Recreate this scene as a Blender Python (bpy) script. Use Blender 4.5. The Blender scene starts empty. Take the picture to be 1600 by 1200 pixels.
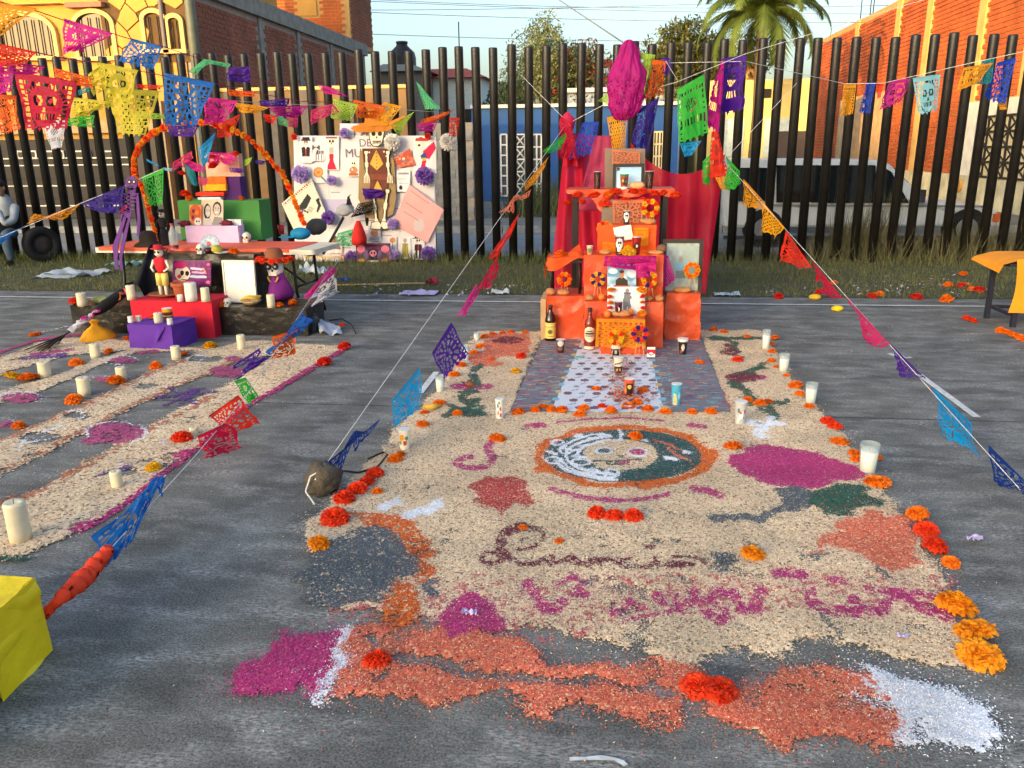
import bpy, math, random
import numpy as np
from mathutils import Vector, Matrix, noise as mnoise
random.seed(7); RNG = np.random.default_rng(11)
SC = bpy.context.scene
COL = SC.collection

# ------------------------------------------------------------------ camera
CAM = np.array([0.0, 0.0, 1.7]); FPX = 1270.5
PITCH, YAW, ROLL = 0.28157, -0.12140, -0.012233
_cy, _sy, _cp, _sp = math.cos(YAW), math.sin(YAW), math.cos(PITCH), math.sin(PITCH)
_f = np.array([_sy*_cp, _cy*_cp, -_sp]); _r0 = np.array([_cy, -_sy, 0.0]); _u0 = np.cross(_r0, _f)
_r = math.cos(ROLL)*_r0 + math.sin(ROLL)*_u0; _u = -math.sin(ROLL)*_r0 + math.cos(ROLL)*_u0
cam = bpy.data.cameras.new('camera'); camo = bpy.data.objects.new('camera', cam); COL.objects.link(camo)
cam.sensor_width = 36.0; cam.lens = FPX/1600*36.0; cam.clip_start = 0.05; cam.clip_end = 2000
camo.matrix_world = Matrix(((_r[0], _u[0], -_f[0], CAM[0]), (_r[1], _u[1], -_f[1], CAM[1]), (_r[2], _u[2], -_f[2], CAM[2]), (0, 0, 0, 1)))
SC.camera = camo

# ------------------------------------------------------------------ world, sun, exposure
SUN_EL, SUN_AZ = math.radians(4.5), math.radians(212)      # azimuth clockwise from +y: behind and to the left
world = bpy.data.worlds.new('World'); SC.world = world; world.use_nodes = True
wn = world.node_tree; wn.nodes.clear()
wo = wn.nodes.new('ShaderNodeOutputWorld'); wb = wn.nodes.new('ShaderNodeBackground'); ws = wn.nodes.new('ShaderNodeTexSky')
ws.sky_type = 'NISHITA'; ws.sun_disc = False; ws.sun_elevation = math.radians(10); ws.sun_rotation = SUN_AZ
ws.air_density = 1.0; ws.dust_density = 5.0; ws.ozone_density = 1.7; ws.altitude = 0
wb.inputs['Strength'].default_value = 0.15
wn.links.new(ws.outputs[0], wb.inputs['Color']); wn.links.new(wb.outputs[0], wo.inputs['Surface'])
sun = bpy.data.lights.new('sun', 'SUN'); suno = bpy.data.objects.new('sun', sun); COL.objects.link(suno)
sun.energy = 2.0; sun.angle = math.radians(0.6); sun.color = (0.84, 0.49, 0.18)
_sd = Vector((math.sin(SUN_AZ)*math.cos(SUN_EL), math.cos(SUN_AZ)*math.cos(SUN_EL), math.sin(SUN_EL)))
suno.rotation_euler = _sd.to_track_quat('Z', 'Y').to_euler(); suno.location = (-20, -30, 20)
SC.view_settings.view_transform = 'Standard'; SC.view_settings.look = 'None'; SC.view_settings.gamma = 1.0
SC.view_settings.use_curve_mapping = False; SC.view_settings.exposure = 1.92
SC.cycles.max_bounces = 8; SC.cycles.transparent_max_bounces = 16

# ------------------------------------------------------------------ pixel (1600x1200 photograph) to place
def ray(px, py): return (px-800)*_r + (600-py)*_u + FPX*_f
def G(px, py, z=0.0):
    d = ray(px, py); t = (z-CAM[2])/d[2]; return CAM + t*d
def Y(px, py, y):
    d = ray(px, py); t = (y-CAM[1])/d[1]; return CAM + t*d
def XX(px, py, x):
    d = ray(px, py); t = (x-CAM[0])/d[0]; return CAM + t*d
def PROJ(P):
    d = np.asarray(P) - CAM; z = d@_f
    return 800+FPX*(d@_r)/z, 600-FPX*(d@_u)/z
def mpp(y): return y*1.0/FPX*1.03

# ------------------------------------------------------------------ materials
def lin(c):
    return tuple((x/255/12.92 if x/255 <= .04045 else ((x/255+.055)/1.055)**2.4) for x in c)
MATS = {}
def mat(key, rgb, rough=.75, var=.18, scale=9.0, bump=0.0, bscale=None, metal=0.0, spec=.4, trans=0.0, alpha=1.0, wave=0.0, sheen=0.0, coat=0.0):
    if key in MATS: return MATS[key]
    m = bpy.data.materials.new(key); m.use_nodes = True; nt = m.node_tree; N = nt.nodes; L = nt.links
    b = N['Principled BSDF']; out = N['Material Output']
    c = lin(rgb)
    tc = N.new('ShaderNodeTexCoord')
    nz = N.new('ShaderNodeTexNoise'); nz.inputs['Scale'].default_value = scale; nz.inputs['Detail'].default_value = 5
    L.new(tc.outputs['Object'], nz.inputs['Vector'])
    cr = N.new('ShaderNodeValToRGB'); cr.color_ramp.elements[0].position = .3; cr.color_ramp.elements[1].position = .7
    cr.color_ramp.elements[0].color = (*[max(0, x*(1-var)) for x in c], 1); cr.color_ramp.elements[1].color = (*[min(1, x*(1+var*.6)) for x in c], 1)
    L.new(nz.outputs['Fac'], cr.inputs['Fac']); L.new(cr.outputs['Color'], b.inputs['Base Color'])
    b.inputs['Roughness'].default_value = rough; b.inputs['Metallic'].default_value = metal
    b.inputs['Specular IOR Level'].default_value = spec; b.inputs['Coat Weight'].default_value = coat
    if bump or wave:
        bn = N.new('ShaderNodeTexNoise'); bn.inputs['Scale'].default_value = bscale or scale*3; bn.inputs['Detail'].default_value = 4
        if wave:
            bn.inputs['Distortion'].default_value = 1.2
        L.new(tc.outputs['Object'], bn.inputs['Vector'])
        bp = N.new('ShaderNodeBump'); bp.inputs['Strength'].default_value = bump or wave; bp.inputs['Distance'].default_value = .02
        L.new(bn.outputs['Fac'], bp.inputs['Height']); L.new(bp.outputs['Normal'], b.inputs['Normal'])
    if trans:
        tr = N.new('ShaderNodeBsdfTranslucent'); L.new(cr.outputs['Color'], tr.inputs['Color'])
        mx = N.new('ShaderNodeMixShader'); mx.inputs['Fac'].default_value = trans
        L.new(b.outputs[0], mx.inputs[1]); L.new(tr.outputs[0], mx.inputs[2]); last = mx
    else: last = b
    if alpha < 1:
        tp = N.new('ShaderNodeBsdfTransparent'); mx2 = N.new('ShaderNodeMixShader'); mx2.inputs['Fac'].default_value = alpha
        L.new(tp.outputs[0], mx2.inputs[1]); L.new(last.outputs[0], mx2.inputs[2]); last = mx2
    if last is not b: L.new(last.outputs[0], out.inputs['Surface'])
    MATS[key] = m; return m
def glass(key, rgb, rough=.05, alpha=.5):
    if key in MATS: return MATS[key]
    m = bpy.data.materials.new(key); m.use_nodes = True; nt = m.node_tree; b = nt.nodes['Principled BSDF']
    nz = nt.nodes.new('ShaderNodeTexNoise'); nz.inputs['Scale'].default_value = 30
    mr = nt.nodes.new('ShaderNodeMapRange'); mr.inputs['To Min'].default_value = rough; mr.inputs['To Max'].default_value = rough+.08
    nt.links.new(nz.outputs['Fac'], mr.inputs['Value']); nt.links.new(mr.outputs[0], b.inputs['Roughness'])
    b.inputs['Base Color'].default_value = (*lin(rgb), 1); b.inputs['Specular IOR Level'].default_value = .6
    tp = nt.nodes.new('ShaderNodeBsdfTransparent'); tp.inputs['Color'].default_value = (*[.4+.6*x for x in lin(rgb)], 1)
    mx = nt.nodes.new('ShaderNodeMixShader'); mx.inputs['Fac'].default_value = alpha
    nt.links.new(tp.outputs[0], mx.inputs[1]); nt.links.new(b.outputs[0], mx.inputs[2]); nt.links.new(mx.outputs[0], nt.nodes['Material Output'].inputs['Surface'])
    MATS[key] = m; return m
def paintmat(key='painted_print', rough=.7, trans=0.0, grain=.12):
    if key in MATS: return MATS[key]
    m = bpy.data.materials.new(key); m.use_nodes = True; nt = m.node_tree; b = nt.nodes['Principled BSDF']
    at = nt.nodes.new('ShaderNodeAttribute'); at.attribute_name = 'col'
    nz = nt.nodes.new('ShaderNodeTexNoise'); nz.inputs['Scale'].default_value = 60
    mr = nt.nodes.new('ShaderNodeMapRange'); mr.inputs['To Min'].default_value = 1-grain; mr.inputs['To Max'].default_value = 1+grain
    mm = nt.nodes.new('ShaderNodeVectorMath'); mm.operation = 'MULTIPLY'
    tc = nt.nodes.new('ShaderNodeTexCoord'); nt.links.new(tc.outputs['Object'], nz.inputs['Vector'])
    nt.links.new(nz.outputs['Fac'], mr.inputs['Value']); nt.links.new(at.outputs['Color'], mm.inputs[0]); nt.links.new(mr.outputs[0], mm.inputs[1])
    nt.links.new(mm.outputs[0], b.inputs['Base Color']); b.inputs['Roughness'].default_value = rough
    if trans:
        tr = nt.nodes.new('ShaderNodeBsdfTranslucent'); nt.links.new(mm.outputs[0], tr.inputs['Color'])
        mx = nt.nodes.new('ShaderNodeMixShader'); mx.inputs['Fac'].default_value = trans
        nt.links.new(b.outputs[0], mx.inputs[1]); nt.links.new(tr.outputs[0], mx.inputs[2]); nt.links.new(mx.outputs[0], nt.nodes['Material Output'].inputs['Surface'])
    MATS[key] = m; return m

# ------------------------------------------------------------------ mesh builder
def v3(a): return np.array([float(a[0]), float(a[1]), float(a[2])])
class MB:
    def __init__(s): s.v = []; s.f = []; s.sm = []
    def add(s, vs, fs, smooth=False):
        o = len(s.v); s.v += [tuple(map(float, p)) for p in vs]
        s.f += [tuple(i+o for i in f) for f in fs]; s.sm += [smooth]*len(fs); return s
    def box(s, c, d, rz=0.0, taper=1.0):
        x, y, z = d[0]/2, d[1]/2, d[2]/2; ca, sa = math.cos(rz), math.sin(rz); vs = []
        for k, (i, j) in enumerate([(-1, -1), (1, -1), (1, 1), (-1, 1)]*2):
            t = 1.0 if k < 4 else taper
            X, Yy = i*x*t, j*y*t
            vs.append((c[0]+X*ca-Yy*sa, c[1]+X*sa+Yy*ca, c[2]+(-z if k < 4 else z)))
        return s.add(vs, [(3, 2, 1, 0), (4, 5, 6, 7), (0, 1, 5, 4), (1, 2, 6, 5), (2, 3, 7, 6), (3, 0, 4, 7)])
    def prism(s, base, z0, z1):
        n = len(base); vs = [(p[0], p[1], z0) for p in base]+[(p[0], p[1], z1) for p in base]
        fs = [tuple(range(n-1, -1, -1)), tuple(range(n, 2*n))]+[(i, (i+1) % n, n+(i+1) % n, n+i) for i in range(n)]
        return s.add(vs, fs)
    def cyl(s, p0, p1, r0, r1=None, n=12, caps=True, smooth=True):
        r1 = r0 if r1 is None else r1; p0, p1 = v3(p0), v3(p1); a = p1-p0; L = np.linalg.norm(a) or 1; a = a/L
        t = np.array([1., 0, 0]) if abs(a[0]) < .9 else np.array([0, 1., 0]); b = np.cross(a, t); b /= np.linalg.norm(b); c = np.cross(a, b)
        o = len(s.v); vs = []
        for p, r in ((p0, r0), (p1, r1)):
            for i in range(n):
                w = 2*math.pi*i/n; vs.append(p+r*(math.cos(w)*b+math.sin(w)*c))
        s.add(vs, [(i, (i+1) % n, n+(i+1) % n, n+i) for i in range(n)], smooth)
        if caps: s.f += [tuple(o+i for i in range(n-1, -1, -1)), tuple(o+n+i for i in range(n))]; s.sm += [False, False]
        return s
    def lathe(s, prof, n=16, c=(0, 0, 0), smooth=True, squash=1.0, wob=0.0):
        vs = []; m = len(prof)
        for (r, z) in prof:
            for i in range(n):
                w = 2*math.pi*i/n; k = 1+wob*math.sin(3*w+z*9)
                vs.append((c[0]+r*k*math.cos(w), c[1]+r*k*squash*math.sin(w), c[2]+z))
        fs = [(j*n+i, j*n+(i+1) % n, (j+1)*n+(i+1) % n, (j+1)*n+i) for j in range(m-1) for i in range(n)]
        o = len(s.v); s.add(vs, fs, smooth)
        s.f += [tuple(o+i for i in range(n-1, -1, -1)), tuple(o+(m-1)*n+i for i in range(n))]; s.sm += [False, False]; return s
    def tube(s, path, r, n=6, smooth=True):
        path = [v3(p) for p in path]; m = len(path); rr = r if hasattr(r, '__len__') else [r]*m; vs = []; pb = None
        for k in range(m):
            a = path[min(k+1, m-1)]-path[max(k-1, 0)]; a = a/(np.linalg.norm(a)+1e-9)
            if pb is None:
                t = np.array([0, 0, 1.]) if abs(a[2]) < .9 else np.array([1., 0, 0]); b = np.cross(a, t)
            else: b = pb-a*(pb@a)
            b = b/(np.linalg.norm(b)+1e-9); pb = b; c = np.cross(a, b)
            for i in range(n):
                w = 2*math.pi*i/n; vs.append(path[k]+rr[k]*(math.cos(w)*b+math.sin(w)*c))
        fs = [(j*n+i, j*n+(i+1) % n, (j+1)*n+(i+1) % n, (j+1)*n+i) for j in range(m-1) for i in range(n)]
        o = len(s.v); s.add(vs, fs, smooth)
        s.f += [tuple(o+i for i in range(n-1, -1, -1)), tuple(o+(m-1)*n+i for i in range(n))]; s.sm += [False, False]; return s
    def ball(s, c, r, nu=12, nv=8, wob=0.0, seed=0):
        r = r if hasattr(r, '__len__') else (r, r, r); vs = []
        for j in range(nv+1):
            ph = math.pi*j/nv
            for i in range(nu):
                w = 2*math.pi*i/nu; d = Vector((math.sin(ph)*math.cos(w), math.sin(ph)*math.sin(w), math.cos(ph)))
                k = 1+(wob*mnoise.noise(d*2.2+Vector((seed*3.1, seed, 0))) if wob else 0)
                vs.append((c[0]+r[0]*d.x*k, c[1]+r[1]*d.y*k, c[2]+r[2]*d.z*k))
        fs = [(j*nu+i, (j+1)*nu+i, (j+1)*nu+(i+1) % nu, j*nu+(i+1) % nu) for j in range(nv) for i in range(nu)]
        return s.add(vs, fs, True)
    def grid(s, fn, nu, nv, mask=None, smooth=True):
        o = len(s.v); vs = [fn(i/nu, j/nv) for j in range(nv+1) for i in range(nu+1)]
        fs = [(j*(nu+1)+i, j*(nu+1)+i+1, (j+1)*(nu+1)+i+1, (j+1)*(nu+1)+i) for j in range(nv) for i in range(nu) if mask is None or mask((i+.5)/nu, (j+.5)/nv)]
        return s.add(vs, fs, smooth)
    def plate(s, pts, o, R, U, th):
        # 2-D outline pts extruded by th along the frame normal (R x U)
        o, R, U = v3(o), v3(R), v3(U); Nn = np.cross(R, U); Nn /= np.linalg.norm(Nn); n = len(pts)
        vs = [o+R*p[0]+U*p[1]+Nn*th for p in pts]+[o+R*p[0]+U*p[1] for p in pts]
        fs = [tuple(range(n)), tuple(range(2*n-1, n-1, -1))]+[((i+1) % n, i, n+i, n+(i+1) % n) for i in range(n)]
        return s.add(vs, fs)
    def move(s, d):
        s.v = [(p[0]+d[0], p[1]+d[1], p[2]+d[2]) for p in s.v]; return s
    def mesh(s, name, m):
        me = bpy.data.meshes.new(name); me.from_pydata(s.v, [], s.f); me.validate()
        if len(me.polygons) == len(s.sm): me.polygons.foreach_set('use_smooth', s.sm)
        if m: me.materials.append(m)
        me.update(); return me

def props(o, label=None, cat=None, group=None, kind=None):
    if label: o['label'] = label
    if cat: o['category'] = cat
    if group: o['group'] = group
    if kind: o['kind'] = kind
    return o
def thing(name, label, cat, loc=(0, 0, 0), rz=0.0, group=None, kind=None):
    o = bpy.data.objects.new(name, None); o.empty_display_size = .1; COL.objects.link(o)
    o.location = tuple(map(float, loc)); o.rotation_euler = (0, 0, rz); return props(o, label, cat, group, kind)
def link(name, me, parent=None, loc=None, rot=None, scale=None):
    o = bpy.data.objects.new(name, me); COL.objects.link(o)
    if parent: o.parent = parent
    if loc is not None: o.location = tuple(map(float, loc))
    if rot is not None: o.rotation_euler = tuple(rot)
    if scale is not None: o.scale = scale if hasattr(scale, '__len__') else (scale,)*3
    return o
def part(name, mb, m, parent, world=False):
    # world=True: builder coordinates are world coordinates, re-expressed about the (unrotated) parent
    if world and parent is not None:
        p = parent
        while p is not None: mb.move((-p.location[0], -p.location[1], -p.location[2])); p = p.parent
    return link(name, mb.mesh(name, m), parent)
def solo(name, mb, m, label, cat, group=None, kind=None, loc=None):
    # a thing that is one mesh, built in world coordinates; its origin is set to its base centre
    a = np.array(mb.v); c = loc if loc is not None else (a[:, 0].mean(), a[:, 1].mean(), a[:, 2].min())
    mb.move((-c[0], -c[1], -c[2])); o = link(name, mb.mesh(name, m), None, c); return props(o, label, cat, group, kind)

# ------------------------------------------------------------------ flat prints: a fine grid whose faces are coloured by shapes
def paint_eval(shapes, U, V, base):
    C = np.zeros(U.shape+(3,)); C[:] = lin(base)
    for sh in shapes:
        k = sh[0]; col = np.array(lin(sh[-1]))
        if k == 'e': m = ((U-sh[1])/sh[3])**2+((V-sh[2])/sh[4])**2 < 1
        elif k == 'r': m = (U > sh[1]) & (U < sh[3]) & (V > sh[2]) & (V < sh[4])
        elif k == 'l':
            x0, y0, x1, y1, w = sh[1:6]; dx, dy = x1-x0, y1-y0; t = np.clip(((U-x0)*dx+(V-y0)*dy)/(dx*dx+dy*dy+1e-9), 0, 1)
            m = (U-x0-t*dx)**2+(V-y0-t*dy)**2 < w*w
        elif k == 'p': m = inpoly(U, V, sh[1])
        elif k == 'g':                                   # soft vertical blend towards a second colour between v0 and v1 (printed picture)
            t = np.clip((V-sh[1])/(sh[2]-sh[1]), 0, 1)[..., None]; C = C*(1-t)+col*t; continue
        elif k == 'n':                                   # printed mottling: noise patches of scale, amount
            nn = vnoise(U*sh[1], V*sh[1], 5)[..., None]; t = np.clip((nn-.5)*3*sh[2]+.0, 0, 1); C = C*(1-t)+col*t; continue
        C[m] = col
    return C
def inpoly(X, Yv, pts):
    r = np.zeros(X.shape, bool); n = len(pts); j = n-1
    for i in range(n):
        xi, yi = pts[i]; xj, yj = pts[j]
        if yi != yj: r ^= ((yi > Yv) != (yj > Yv)) & (X < (xj-xi)*(Yv-yi)/(yj-yi)+xi)
        j = i
    return r
def _hash(ix, iy, s):
    h = (ix.astype(np.int64)*374761393+iy.astype(np.int64)*668265263+s*974711) & 0x7fffffff
    h = ((h ^ (h >> 13))*1274126177) & 0x7fffffff; h = h ^ (h >> 16); return (h & 0xffff)/65535.0
def vnoise(x, y, s=0):
    x, y = np.asarray(x, float), np.asarray(y, float); ix, iy = np.floor(x), np.floor(y); fx, fy = x-ix, y-iy; fx = fx*fx*(3-2*fx); fy = fy*fy*(3-2*fy)
    a, b, c, d = _hash(ix, iy, s), _hash(ix+1, iy, s), _hash(ix, iy+1, s), _hash(ix+1, iy+1, s)
    return (a*(1-fx)+b*fx)*(1-fy)+(c*(1-fx)+d*fx)*fy
def setcol(me, cols):
    at = me.attributes.new('col', 'FLOAT_COLOR', 'FACE'); n = len(me.polygons)
    a = np.ones((n, 4), np.float32); a[:, :3] = np.asarray(cols).reshape(-1, 3)[:n]; at.data.foreach_set('color', a.ravel())
def sheet(name, fn, nu, nv, shapes, base, parent=None, m=None, thick=0.0):
    """printed sheet: fn(u,v)->point, v up; returns object (world coords, or local to parent)"""
    mb = MB(); mb.grid(fn, nu, nv)
    U, V = np.meshgrid((np.arange(nu)+.5)/nu, (np.arange(nv)+.5)/nv)
    cols = paint_eval(shapes, U, V, base)
    if parent is not None:
        p = parent
        while p is not None: mb.move((-p.location[0], -p.location[1], -p.location[2])); p = p.parent
        me = mb.mesh(name, m or paintmat()); setcol(me, cols); return link(name, me, parent)
    a = np.array(mb.v); c = (a[:, 0].mean(), a[:, 1].mean(), a[:, 2].min()); mb.move((-c[0], -c[1], -c[2]))
    me = mb.mesh(name, m or paintmat()); setcol(me, cols); o = link(name, me, None, c)
    if thick:
        md = o.modifiers.new('thickness', 'SOLIDIFY'); md.thickness = thick; md.offset = 0
    return o
def quadfn(p00, p10, p11, p01, bulge=0.0, waves=0.0, seed=0):
    p00, p10, p11, p01 = map(v3, (p00, p10, p11, p01)); Nn = np.cross(p10-p00, p01-p00); Nn /= np.linalg.norm(Nn)
    def fn(u, v):
        p = (p00*(1-u)+p10*u)*(1-v)+(p01*(1-u)+p11*u)*v
        k = bulge*math.sin(math.pi*u)*math.sin(math.pi*v)
        if waves: k += waves*mnoise.noise(Vector((u*3+seed, v*3, seed)))
        return p+Nn*k
    return fn
def rectpx(x0, y0, x1, y1, y):
    """upright rectangle seen at these pixels, standing in the plane at world y; y0 top, y1 bottom (pixels)"""
    a, b, c, d = Y(x0, y1, y), Y(x1, y1, y), Y(x1, y0, y), Y(x0, y0, y)
    return a, b, c, d
ORD = 'first second third fourth fifth sixth seventh eighth ninth tenth eleventh twelfth thirteenth fourteenth fifteenth sixteenth seventeenth eighteenth nineteenth twentieth'.split()
# ================================================================== SETTING
def ground_mat():
    m = bpy.data.materials.new('court_concrete'); m.use_nodes = True; nt = m.node_tree; N = nt.nodes; L = nt.links; b = N['Principled BSDF']
    tc = N.new('ShaderNodeTexCoord')
    def noise(sc, det, vec=(1, 1, 1), dist=0.0, rot=0.0):
        mp = N.new('ShaderNodeMapping'); mp.inputs['Scale'].default_value = vec; mp.inputs['Rotation'].default_value = (0, 0, rot); L.new(tc.outputs['Object'], mp.inputs['Vector'])
        n = N.new('ShaderNodeTexNoise'); n.inputs['Scale'].default_value = sc; n.inputs['Detail'].default_value = det; n.inputs['Distortion'].default_value = dist
        n.inputs['Roughness'].default_value = .65
        L.new(mp.outputs[0], n.inputs['Vector']); return n
    def ramp(n, p0, p1, c0, c1):
        r = N.new('ShaderNodeValToRGB'); r.color_ramp.elements[0].position = p0; r.color_ramp.elements[1].position = p1
        r.color_ramp.elements[0].color = (*c0, 1); r.color_ramp.elements[1].color = (*c1, 1); L.new(n.outputs['Fac'], r.inputs['Fac']); return r
    fine = ramp(noise(120, 10), .38, .62, (.062, .063, .058), (.20, .201, .188))
    mid = ramp(noise(2.6, 9), .34, .68, (.62, .62, .61), (1.35, 1.34, 1.3))
    streak = ramp(noise(3.4, 9, (.8, 2.0, 1), .15, .06), .45, .68, (0, 0, 0), (.85, .85, .85))
    sgrain = ramp(noise(75, 6, (.6, 1.5, 1)), .42, .62, (0, 0, 0), (1, 1, 1))
    mx = N.new('ShaderNodeMix'); mx.data_type = 'RGBA'; mx.blend_type = 'MULTIPLY'; mx.inputs[0].default_value = 1
    L.new(fine.outputs[0], mx.inputs[6]); L.new(mid.outputs[0], mx.inputs[7])
    ml = N.new('ShaderNodeMath'); ml.operation = 'MULTIPLY'; L.new(streak.outputs[0], ml.inputs[0]); L.new(sgrain.outputs[0], ml.inputs[1])
    mx2 = N.new('ShaderNodeMix'); mx2.data_type = 'RGBA'; L.new(ml.outputs[0], mx2.inputs[0]); L.new(mx.outputs[2], mx2.inputs[6]); mx2.inputs[7].default_value = (.47, .47, .445, 1)
    L.new(mx2.outputs[2], b.inputs['Base Color']); b.inputs['Roughness'].default_value = .85; b.inputs['Specular IOR Level'].default_value = .3
    bp = N.new('ShaderNodeBump'); bp.inputs['Strength'].default_value = .5; bp.inputs['Distance'].default_value = .004
    L.new(noise(140, 4).outputs['Fac'], bp.inputs['Height']); L.new(bp.outputs['Normal'], b.inputs['Normal'])
    return m
def flat(name, x0, x1, y0, y1, z, m, kind='structure'):
    mb = MB(); mb.add([(x0, y0, z), (x1, y0, z), (x1, y1, z), (x0, y1, z)], [(0, 1, 2, 3)])
    return props(link(name, mb.mesh(name, m)), kind=kind)
GM = ground_mat()
flat('ground', -300, 300, -120, 500, 0.0, GM)
YV = float(G(800, 461)[1]); YF = 12.77; YR0, YR1, YS = 13.6, 17.2, 19.4
soil = mat('verge_soil', (74, 74, 52), .95, .35, 6, bump=.4)
flat('verge', -40, 40, YV, YR0-.35, 0.006, soil)
roadm = mat('street_asphalt', (128, 134, 136), .9, .2, 3, bump=.3, bscale=60)
flat('road', -120, 120, YR0-.35, YR1, 0.010, roadm)
wp = mat('worn_white_paint', (205, 208, 205), .8, .3, 30)
yl = 9.19
flat('court_line', -40, 40, yl-.024, yl+.024, 0.006+.004, wp)
a, b = G(1437, 586), G(1555, 654)
flat('court_line', a[0]-.03, a[0]+.02, b[1], a[1], .006, wp)
a, b = G(686, 582), G(652, 615)
flat('court_line', (a[0]+b[0])/2-.025, (a[0]+b[0])/2+.025, b[1], a[1], .006, wp)
jm = mat('joint_dark', (46, 47, 47), .95)
yj = float(G(1450, 656)[1]); flat('expansion_joint', -30, 30, yj-.004, yj+.004, .003, jm)
# chalk mark near the camera and on the left
def chalk(pts, w, z=.005):
    mb = MB(); P = [G(*p) for p in pts]
    vs = []
    for i, p in enumerate(P):
        d = P[min(i+1, len(P)-1)]-P[max(i-1, 0)]; d /= np.linalg.norm(d); n = np.array([-d[1], d[0], 0]); ww = w*(.6+.8*random.random())
        vs += [p+n*ww+[0, 0, z], p-n*ww+[0, 0, z]]
    mb.add(vs, [(2*i, 2*i+1, 2*i+3, 2*i+2) for i in range(len(P)-1)]); return mb
solo('chalk_mark', chalk([(890, 1188), (915, 1187), (940, 1186), (960, 1188), (972, 1193), (978, 1198)], .009), wp, 'short curved white chalk stroke on concrete at bottom edge', 'chalk mark')
solo('chalk_mark', chalk([(1389, 553), (1397, 556), (1406, 555), (1412, 560), (1424, 559)], .03), wp, 'small white paint smear on concrete beside the purple flag', 'paint mark')
R = np.random.default_rng(8); n_ = 2600; gp_ = np.stack([R.uniform(-4.5, 4.5, n_), 1.9+6.5*R.random(n_)**1.5, np.full(n_, .003)], 1); a_ = R.uniform(0, 6.28, n_); s_ = R.uniform(.002, .006, (n_, 1))
ax_ = np.stack([np.cos(a_), np.sin(a_), R.normal(0, .3, n_)], 1)*s_; bx_ = np.stack([-np.sin(a_), np.cos(a_), np.full(n_, .5)], 1)*s_*.6
GRIT = np.stack([gp_-ax_, gp_-bx_*.6, gp_+ax_, gp_+bx_], 1); GRIT[..., 2] = np.maximum(GRIT[..., 2], .001)+.001; GCOL = np.array([lin(c) for c in [(206, 190, 160), (226, 226, 222), (140, 132, 120), (200, 110, 90), (60, 58, 54)]])[R.integers(0, 5, n_)]
# pavement and kerb across the street
kerbm = mat('kerb_concrete', (150, 152, 148), .9, .25, 5, bump=.3)
mb = MB(); mb.box((0, (YR1+YS+20)/2, .06), (200, YS+20-YR1, .12)); o = link('pavement', mb.mesh('pavement', mat('pavement_concrete', (112, 112, 106), .9, .3, 3))); props(o, kind='structure')
mb = MB()
for i in range(60): mb.box((-45+i*1.5, YR1-.06, .075), (1.48, .13, .15))
o = link('kerb', mb.mesh('kerb', kerbm)); props(o, kind='structure')

# grass: thousands of blades on the verge, thicker at the fence foot
def blades(n, xr, yr, hr, wr, seed, lean=.5, zb=.0):
    R = np.random.default_rng(seed); x = R.uniform(*xr, n); y = R.uniform(*yr, n)
    keep = vnoise(x*1.3, y*1.6, seed)*.7+vnoise(x*6, y*6, seed+1)*.3 > .22; x, y = x[keep], y[keep]; n = len(x)
    h = R.uniform(*hr, n)*(.5+.9*vnoise(x*.9, y*2, seed+2)); w = R.uniform(*wr, n); a = R.uniform(0, 2*np.pi, n); l = R.uniform(.1, lean, n)*h; b = R.uniform(0, 2*np.pi, n)
    V = np.zeros((n, 3, 3)); V[:, 0] = np.stack([x-w*np.cos(a), y-w*np.sin(a), np.full(n, zb)], 1); V[:, 1] = np.stack([x+w*np.cos(a), y+w*np.sin(a), np.full(n, zb)], 1)
    V[:, 2] = np.stack([x+l*np.cos(b), y+l*np.sin(b), zb+h], 1); return V
def trimesh(name, V, m, cols=None):
    n = len(V); k = V.shape[1]; me = bpy.data.meshes.new(name); me.vertices.add(n*k); me.vertices.foreach_set('co', V.reshape(-1).astype(np.float32))
    me.loops.add(n*k); me.loops.foreach_set('vertex_index', np.arange(n*k, dtype=np.int32)); me.polygons.add(n)
    me.polygons.foreach_set('loop_start', np.arange(0, n*k, k, dtype=np.int32)); me.materials.append(m); me.update(calc_edges=True)
    if cols is not None: setcol(me, cols)
    return me
gpm = paintmat('grass_blades', .8, .25, .2)
o = link('loose_grit', trimesh('loose_grit', GRIT, gpm, GCOL)); props(o, 'loose grit and stray sawdust grains scattered over the concrete', 'grit', kind='stuff')
V = np.concatenate([blades(46000, (-11, 8), (YV-.02, YF+.35), (.03, .085), (.003, .007), 3), blades(9000, (-11, 8), (YF-.45, YF+.5), (.08, .2), (.004, .008), 4)])
t = RNG.random(len(V))[:, None]; dry = (vnoise(V[:, 0, 0]*.7, V[:, 0, 1]*1.2, 9)[:, None] > .5)*.6
cols = (np.array(lin((84, 98, 50)))*(1-t)+np.array(lin((120, 122, 72)))*t)*(.6+.5*RNG.random((len(V), 1)))*(1-dry*.4)+np.array(lin((128, 116, 78)))*dry*.4
o = link('verge_grass', trimesh('verge_grass', V, gpm, cols)); props(o, 'short patchy green grass on verge under the black fence', 'grass', kind='stuff')
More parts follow.
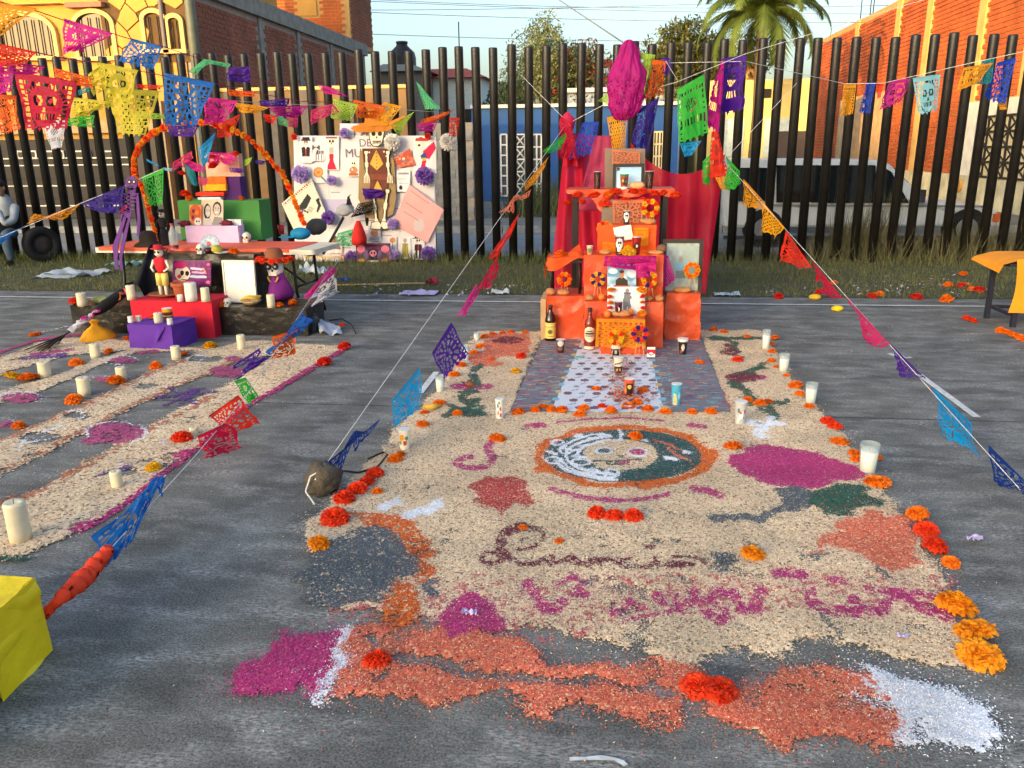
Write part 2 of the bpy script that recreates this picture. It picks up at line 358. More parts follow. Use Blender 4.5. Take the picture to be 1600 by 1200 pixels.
# tall dry weeds in front of the van
V = np.concatenate([blades(2600, (3.0, 6.9), (YF-.15, YF+.75), (.22, .62), (.004, .008), 21, .8), blades(500, (3.4, 4.3), (YF+.2, YF+.7), (.7, 1.15), (.004, .008), 22, .35), blades(1200, (-.2, 2.9), (YF+.3, YF+.8), (.15, .4), (.004, .008), 23, .8)])
t = RNG.random(len(V))[:, None]
cols = np.array(lin((86, 92, 58)))*(1-t)+np.array(lin((140, 130, 92)))*t
o = link('tall_weeds', trimesh('tall_weeds', V, gpm, cols)); props(o, 'tall dry weeds at the fence foot before the white van', 'weeds', kind='stuff')
V = blades(2600, (-2.6, 2.6), (19.5, 25.0), (.25, .9), (.015, .03), 31, .8, .12); t = RNG.random(len(V))[:, None]
o = link('weeds_far', trimesh('weeds_far', V, gpm, np.array(lin((70, 82, 48)))*(1-t)+np.array(lin((104, 108, 66)))*t)); o.name = 'overgrown_plot'; props(o, 'overgrown weeds on plot before the blue wall', 'weeds', kind='stuff')

# ------------------------------------------------------------------ fence of round black posts
fence = thing('post_fence', 'tall fence of round black steel posts behind both altars', 'fence', (0, YF, 0))
pm = mat('post_black_paint', (27, 25, 23), .42, .45, 5, bump=.12, bscale=40, spec=.5)
XT = [(691, 76, 0), (717.8, 76, 1), (744.9, 74.7, 2), (771.7, 74, 3), (798.3, 73.5, 4), (825.3, 73, 5), (853.5, 72, 6)]
sx = np.polyfit([t[2] for t in XT], [Y(t[0], t[1], YF)[0] for t in XT], 1)
SP = 0.2570; X4 = float(Y(798.3, 73.5, YF)[0])
POSTX = []
me_post = None
pmb = MB(); pmb.lathe([(.066, -.02), (.066, 3.10), (.0655, 3.137), (.061, 3.15)], 16); me_post = pmb.mesh('post', pm)
i0 = int(math.floor((-10.4-X4)/SP)); i1 = int(math.ceil((7.3-X4)/SP))
for i in range(i0, i1+1):
    x = X4+i*SP; POSTX.append(x)
    o = link('post', me_post, fence, (x, random.uniform(-.015, .015), random.uniform(-.03, .02)), (random.uniform(-.004, .004), random.uniform(-.005, .005), random.uniform(0, 6)))
def nearest_post(x): return min(POSTX, key=lambda q: abs(q-x))
# ================================================================== BUILDINGS BEYOND THE STREET
brick_lit = mat('brick_sunlit', (186, 90, 42), .9, .4, 1.3, bump=.5, bscale=40)  # brick for sun-facing walls, with the sunlit warmth put into its colour
brick_dk = mat('brick_shaded', (150, 86, 62), .9, .35, 1.3, bump=.5, bscale=40)  # duller brick copy for faces turned from the sun, shade in the colour
mortar = mat('mortar', (190, 150, 92), .95, .2, 8)
mortar_dk = mat('mortar_grey', (150, 140, 130), .95, .2, 8)
conc = mat('raw_concrete', (140, 136, 126), .9, .3, 4, bump=.3)
ystuc = mat('yellow_stucco', (196, 146, 70), .9, .15, 2, bump=.2, bscale=30)
cream = mat('cream_moulding', (214, 180, 116), .85, .12, 6)
dark = mat('dark_opening', (24, 23, 22), .5, .2)
winglass = mat('window_glass', (30, 32, 34), .35, .3, 3, spec=.25)
iron = mat('black_iron', (30, 28, 27), .5, .2)
whiteiron = mat('white_iron', (205, 208, 206), .6, .15)

def brick_wall_x(parent, X, y0, y1, z0, z1, m, sgn, L=.26, H=.095, gap=.022, near300=True, skip=None):
    """courses of real bricks standing proud of a wall plane x = X (sgn: direction the face looks), world coords"""
    rows = int((z1-z0)/(H+gap)); cells = []
    for r in range(rows):
        z = z0+r*(H+gap)+H/2; off = (r % 2)*(L+gap)/2
        y = y0-off
        while y < y1:
            a, b = max(y, y0), min(y+L, y1)
            if b-a > .05 and not (skip and skip((a+b)/2, z)): cells.append(((a+b)/2, z, b-a))
            y += L+gap
    return cells
def place_bricks(parent, cells, fn, m, n_single=300):
    """fn(cell, jitter)->(centre, dims) in local coords of parent; nearest n_single become objects"""
    unit = MB(); unit.box((0, 0, 0), (1, 1, 1)); me = unit.mesh('brick', m)
    cells = sorted(cells, key=lambda c: c[0])
    for c in cells[:n_single]:
        ctr, d = fn(c, random.uniform(-.006, .006)); link('brick', me, parent, ctr, None, d)
    mb = MB()
    for c in cells[n_single:]:
        ctr, d = fn(c, random.uniform(-.006, .006)); mb.box(ctr, d)
    if mb.v: o = part('brickwork', mb, m, parent); o['kind'] = 'stuff'

# --- yellow house on the left (front faces the street at y = YH)
YH = 19.6
xl0, xr0 = float(Y(-120, 100, YH)[0]), float(Y(290, 90, YH)[0])
yh = thing('yellow_house', 'yellow two-storey house with stone-pattern front, arched windows and dark garage door', 'house', (xr0, YH, 0))
part('wall', MB().box(((xl0-xr0)/2, 3, 4.5), (xr0-xl0, 6, 9.0)), ystuc, yh)
def loc(px, py, y=YH): p = Y(px, py, y); return p[0]-xr0, p[2]
def frame_arch(x0, x1, z0, z1, w, d):
    mb = MB(); cx, r = (x0+x1)/2, (x1-x0)/2; n = 12; zs = z1-r*.6
    out = [(x0-w, z0), (x0-w, zs)]+[(cx-(r+w)*math.cos(math.pi*i/n), zs+(r*.6+w)*math.sin(math.pi*i/n)) for i in range(1, n)]+[(x1+w, zs), (x1+w, z0)]
    inn = [(x0, z0), (x0, zs)]+[(cx-r*math.cos(math.pi*i/n), zs+r*.6*math.sin(math.pi*i/n)) for i in range(1, n)]+[(x1, zs), (x1, z0)]
    k = len(out)
    vs = [(p[0], -d, p[1]) for p in out]+[(p[0], -d, p[1]) for p in inn]+[(p[0], .0, p[1]) for p in out]+[(p[0], .0, p[1]) for p in inn]
    fs = []
    for i in range(k-1): fs += [(i, i+1, k+i+1, k+i), (2*k+i, 2*k+i+1, i+1, i), (k+i, k+i+1, 3*k+i+1, 3*k+i)]
    mb.add(vs, fs)
    gl = MB(); gl.add([(p[0], -.012, p[1]) for p in inn], [tuple(range(len(inn)-1, -1, -1))])
    return mb, gl
for (x0, x1, y0, y1, bars) in [(8, 80, 24, 90, 7), (128, 172, 20, 90, 4), (233, 253, 20, 78, 2), (270, 281, 28, 78, 2), (-70, -10, 24, 90, 5)]:
    a, b = loc(x0, y1), loc(x1, y0); fr, gl = frame_arch(a[0], b[0], a[1], b[1], .1, .09)
    w = part('window', fr, cream, yh); part('pane', gl, winglass, w)
    for i in range(bars):
        xx = a[0]+(b[0]-a[0])*(i+.5)/bars; part('bar', MB().cyl((xx, -.06, a[1]), (xx, -.06, a[1]+(b[1]-a[1])*.9), .014, n=6), iron, w)
    part('sill', MB().box(((a[0]+b[0])/2, -.09, a[1]-.05), (b[0]-a[0]+.3, .18, .09)), cream, w)
a, b = loc(110, 14), loc(165, 4); part('balcony_moulding', MB().box(((a[0]+b[0])/2, -.1, (a[1]+b[1])/2), (b[0]-a[0], .2, b[1]-a[1])), mat('brown_moulding', (150, 110, 90), .8), yh)
a, b = loc(-110, 14), loc(100, 6); part('balcony_moulding', MB().box(((a[0]+b[0])/2, -.1, (a[1]+b[1])/2), (b[0]-a[0], .2, b[1]-a[1])), cream, yh)
a = loc(263, 92); part('drain_pipe', MB().cyl((a[0], -.06, 0.2), (a[0], -.06, 9), .06, n=10), mat('pipe_grey', (110, 104, 104), .6), yh)
# irregular stone facing: jittered hexagons, each stone its own piece
stone = mat('yellow_stone', (200, 150, 72), .85, .22, 1.2, bump=.25, bscale=25)
a, b = loc(168, 100), loc(291, -30); hs = .27; rows = int((b[1]-a[1])/(hs*1.5))+1; colsn = int((b[0]-a[0])/(hs*1.732))+1
def hv(x, z): k = 43758.5453; q = math.sin(x*12.9898+z*78.233)*k; q2 = math.sin(x*39.34+z*11.13)*k; return x+(q-math.floor(q)-.5)*hs*.55, z+(q2-math.floor(q2)-.5)*hs*.55
back = part('joint_field', MB().box(((a[0]+b[0])/2, -.01, (a[1]+b[1])/2), (b[0]-a[0], .02, b[1]-a[1])), mat('joint_brown', (96, 74, 46), .95), yh)
for r in range(rows):
    for c in range(colsn):
        cx = a[0]+(c+.5+(r % 2)*.5)*hs*1.732; cz = a[1]+(r+.5)*hs*1.5
        pts = []
        for k in range(6):
            w = math.pi/6+k*math.pi/3; px_, pz_ = round(cx+hs*math.cos(w), 3), round(cz+hs*math.sin(w), 3)
            jx, jz = hv(round(px_, 2), round(pz_, 2)); pts.append((jx, jz))
        mx_, mz_ = sum(p[0] for p in pts)/6, sum(p[1] for p in pts)/6
        if mx_ > b[0]-.15 or mx_ < a[0]+.1: continue
        ux, uz = PROJ((mx_+xr0, YH, mz_))
        if any(x0-6 < ux < x1+6 and y0-6 < uz < y1+6 for (x0, x1, y0, y1) in [(128, 172, 14, 96), (231, 256, 14, 84), (262, 284, 20, 84)]): continue
        pts = [(mx_+(p[0]-mx_)*.93, mz_+(p[1]-mz_)*.93) for p in pts]
        part('stone', MB().plate([(p[0], p[1]) for p in pts], (0, -.02, 0), (1, 0, 0), (0, 0, 1), .03), stone, yh)
# sectional garage door
gd = mat('garage_brown', (36, 31, 27), .6, .2, 4); shine = mat('panel_edge_metal', (214, 208, 196), .35)
a, b = loc(-110, 346), loc(206, 216); gw, gh = b[0]-a[0], b[1]-.12
door = part('garage_door', MB().box(((a[0]+b[0])/2, -.03, .12+gh/2), (gw, .06, gh)), gd, yh)
for i in range(4):
    z = .12+gh*(i+.5)/4; part('door_panel', MB().box(((a[0]+b[0])/2, -.075, z), (gw-.1, .03, gh/4-.05)), gd, door)
for py in (247, 258, 290, 321):
    z = loc(100, py)[1]; part('metal_strip', MB().box(((a[0]+b[0])/2, -.10, z), (gw-.1, .02, .03)), shine, door)
for x0 in (-25, 33, 76, 118, 160):
    p0, p1 = loc(x0, 248), loc(x0+28, 235); cx, cz, w_, h_ = (p0[0]+p1[0])/2, (p0[1]+p1[1])/2, p1[0]-p0[0], p1[1]-p0[1]
    f = part('door_window', MB().box((cx, -.115, cz), (w_, .03, h_)), shine, door)
    part('pane', MB().box((cx, -.125, cz), (w_-.08, .03, h_-.07)), dark, f)
a, b = loc(212, 345), loc(250, 205); part('door', MB().box(((a[0]+b[0])/2, -.02, (.12+b[1])/2), (b[0]-a[0], .05, b[1]-.12)), mat('brown_door', (52, 44, 38), .5), yh)
for x in (256, 281):
    a = loc(x, 200); part('pillar', MB().box((a[0], -.1, 1.5), (.22, .2, 2.8)), mat('tan_pillar', (176, 150, 116), .85), yh)
a, b = loc(-110, 212), loc(290, 186); part('lintel', MB().box(((a[0]+b[0])/2, -.06, (a[1]+b[1])/2), (b[0]-a[0]-.02, .12, b[1]-a[1])), mat('lintel_tan', (196, 160, 112), .85), yh)

# --- brick building, left: long side wall along the side street (faces +x), upper storey set back
XB = xr0+.12
yfar = float(XX(570, 75, XB)[1]); zb = float(XX(570, 78, XB)[2])
bb = thing('brick_building', 'shaded red brick building with slanting concrete beam behind the left altar', 'building', (XB, YH, 0))
LB = yfar-YH
part('wall', MB().box((-4, LB/2+.05, zb/2), (7.9, LB, zb)), mortar_dk, bb)
bc = brick_wall_x(bb, 0, 0.1, LB, .3, zb-.35, brick_dk, 1)
colz = [0.15, LB*.30, LB*.5, LB*.72, LB-.2]
bc = [c for c in bc if all(abs(c[0]-q) > .28 for q in colz)]
place_bricks(bb, bc, lambda c, j: ((-.045+j, c[0], c[1]), (.03, c[2], .095)), brick_dk)
for q in colz: part('column', MB().box((-.04, q, zb/2), (.07, .28, zb-.3)), conc, bb)
part('beam', MB().box((-.1, LB/2, zb-.02), (.36, LB+.2, .42)), conc, bb)
# upper storey: front facing the camera, at the far end
uy = LB-1.6; h2 = 4.5
part('upper_wall', MB().box((-3.2, uy+1.5, zb+h2/2), (6.3, 3.0, h2)), mortar, bb)
uc = []
for r in range(int(h2/.117)):
    z = zb+.25+r*.117; off = (r % 2)*.14
    for k in range(24):
        x = -6.3+off+k*.282
        if x > -.3: continue
        ux, uz = PROJ((x+XB, YH+uy, z))
        if 462 < ux < 500 and uz < 26: continue
        uc.append((x, z, .26))
um = MB()
for c in uc: um.box((c[0], uy+random.uniform(-.006, .006)-.0, c[1]), (.26, .03, .095))
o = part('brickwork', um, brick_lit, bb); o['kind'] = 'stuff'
um = MB()
for r in range(int(h2/.117)):
    for k in range(10): um.box((-.05, uy+.2+(r % 2)*.14+k*.282, zb+.25+r*.117), (.03, .26, .095))
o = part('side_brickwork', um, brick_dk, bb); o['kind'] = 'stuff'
a = Y(481, 25, YH+uy); part('plaster_patch', MB().box((a[0]-XB, uy-.01, a[2]+1.5), (.75, .05, 3.0)), ystuc, bb)
# rubble and dry plants on the ledge
rb = MB()
for i in range(26):
    rb.ball((-2.6+random.random()*2.0, uy-.3-random.random()*.9, zb+.25+random.random()*.12), random.uniform(.06, .16), 6, 4, .5, i)
o = part('rubble', rb, conc, bb); o['kind'] = 'stuff'

# --- low wall, tan: lit top strip behind the fence
def block(name, label, cat, px0, px1, pytop, y, depth, m, z0=0.0, group=None):
    a, b = Y(px0, pytop, y), Y(px1, pytop, y); z1 = (a[2]+b[2])/2
    o = thing(name, label, cat, ((a[0]+b[0])/2, y, z0), group=group)
    w = part('wall', MB().box((0, depth/2, (z1-z0)/2), (b[0]-a[0], depth, z1-z0)), m, o); return o, b[0]-a[0], z1-z0
tan = mat('tan_render', (140, 110, 74), .9, .25, 2, bump=.2)
o, w, h = block('garden_wall', 'tan rendered wall with sunlit top behind the poster', 'wall', 332, 634, 140, 18.6, .25, tan)
part('coping', MB().box((0, .125, h+.03), (w+.06, .34, .07)), cream, o)
for i in range(5): part('pilaster', MB().box((-w/2+(i+.5)*w/5, -.05, h/2), (.3, .1, h-.02)), mat('grey_pilaster', (112, 104, 94), .9), o)
# grey block wall
o, w, h = block('block_wall', 'grey concrete block wall between the poster and the blue wall', 'wall', 640, 738, 192, 19.0, .2, mortar_dk)
bcs = []
gm = mat('grey_block', (140, 140, 138), .95, .25, 2, bump=.4, bscale=50); um = MB(); um.box((0, 0, 0), (1, 1, 1)); ume = um.mesh('block', gm)
for r in range(int(h/.21)):
    n = int(w/.41)
    for k in range(n+1):
        x = -w/2+(k+.5)*.41-(r % 2)*.2
        if x-.2 < -w/2 or x+.2 > w/2: continue
        link('block', ume, o, (x, -.01, r*.21+.105), None, (.395, .05, .195))
# --- blue wall with white grilles
blue = mat('blue_wall_paint', (24, 74, 138), .75, .14, 1.5, bump=.15)
YB = 26.0
o, w, h = block('blue_wall', 'dark blue street wall with white lattice gate behind the fence', 'wall', 736, 1062, 167, YB, .3, blue)
part('coping', MB().box((0, .1, h+.05), (w, .5, .1)), mat('grey_cap', (176, 184, 192), .8), o); bx = o.location[0]
def grille(par, px0, px1, py0, py1, y, m, nx, nz, diag=False, name='gate_grille'):
    a, b = Y(px0, py1, y), Y(px1, py0, y); x0, x1, z0, z1 = a[0]-bx, b[0]-bx, max(a[2], .12), b[2]; mb = MB(); yy = y-par.location[1]-.06
    for i in range(nx+1): x = x0+(x1-x0)*i/nx; mb.box((x, yy, (z0+z1)/2), (.045, .04, z1-z0))
    for i in range(nz+1): z = z0+(z1-z0)*i/nz; mb.box(((x0+x1)/2, yy-.003, z), (x1-x0, .04, .045))
    if diag:
        for i in range(nz):
            za, zc = z0+(z1-z0)*i/nz, z0+(z1-z0)*(i+1)/nz
            for (p, q) in (((x0, za), (x1, zc)), ((x0, zc), (x1, za))): mb.cyl((p[0], yy, p[1]), (q[0], yy, q[1]), .024, n=5)
    g = part(name, mb, m, par); bk = MB().box(((x0+x1)/2, yy+.05, (z0+z1)/2), (x1-x0, .02, z1-z0)); part('backing', bk, mat('gate_back', (70, 74, 78), .8), g)
grille(o, 784, 792, 210, 306, YB, whiteiron, 1, 6); grille(o, 806, 821, 210, 306, YB, whiteiron, 1, 5, True); grille(o, 832, 846, 210, 306, YB, whiteiron, 2, 5)
grille(o, 1018, 1036, 206, 300, YB, mat('cream_iron', (214, 196, 150), .7), 3, 5)
o, w, h = block('pale_blue_building', 'pale blue-grey building rising behind the blue wall', 'building', 884, 1066, 143, 30.0, 5, mat('pale_blue_render', (142, 160, 182), .85, .12, 2))
part('roof_edge', MB().box((0, 2.4, h+.06), (w+.3, 5.3, .14)), mat('pale_cap', (190, 196, 200), .8), o)
for i in range(3): part('window', MB().box((-w/4+i*w/4, -.03, h*.62), (.7, .06, .8)), winglass, o)
# --- far houses
def house(px0, px1, pytop, pyeave, y, m, label, roofm, wins, tilt=True):
    o, w, h = block('far_house', label, 'house', px0, px1, pyeave, y, 5, m)
    z2 = float(Y((px0+px1)/2, pytop, y)[2])
    rf = MB(); rf.add([(-w/2-.3, -.4, h), (w/2+.3, -.4, h), (w/2+.3, 5.2, h), (-w/2-.3, 5.2, h), (-w/2, 1.0, z2), (w/2-.9, 1.0, z2), (w/2-.9, 4.5, z2), (-w/2, 4.5, z2)],
           [(0, 1, 5, 4), (1, 2, 6, 5), (2, 3, 7, 6), (3, 0, 4, 7), (4, 5, 6, 7), (3, 2, 1, 0)]); part('roof', rf, roofm, o)
    for (fx, fz, ww, hh) in wins:
        f = part('window', MB().box((fx*w, -.03, fz*h), (ww, .06, hh)), whiteiron, o); part('pane', MB().box((fx*w, -.05, fz*h), (ww-.16, .06, hh-.16)), winglass, f)
    return o
palegreen = mat('pale_green_render', (196, 206, 202), .85, .12)
house(668, 752, 104, 122, 42, palegreen, 'pale green house with red roof edge beyond the grey block wall', mat('red_roof', (168, 84, 70), .85), [(-.2, .62, .7, 1.1), (.25, .62, .7, 1.1)])
house(590, 662, 96, 112, 40, mat('grey_render', (120, 118, 116), .9), 'grey house with flat roof carrying the water tank', conc, [(.1, .7, .8, .9)])
o = house(748, 800, 140, 152, 46, palegreen, 'small white house with grey roof between the sixth and eighth posts', conc, [(0, .7, .6, .8)])
o['label'] = 'small white house with low grey roof left of the feathery tree'
a = Y(622, 112, 40.5); wt = thing('water_tank', 'black round water tank on the grey house roof', 'water tank', (a[0], 41.5, a[2]-.6))
part('tank', MB().lathe([(.62, 0), (.66, .3), (.66, 1.3), (.6, 1.55), (.28, 1.85), (.26, 1.95)], 18), mat('tank_black', (38, 38, 40), .5), wt); part('lid', MB().lathe([(.27, 1.95), (.3, 1.99), (.28, 2.05), (.05, 2.08)], 14), mat('tank_lid', (60, 60, 62), .5), wt)
a = Y(712, 78, 42); solo('roof_antenna', MB().cyl((a[0], 43, a[2]-1), (a[0], 43, a[2]+1.4), .03, n=6), iron, 'thin antenna mast on roof of the pale green house', 'antenna')
# striped roof drum
a = Y(946, 146, 33); sd = thing('striped_chimney', 'red and white striped round chimney above the blue wall', 'chimney', (a[0], 33, a[2]-.6))
for i in range(6): part('band', MB().cyl((0, 0, .3*i), (0, 0, .3*i+.3), .36-.02*i, .36-.02*(i+1), 14), mat('band_red', (196, 62, 48), .7) if i % 2 else mat('band_white', (226, 222, 212), .7), sd)
o, w, h = block('roof_hut', 'small cream rooftop hut beside the striped chimney', 'hut', 914, 934, 100, 33.5, 2, mat('hut_cream', (224, 190, 130), .85), z0=3.2)
part('door', MB().box((0, -.03, .7), (.3, .05, 1.1)), dark, o)
# yellow house right of centre
o, w, h = block('yellow_annex', 'pale yellow house with flat roof under the palm tree', 'house', 1098, 1278, 132, 29.0, 5, mat('pale_yellow_render', (226, 206, 132), .9, .12, 2))
part('parapet', MB().box((0, .2, h+.08), (w, .3, .16)), mat('parapet_yellow', (232, 214, 150), .9), o)
a = Y(1199, 146, 29); part('vent', MB().box((a[0]-o.location[0], -.02, a[2]), (.22, .06, .28)), dark, o)
for px_ in (1140, 1215): a = Y(px_, 215, 29); part('window', MB().box((a[0]-o.location[0], -.02, a[2]), (.9, .06, 1.2)), mat('pale_window', (188, 206, 206), .3), o)
a = Y(1265, 240, 29); part('gate', MB().box((a[0]-o.location[0]-.6, -.04, 1.1), (1.4, .06, 2.1)), mat('dark_gate', (70, 60, 58), .6), o)
a = Y(1170, 125, 29.2); part('roof_cone', MB().cyl((a[0]-o.location[0], .8, h), (a[0]-o.location[0], .8, h+1.0), .42, .2, 10), mat('cone_terracotta', (206, 160, 112), .85), o)

# --- right brick building: long side wall facing -x
XR = 9.2
y0, y1 = 16.0, float(XX(1281, 60, XR)[1]); zR = float(XX(1402, 0, XR)[2])
rbld = thing('sunlit_brick_building', 'orange sunlit brick building with yellow concrete columns on the right', 'building', (XR, y0, 0))
LR = y1-y0
zr_far = float(XX(1312, 46, XR)[2])
part('wall', MB().box((4.05, LR/2, zR/2), (8, LR, zR)), mortar, rbld)
colpx = [1338, 1400, 1448, 1530, 1610, 1700]
coly = [float(XX(p, 60, XR)[1])-y0 for p in colpx]
white_zone = []   # stucco, white and door zones in (y, z)
def zone(px0, py0, px1, py1):
    a, b = XX(px0, py1, XR), XX(px1, py0, XR); return (min(a[1], b[1])-y0, max(a[1], b[1])-y0, min(a[2], XX(px1, py1, XR)[2]), max(b[2], XX(px0, py0, XR)[2]))
Z = [zone(1300, 160, 1386, 300), zone(1488, 165, 1640, 300)]
def skip(yv, z):
    return any(abs(yv-q) < .24 for q in coly) or any(q[0] < yv < q[1] and z < q[3] for q in Z) or z < .9
rc = brick_wall_x(rbld, 0, .1, LR, .2, zR-.1, brick_lit, -1, L=.26, H=.098, gap=.024, skip=skip)
place_bricks(rbld, [c for c in rc if c[0] > 1.0], lambda c, j: ((.035+j, c[0], c[1]), (.04, c[2], .098)), brick_lit)
cy_ = mat('column_yellow_concrete', (208, 168, 96), .9, .2, 3)
for q in coly: part('column', MB().box((.02, q, zR/2), (.07, .42, zR-.02)), cy_, rbld)
z = Z[0]; part('plaster', MB().box((.02, (z[0]+z[1])/2, z[3]/2), (.07, z[1]-z[0], z[3])), mat('peach_plaster', (206, 172, 124), .9, .25, 3), rbld)
z = Z[1]; part('white_plaster', MB().box((.015, (z[0]+z[1])/2, z[3]/2+.02), (.08, z[1]-z[0], z[3])), mat('white_plaster', (222, 216, 200), .9, .2, 3), rbld)
part('base_course', MB().box((0.0, LR/2, .45), (.1, LR, .9)), mat('dirty_white_base', (206, 196, 160), .95, .4, 2), rbld)
# iron lattice gate
ga, gb = XX(1518, 305, XR), XX(1640, 182, XR); gy0, gy1, gz0, gz1 = gb[1]-y0, ga[1]-y0, .9, float(XX(1550, 182, XR)[2])
mb = MB()
for i in range(7): mb.box((-.06, gy0+(gy1-gy0)*i/6, (gz0+gz1)/2), (.04, .05, gz1-gz0))
for i in range(5): mb.box((-.063, (gy0+gy1)/2, gz0+(gz1-gz0)*i/4), (.04, gy1-gy0, .05))
for i in range(6):
    for k in range(4):
        ya, yb_ = gy0+(gy1-gy0)*i/6, gy0+(gy1-gy0)*(i+1)/6; za, zc = gz0+(gz1-gz0)*k/4, gz0+(gz1-gz0)*(k+1)/4
        mb.cyl((-.06, ya, za), (-.06, yb_, zc), .02, n=5)
        if (i+k) % 2: mb.cyl((-.06, ya, zc), (-.06, yb_, za), .02, n=5)
g = part('lattice_gate', mb, iron, rbld); part('backing', MB().box((-.03, (gy0+gy1)/2, (gz0+gz1)/2), (.02, gy1-gy0, gz1-gz0)), mat('curtain_cream', (206, 192, 150), .85), g)
a = XX(1503, 290, XR); part('round_meter', MB().cyl((-.12, a[1]-y0, a[2]), (.0, a[1]-y0, a[2]), .17, n=16), mat('meter_ochre', (178, 132, 66), .7), rbld)
for px_ in (1331, 1345, 1349):
    a = XX(px_, 40, XR); part('rebar', MB().cyl((.3, a[1]-y0, zR-.1), (.3, a[1]-y0+random.uniform(-.1, .1), zR+1.5), .02, n=5), iron, rbld)
# sloping far shoulder of the parapet
# --- unseen block added behind the photographer to cast the shade over the court
sh = thing('shade_block', 'unseen long block added behind the photographer to shade the court', 'building', (-40, -70, 0))
Dh = (YF+70)/abs(math.cos(SUN_AZ)); hh = 2.05+Dh*math.tan(SUN_EL)
part('wall', MB().box((0, -3, hh/2-.1), (120, 6, hh-.2)), cream, sh); part('roof', MB().box((0, -3, hh-.1), (120.6, 6.6, .2)), conc, sh)
part('shade_riser', MB().box((-23, -3, hh+.75), (46, 5.6, 1.5)), cream, sh)  # extra height added to raise the shade line on the left
for i in range(16): part('window', MB().box((-30+i*4, .02, 1.9), (2.2, .08, 1.2)), winglass, sh)

# --- street pole and wires
a = Y(316, 60, 18.2); pole = thing('utility_pole', 'green-grey street pole before the shaded brick building', 'pole', (float(Y(318, 200, 18.2)[0]), 18.2, 0))
part('shaft', MB().cyl((0, 0, 0), (0, 0, 9), .12, .1, 14), mat('pole_green', (92, 100, 88), .55), pole); part('base', MB().cyl((0, 0, 0), (0, 0, .5), .15, .14, 14), conc, pole)
wm = mat('wire_grey', (120, 124, 126), .6)
def wire(pts, r, label, sag=0.0, m=wm, cat='wire', group=None, name='overhead_wire'):
    P = []
    for k in range(len(pts)-1):
        a, b = v3(pts[k]), v3(pts[k+1])
        for t in np.linspace(0, 1, 13)[(0 if k == 0 else 1):]:
            P.append(a*(1-t)+b*t-np.array([0, 0, sag*4*t*(1-t)]))
    return solo(name, MB().tube(P, r, 5), m, label, cat, group)
for (p, q, lab) in [((300, 5), (1400, 35), 'lowest overhead wire crossing the sky above the posts'), ((300, -14), (1400, 22), 'second lowest overhead wire crossing the sky'), ((300, 14), (1400, -6), 'overhead wire rising to the right across the sky'), ((300, 40), (1400, 66), 'faint overhead wire just above the post tops'), ((560, -2), (1400, 8), 'topmost overhead wire crossing the sky')]:
    wire([Y(*p, 34), Y(*q, 34)], .012, lab, .2)

# ================================================================== TREES
def leafcloud(n, ctr, rad, size, seed, gap=.35, elong=1.6):
    R = np.random.default_rng(seed); P = R.normal(0, .45, (n*3, 3)); P = P[np.linalg.norm(P, axis=1) < 1.05]
    nz = np.array([mnoise.noise(Vector(p*2.6)+Vector((seed, 0, 0))) for p in P]); P = P[nz > -gap+.25][:n]; P = P*np.array(rad)+np.array(ctr); n = len(P)
    a = R.normal(0, 1, (n, 3)); a /= np.linalg.norm(a, axis=1)[:, None]; b = R.normal(0, 1, (n, 3)); b -= a*(a*b).sum(1)[:, None]; b /= np.linalg.norm(b, axis=1)[:, None]
    s = size*R.uniform(.6, 1.4, (n, 1)); V = np.zeros((n, 4, 3)); V[:, 0] = P-a*s*elong; V[:, 1] = P+b*s*.5; V[:, 2] = P+a*s*elong; V[:, 3] = P-b*s*.5; return V
lm = paintmat('leaves', .6, .35, .15)
def tree(name, label, px, y, ztop, lobes, cols, trunkr=.12, size=.09, cat='tree', accent=None):
    """lobes: (px, py, rx, rz, n) crown clumps in the plane y"""
    x = float(Y(px, 200, y)[0]); o = thing(name, label, cat, (x, y, 0)); tk = MB(); Vs = []
    cs = []
    for (lx, ly, rx, rz, n) in lobes:
        c = Y(lx, ly, y); cs.append(c); Vs.append(leafcloud(int(n*1.9), (c[0]-x, random.uniform(-.4, .4), c[2]), (rx, rx*.9, rz), size, random.randint(0, 999)))
    zc = min(c[2] for c in cs)
    tk.tube([(0, 0, 0), (.05, .03, zc*.5), (-.03, 0, zc), (0, 0, zc+.5)], [trunkr, trunkr*.85, trunkr*.7, trunkr*.4], 8)
    for c in cs: tk.tube([(0, 0, zc*.7), ((c[0]-x)*.5, .1, (zc*.7+c[2])*.5), (c[0]-x, 0, c[2])], [trunkr*.5, trunkr*.35, trunkr*.12], 6)
    part('trunk', tk, mat('bark', (92, 78, 62), .95, .3, 10, bump=.5), o)
    V = np.concatenate(Vs); t = RNG.random((len(V), 1)); cc = np.array(lin(cols[0]))*(1-t)+np.array(lin(cols[1]))*t
    if accent: k = RNG.random(len(V)) < accent[1]; cc[k] = lin(accent[0])
    link('crown', trimesh('crown', V, lm, cc), o); return o
tree('feathery_tree', 'feathery grey-green tree with sunlit tip above the blue wall', 850, 31, 5, [(850, 60, .8, 1.0, 900), (835, 100, 1.1, 1.2, 1500), (868, 110, 1.2, 1.2, 1500), (815, 140, 1.2, .9, 1100), (880, 150, 1.2, .9, 900)], [(100, 116, 74), (150, 158, 108)], size=.045)
tree('flowering_tree', 'dark bush with red flowers left of the pink paper flag', 900, 30.6, 5, [(890, 115, 1.1, 1.1, 1100), (915, 100, 1.0, .9, 700), (905, 150, 1.3, .9, 900)], [(60, 72, 44), (96, 104, 60)], size=.055, accent=((190, 50, 60), .1))
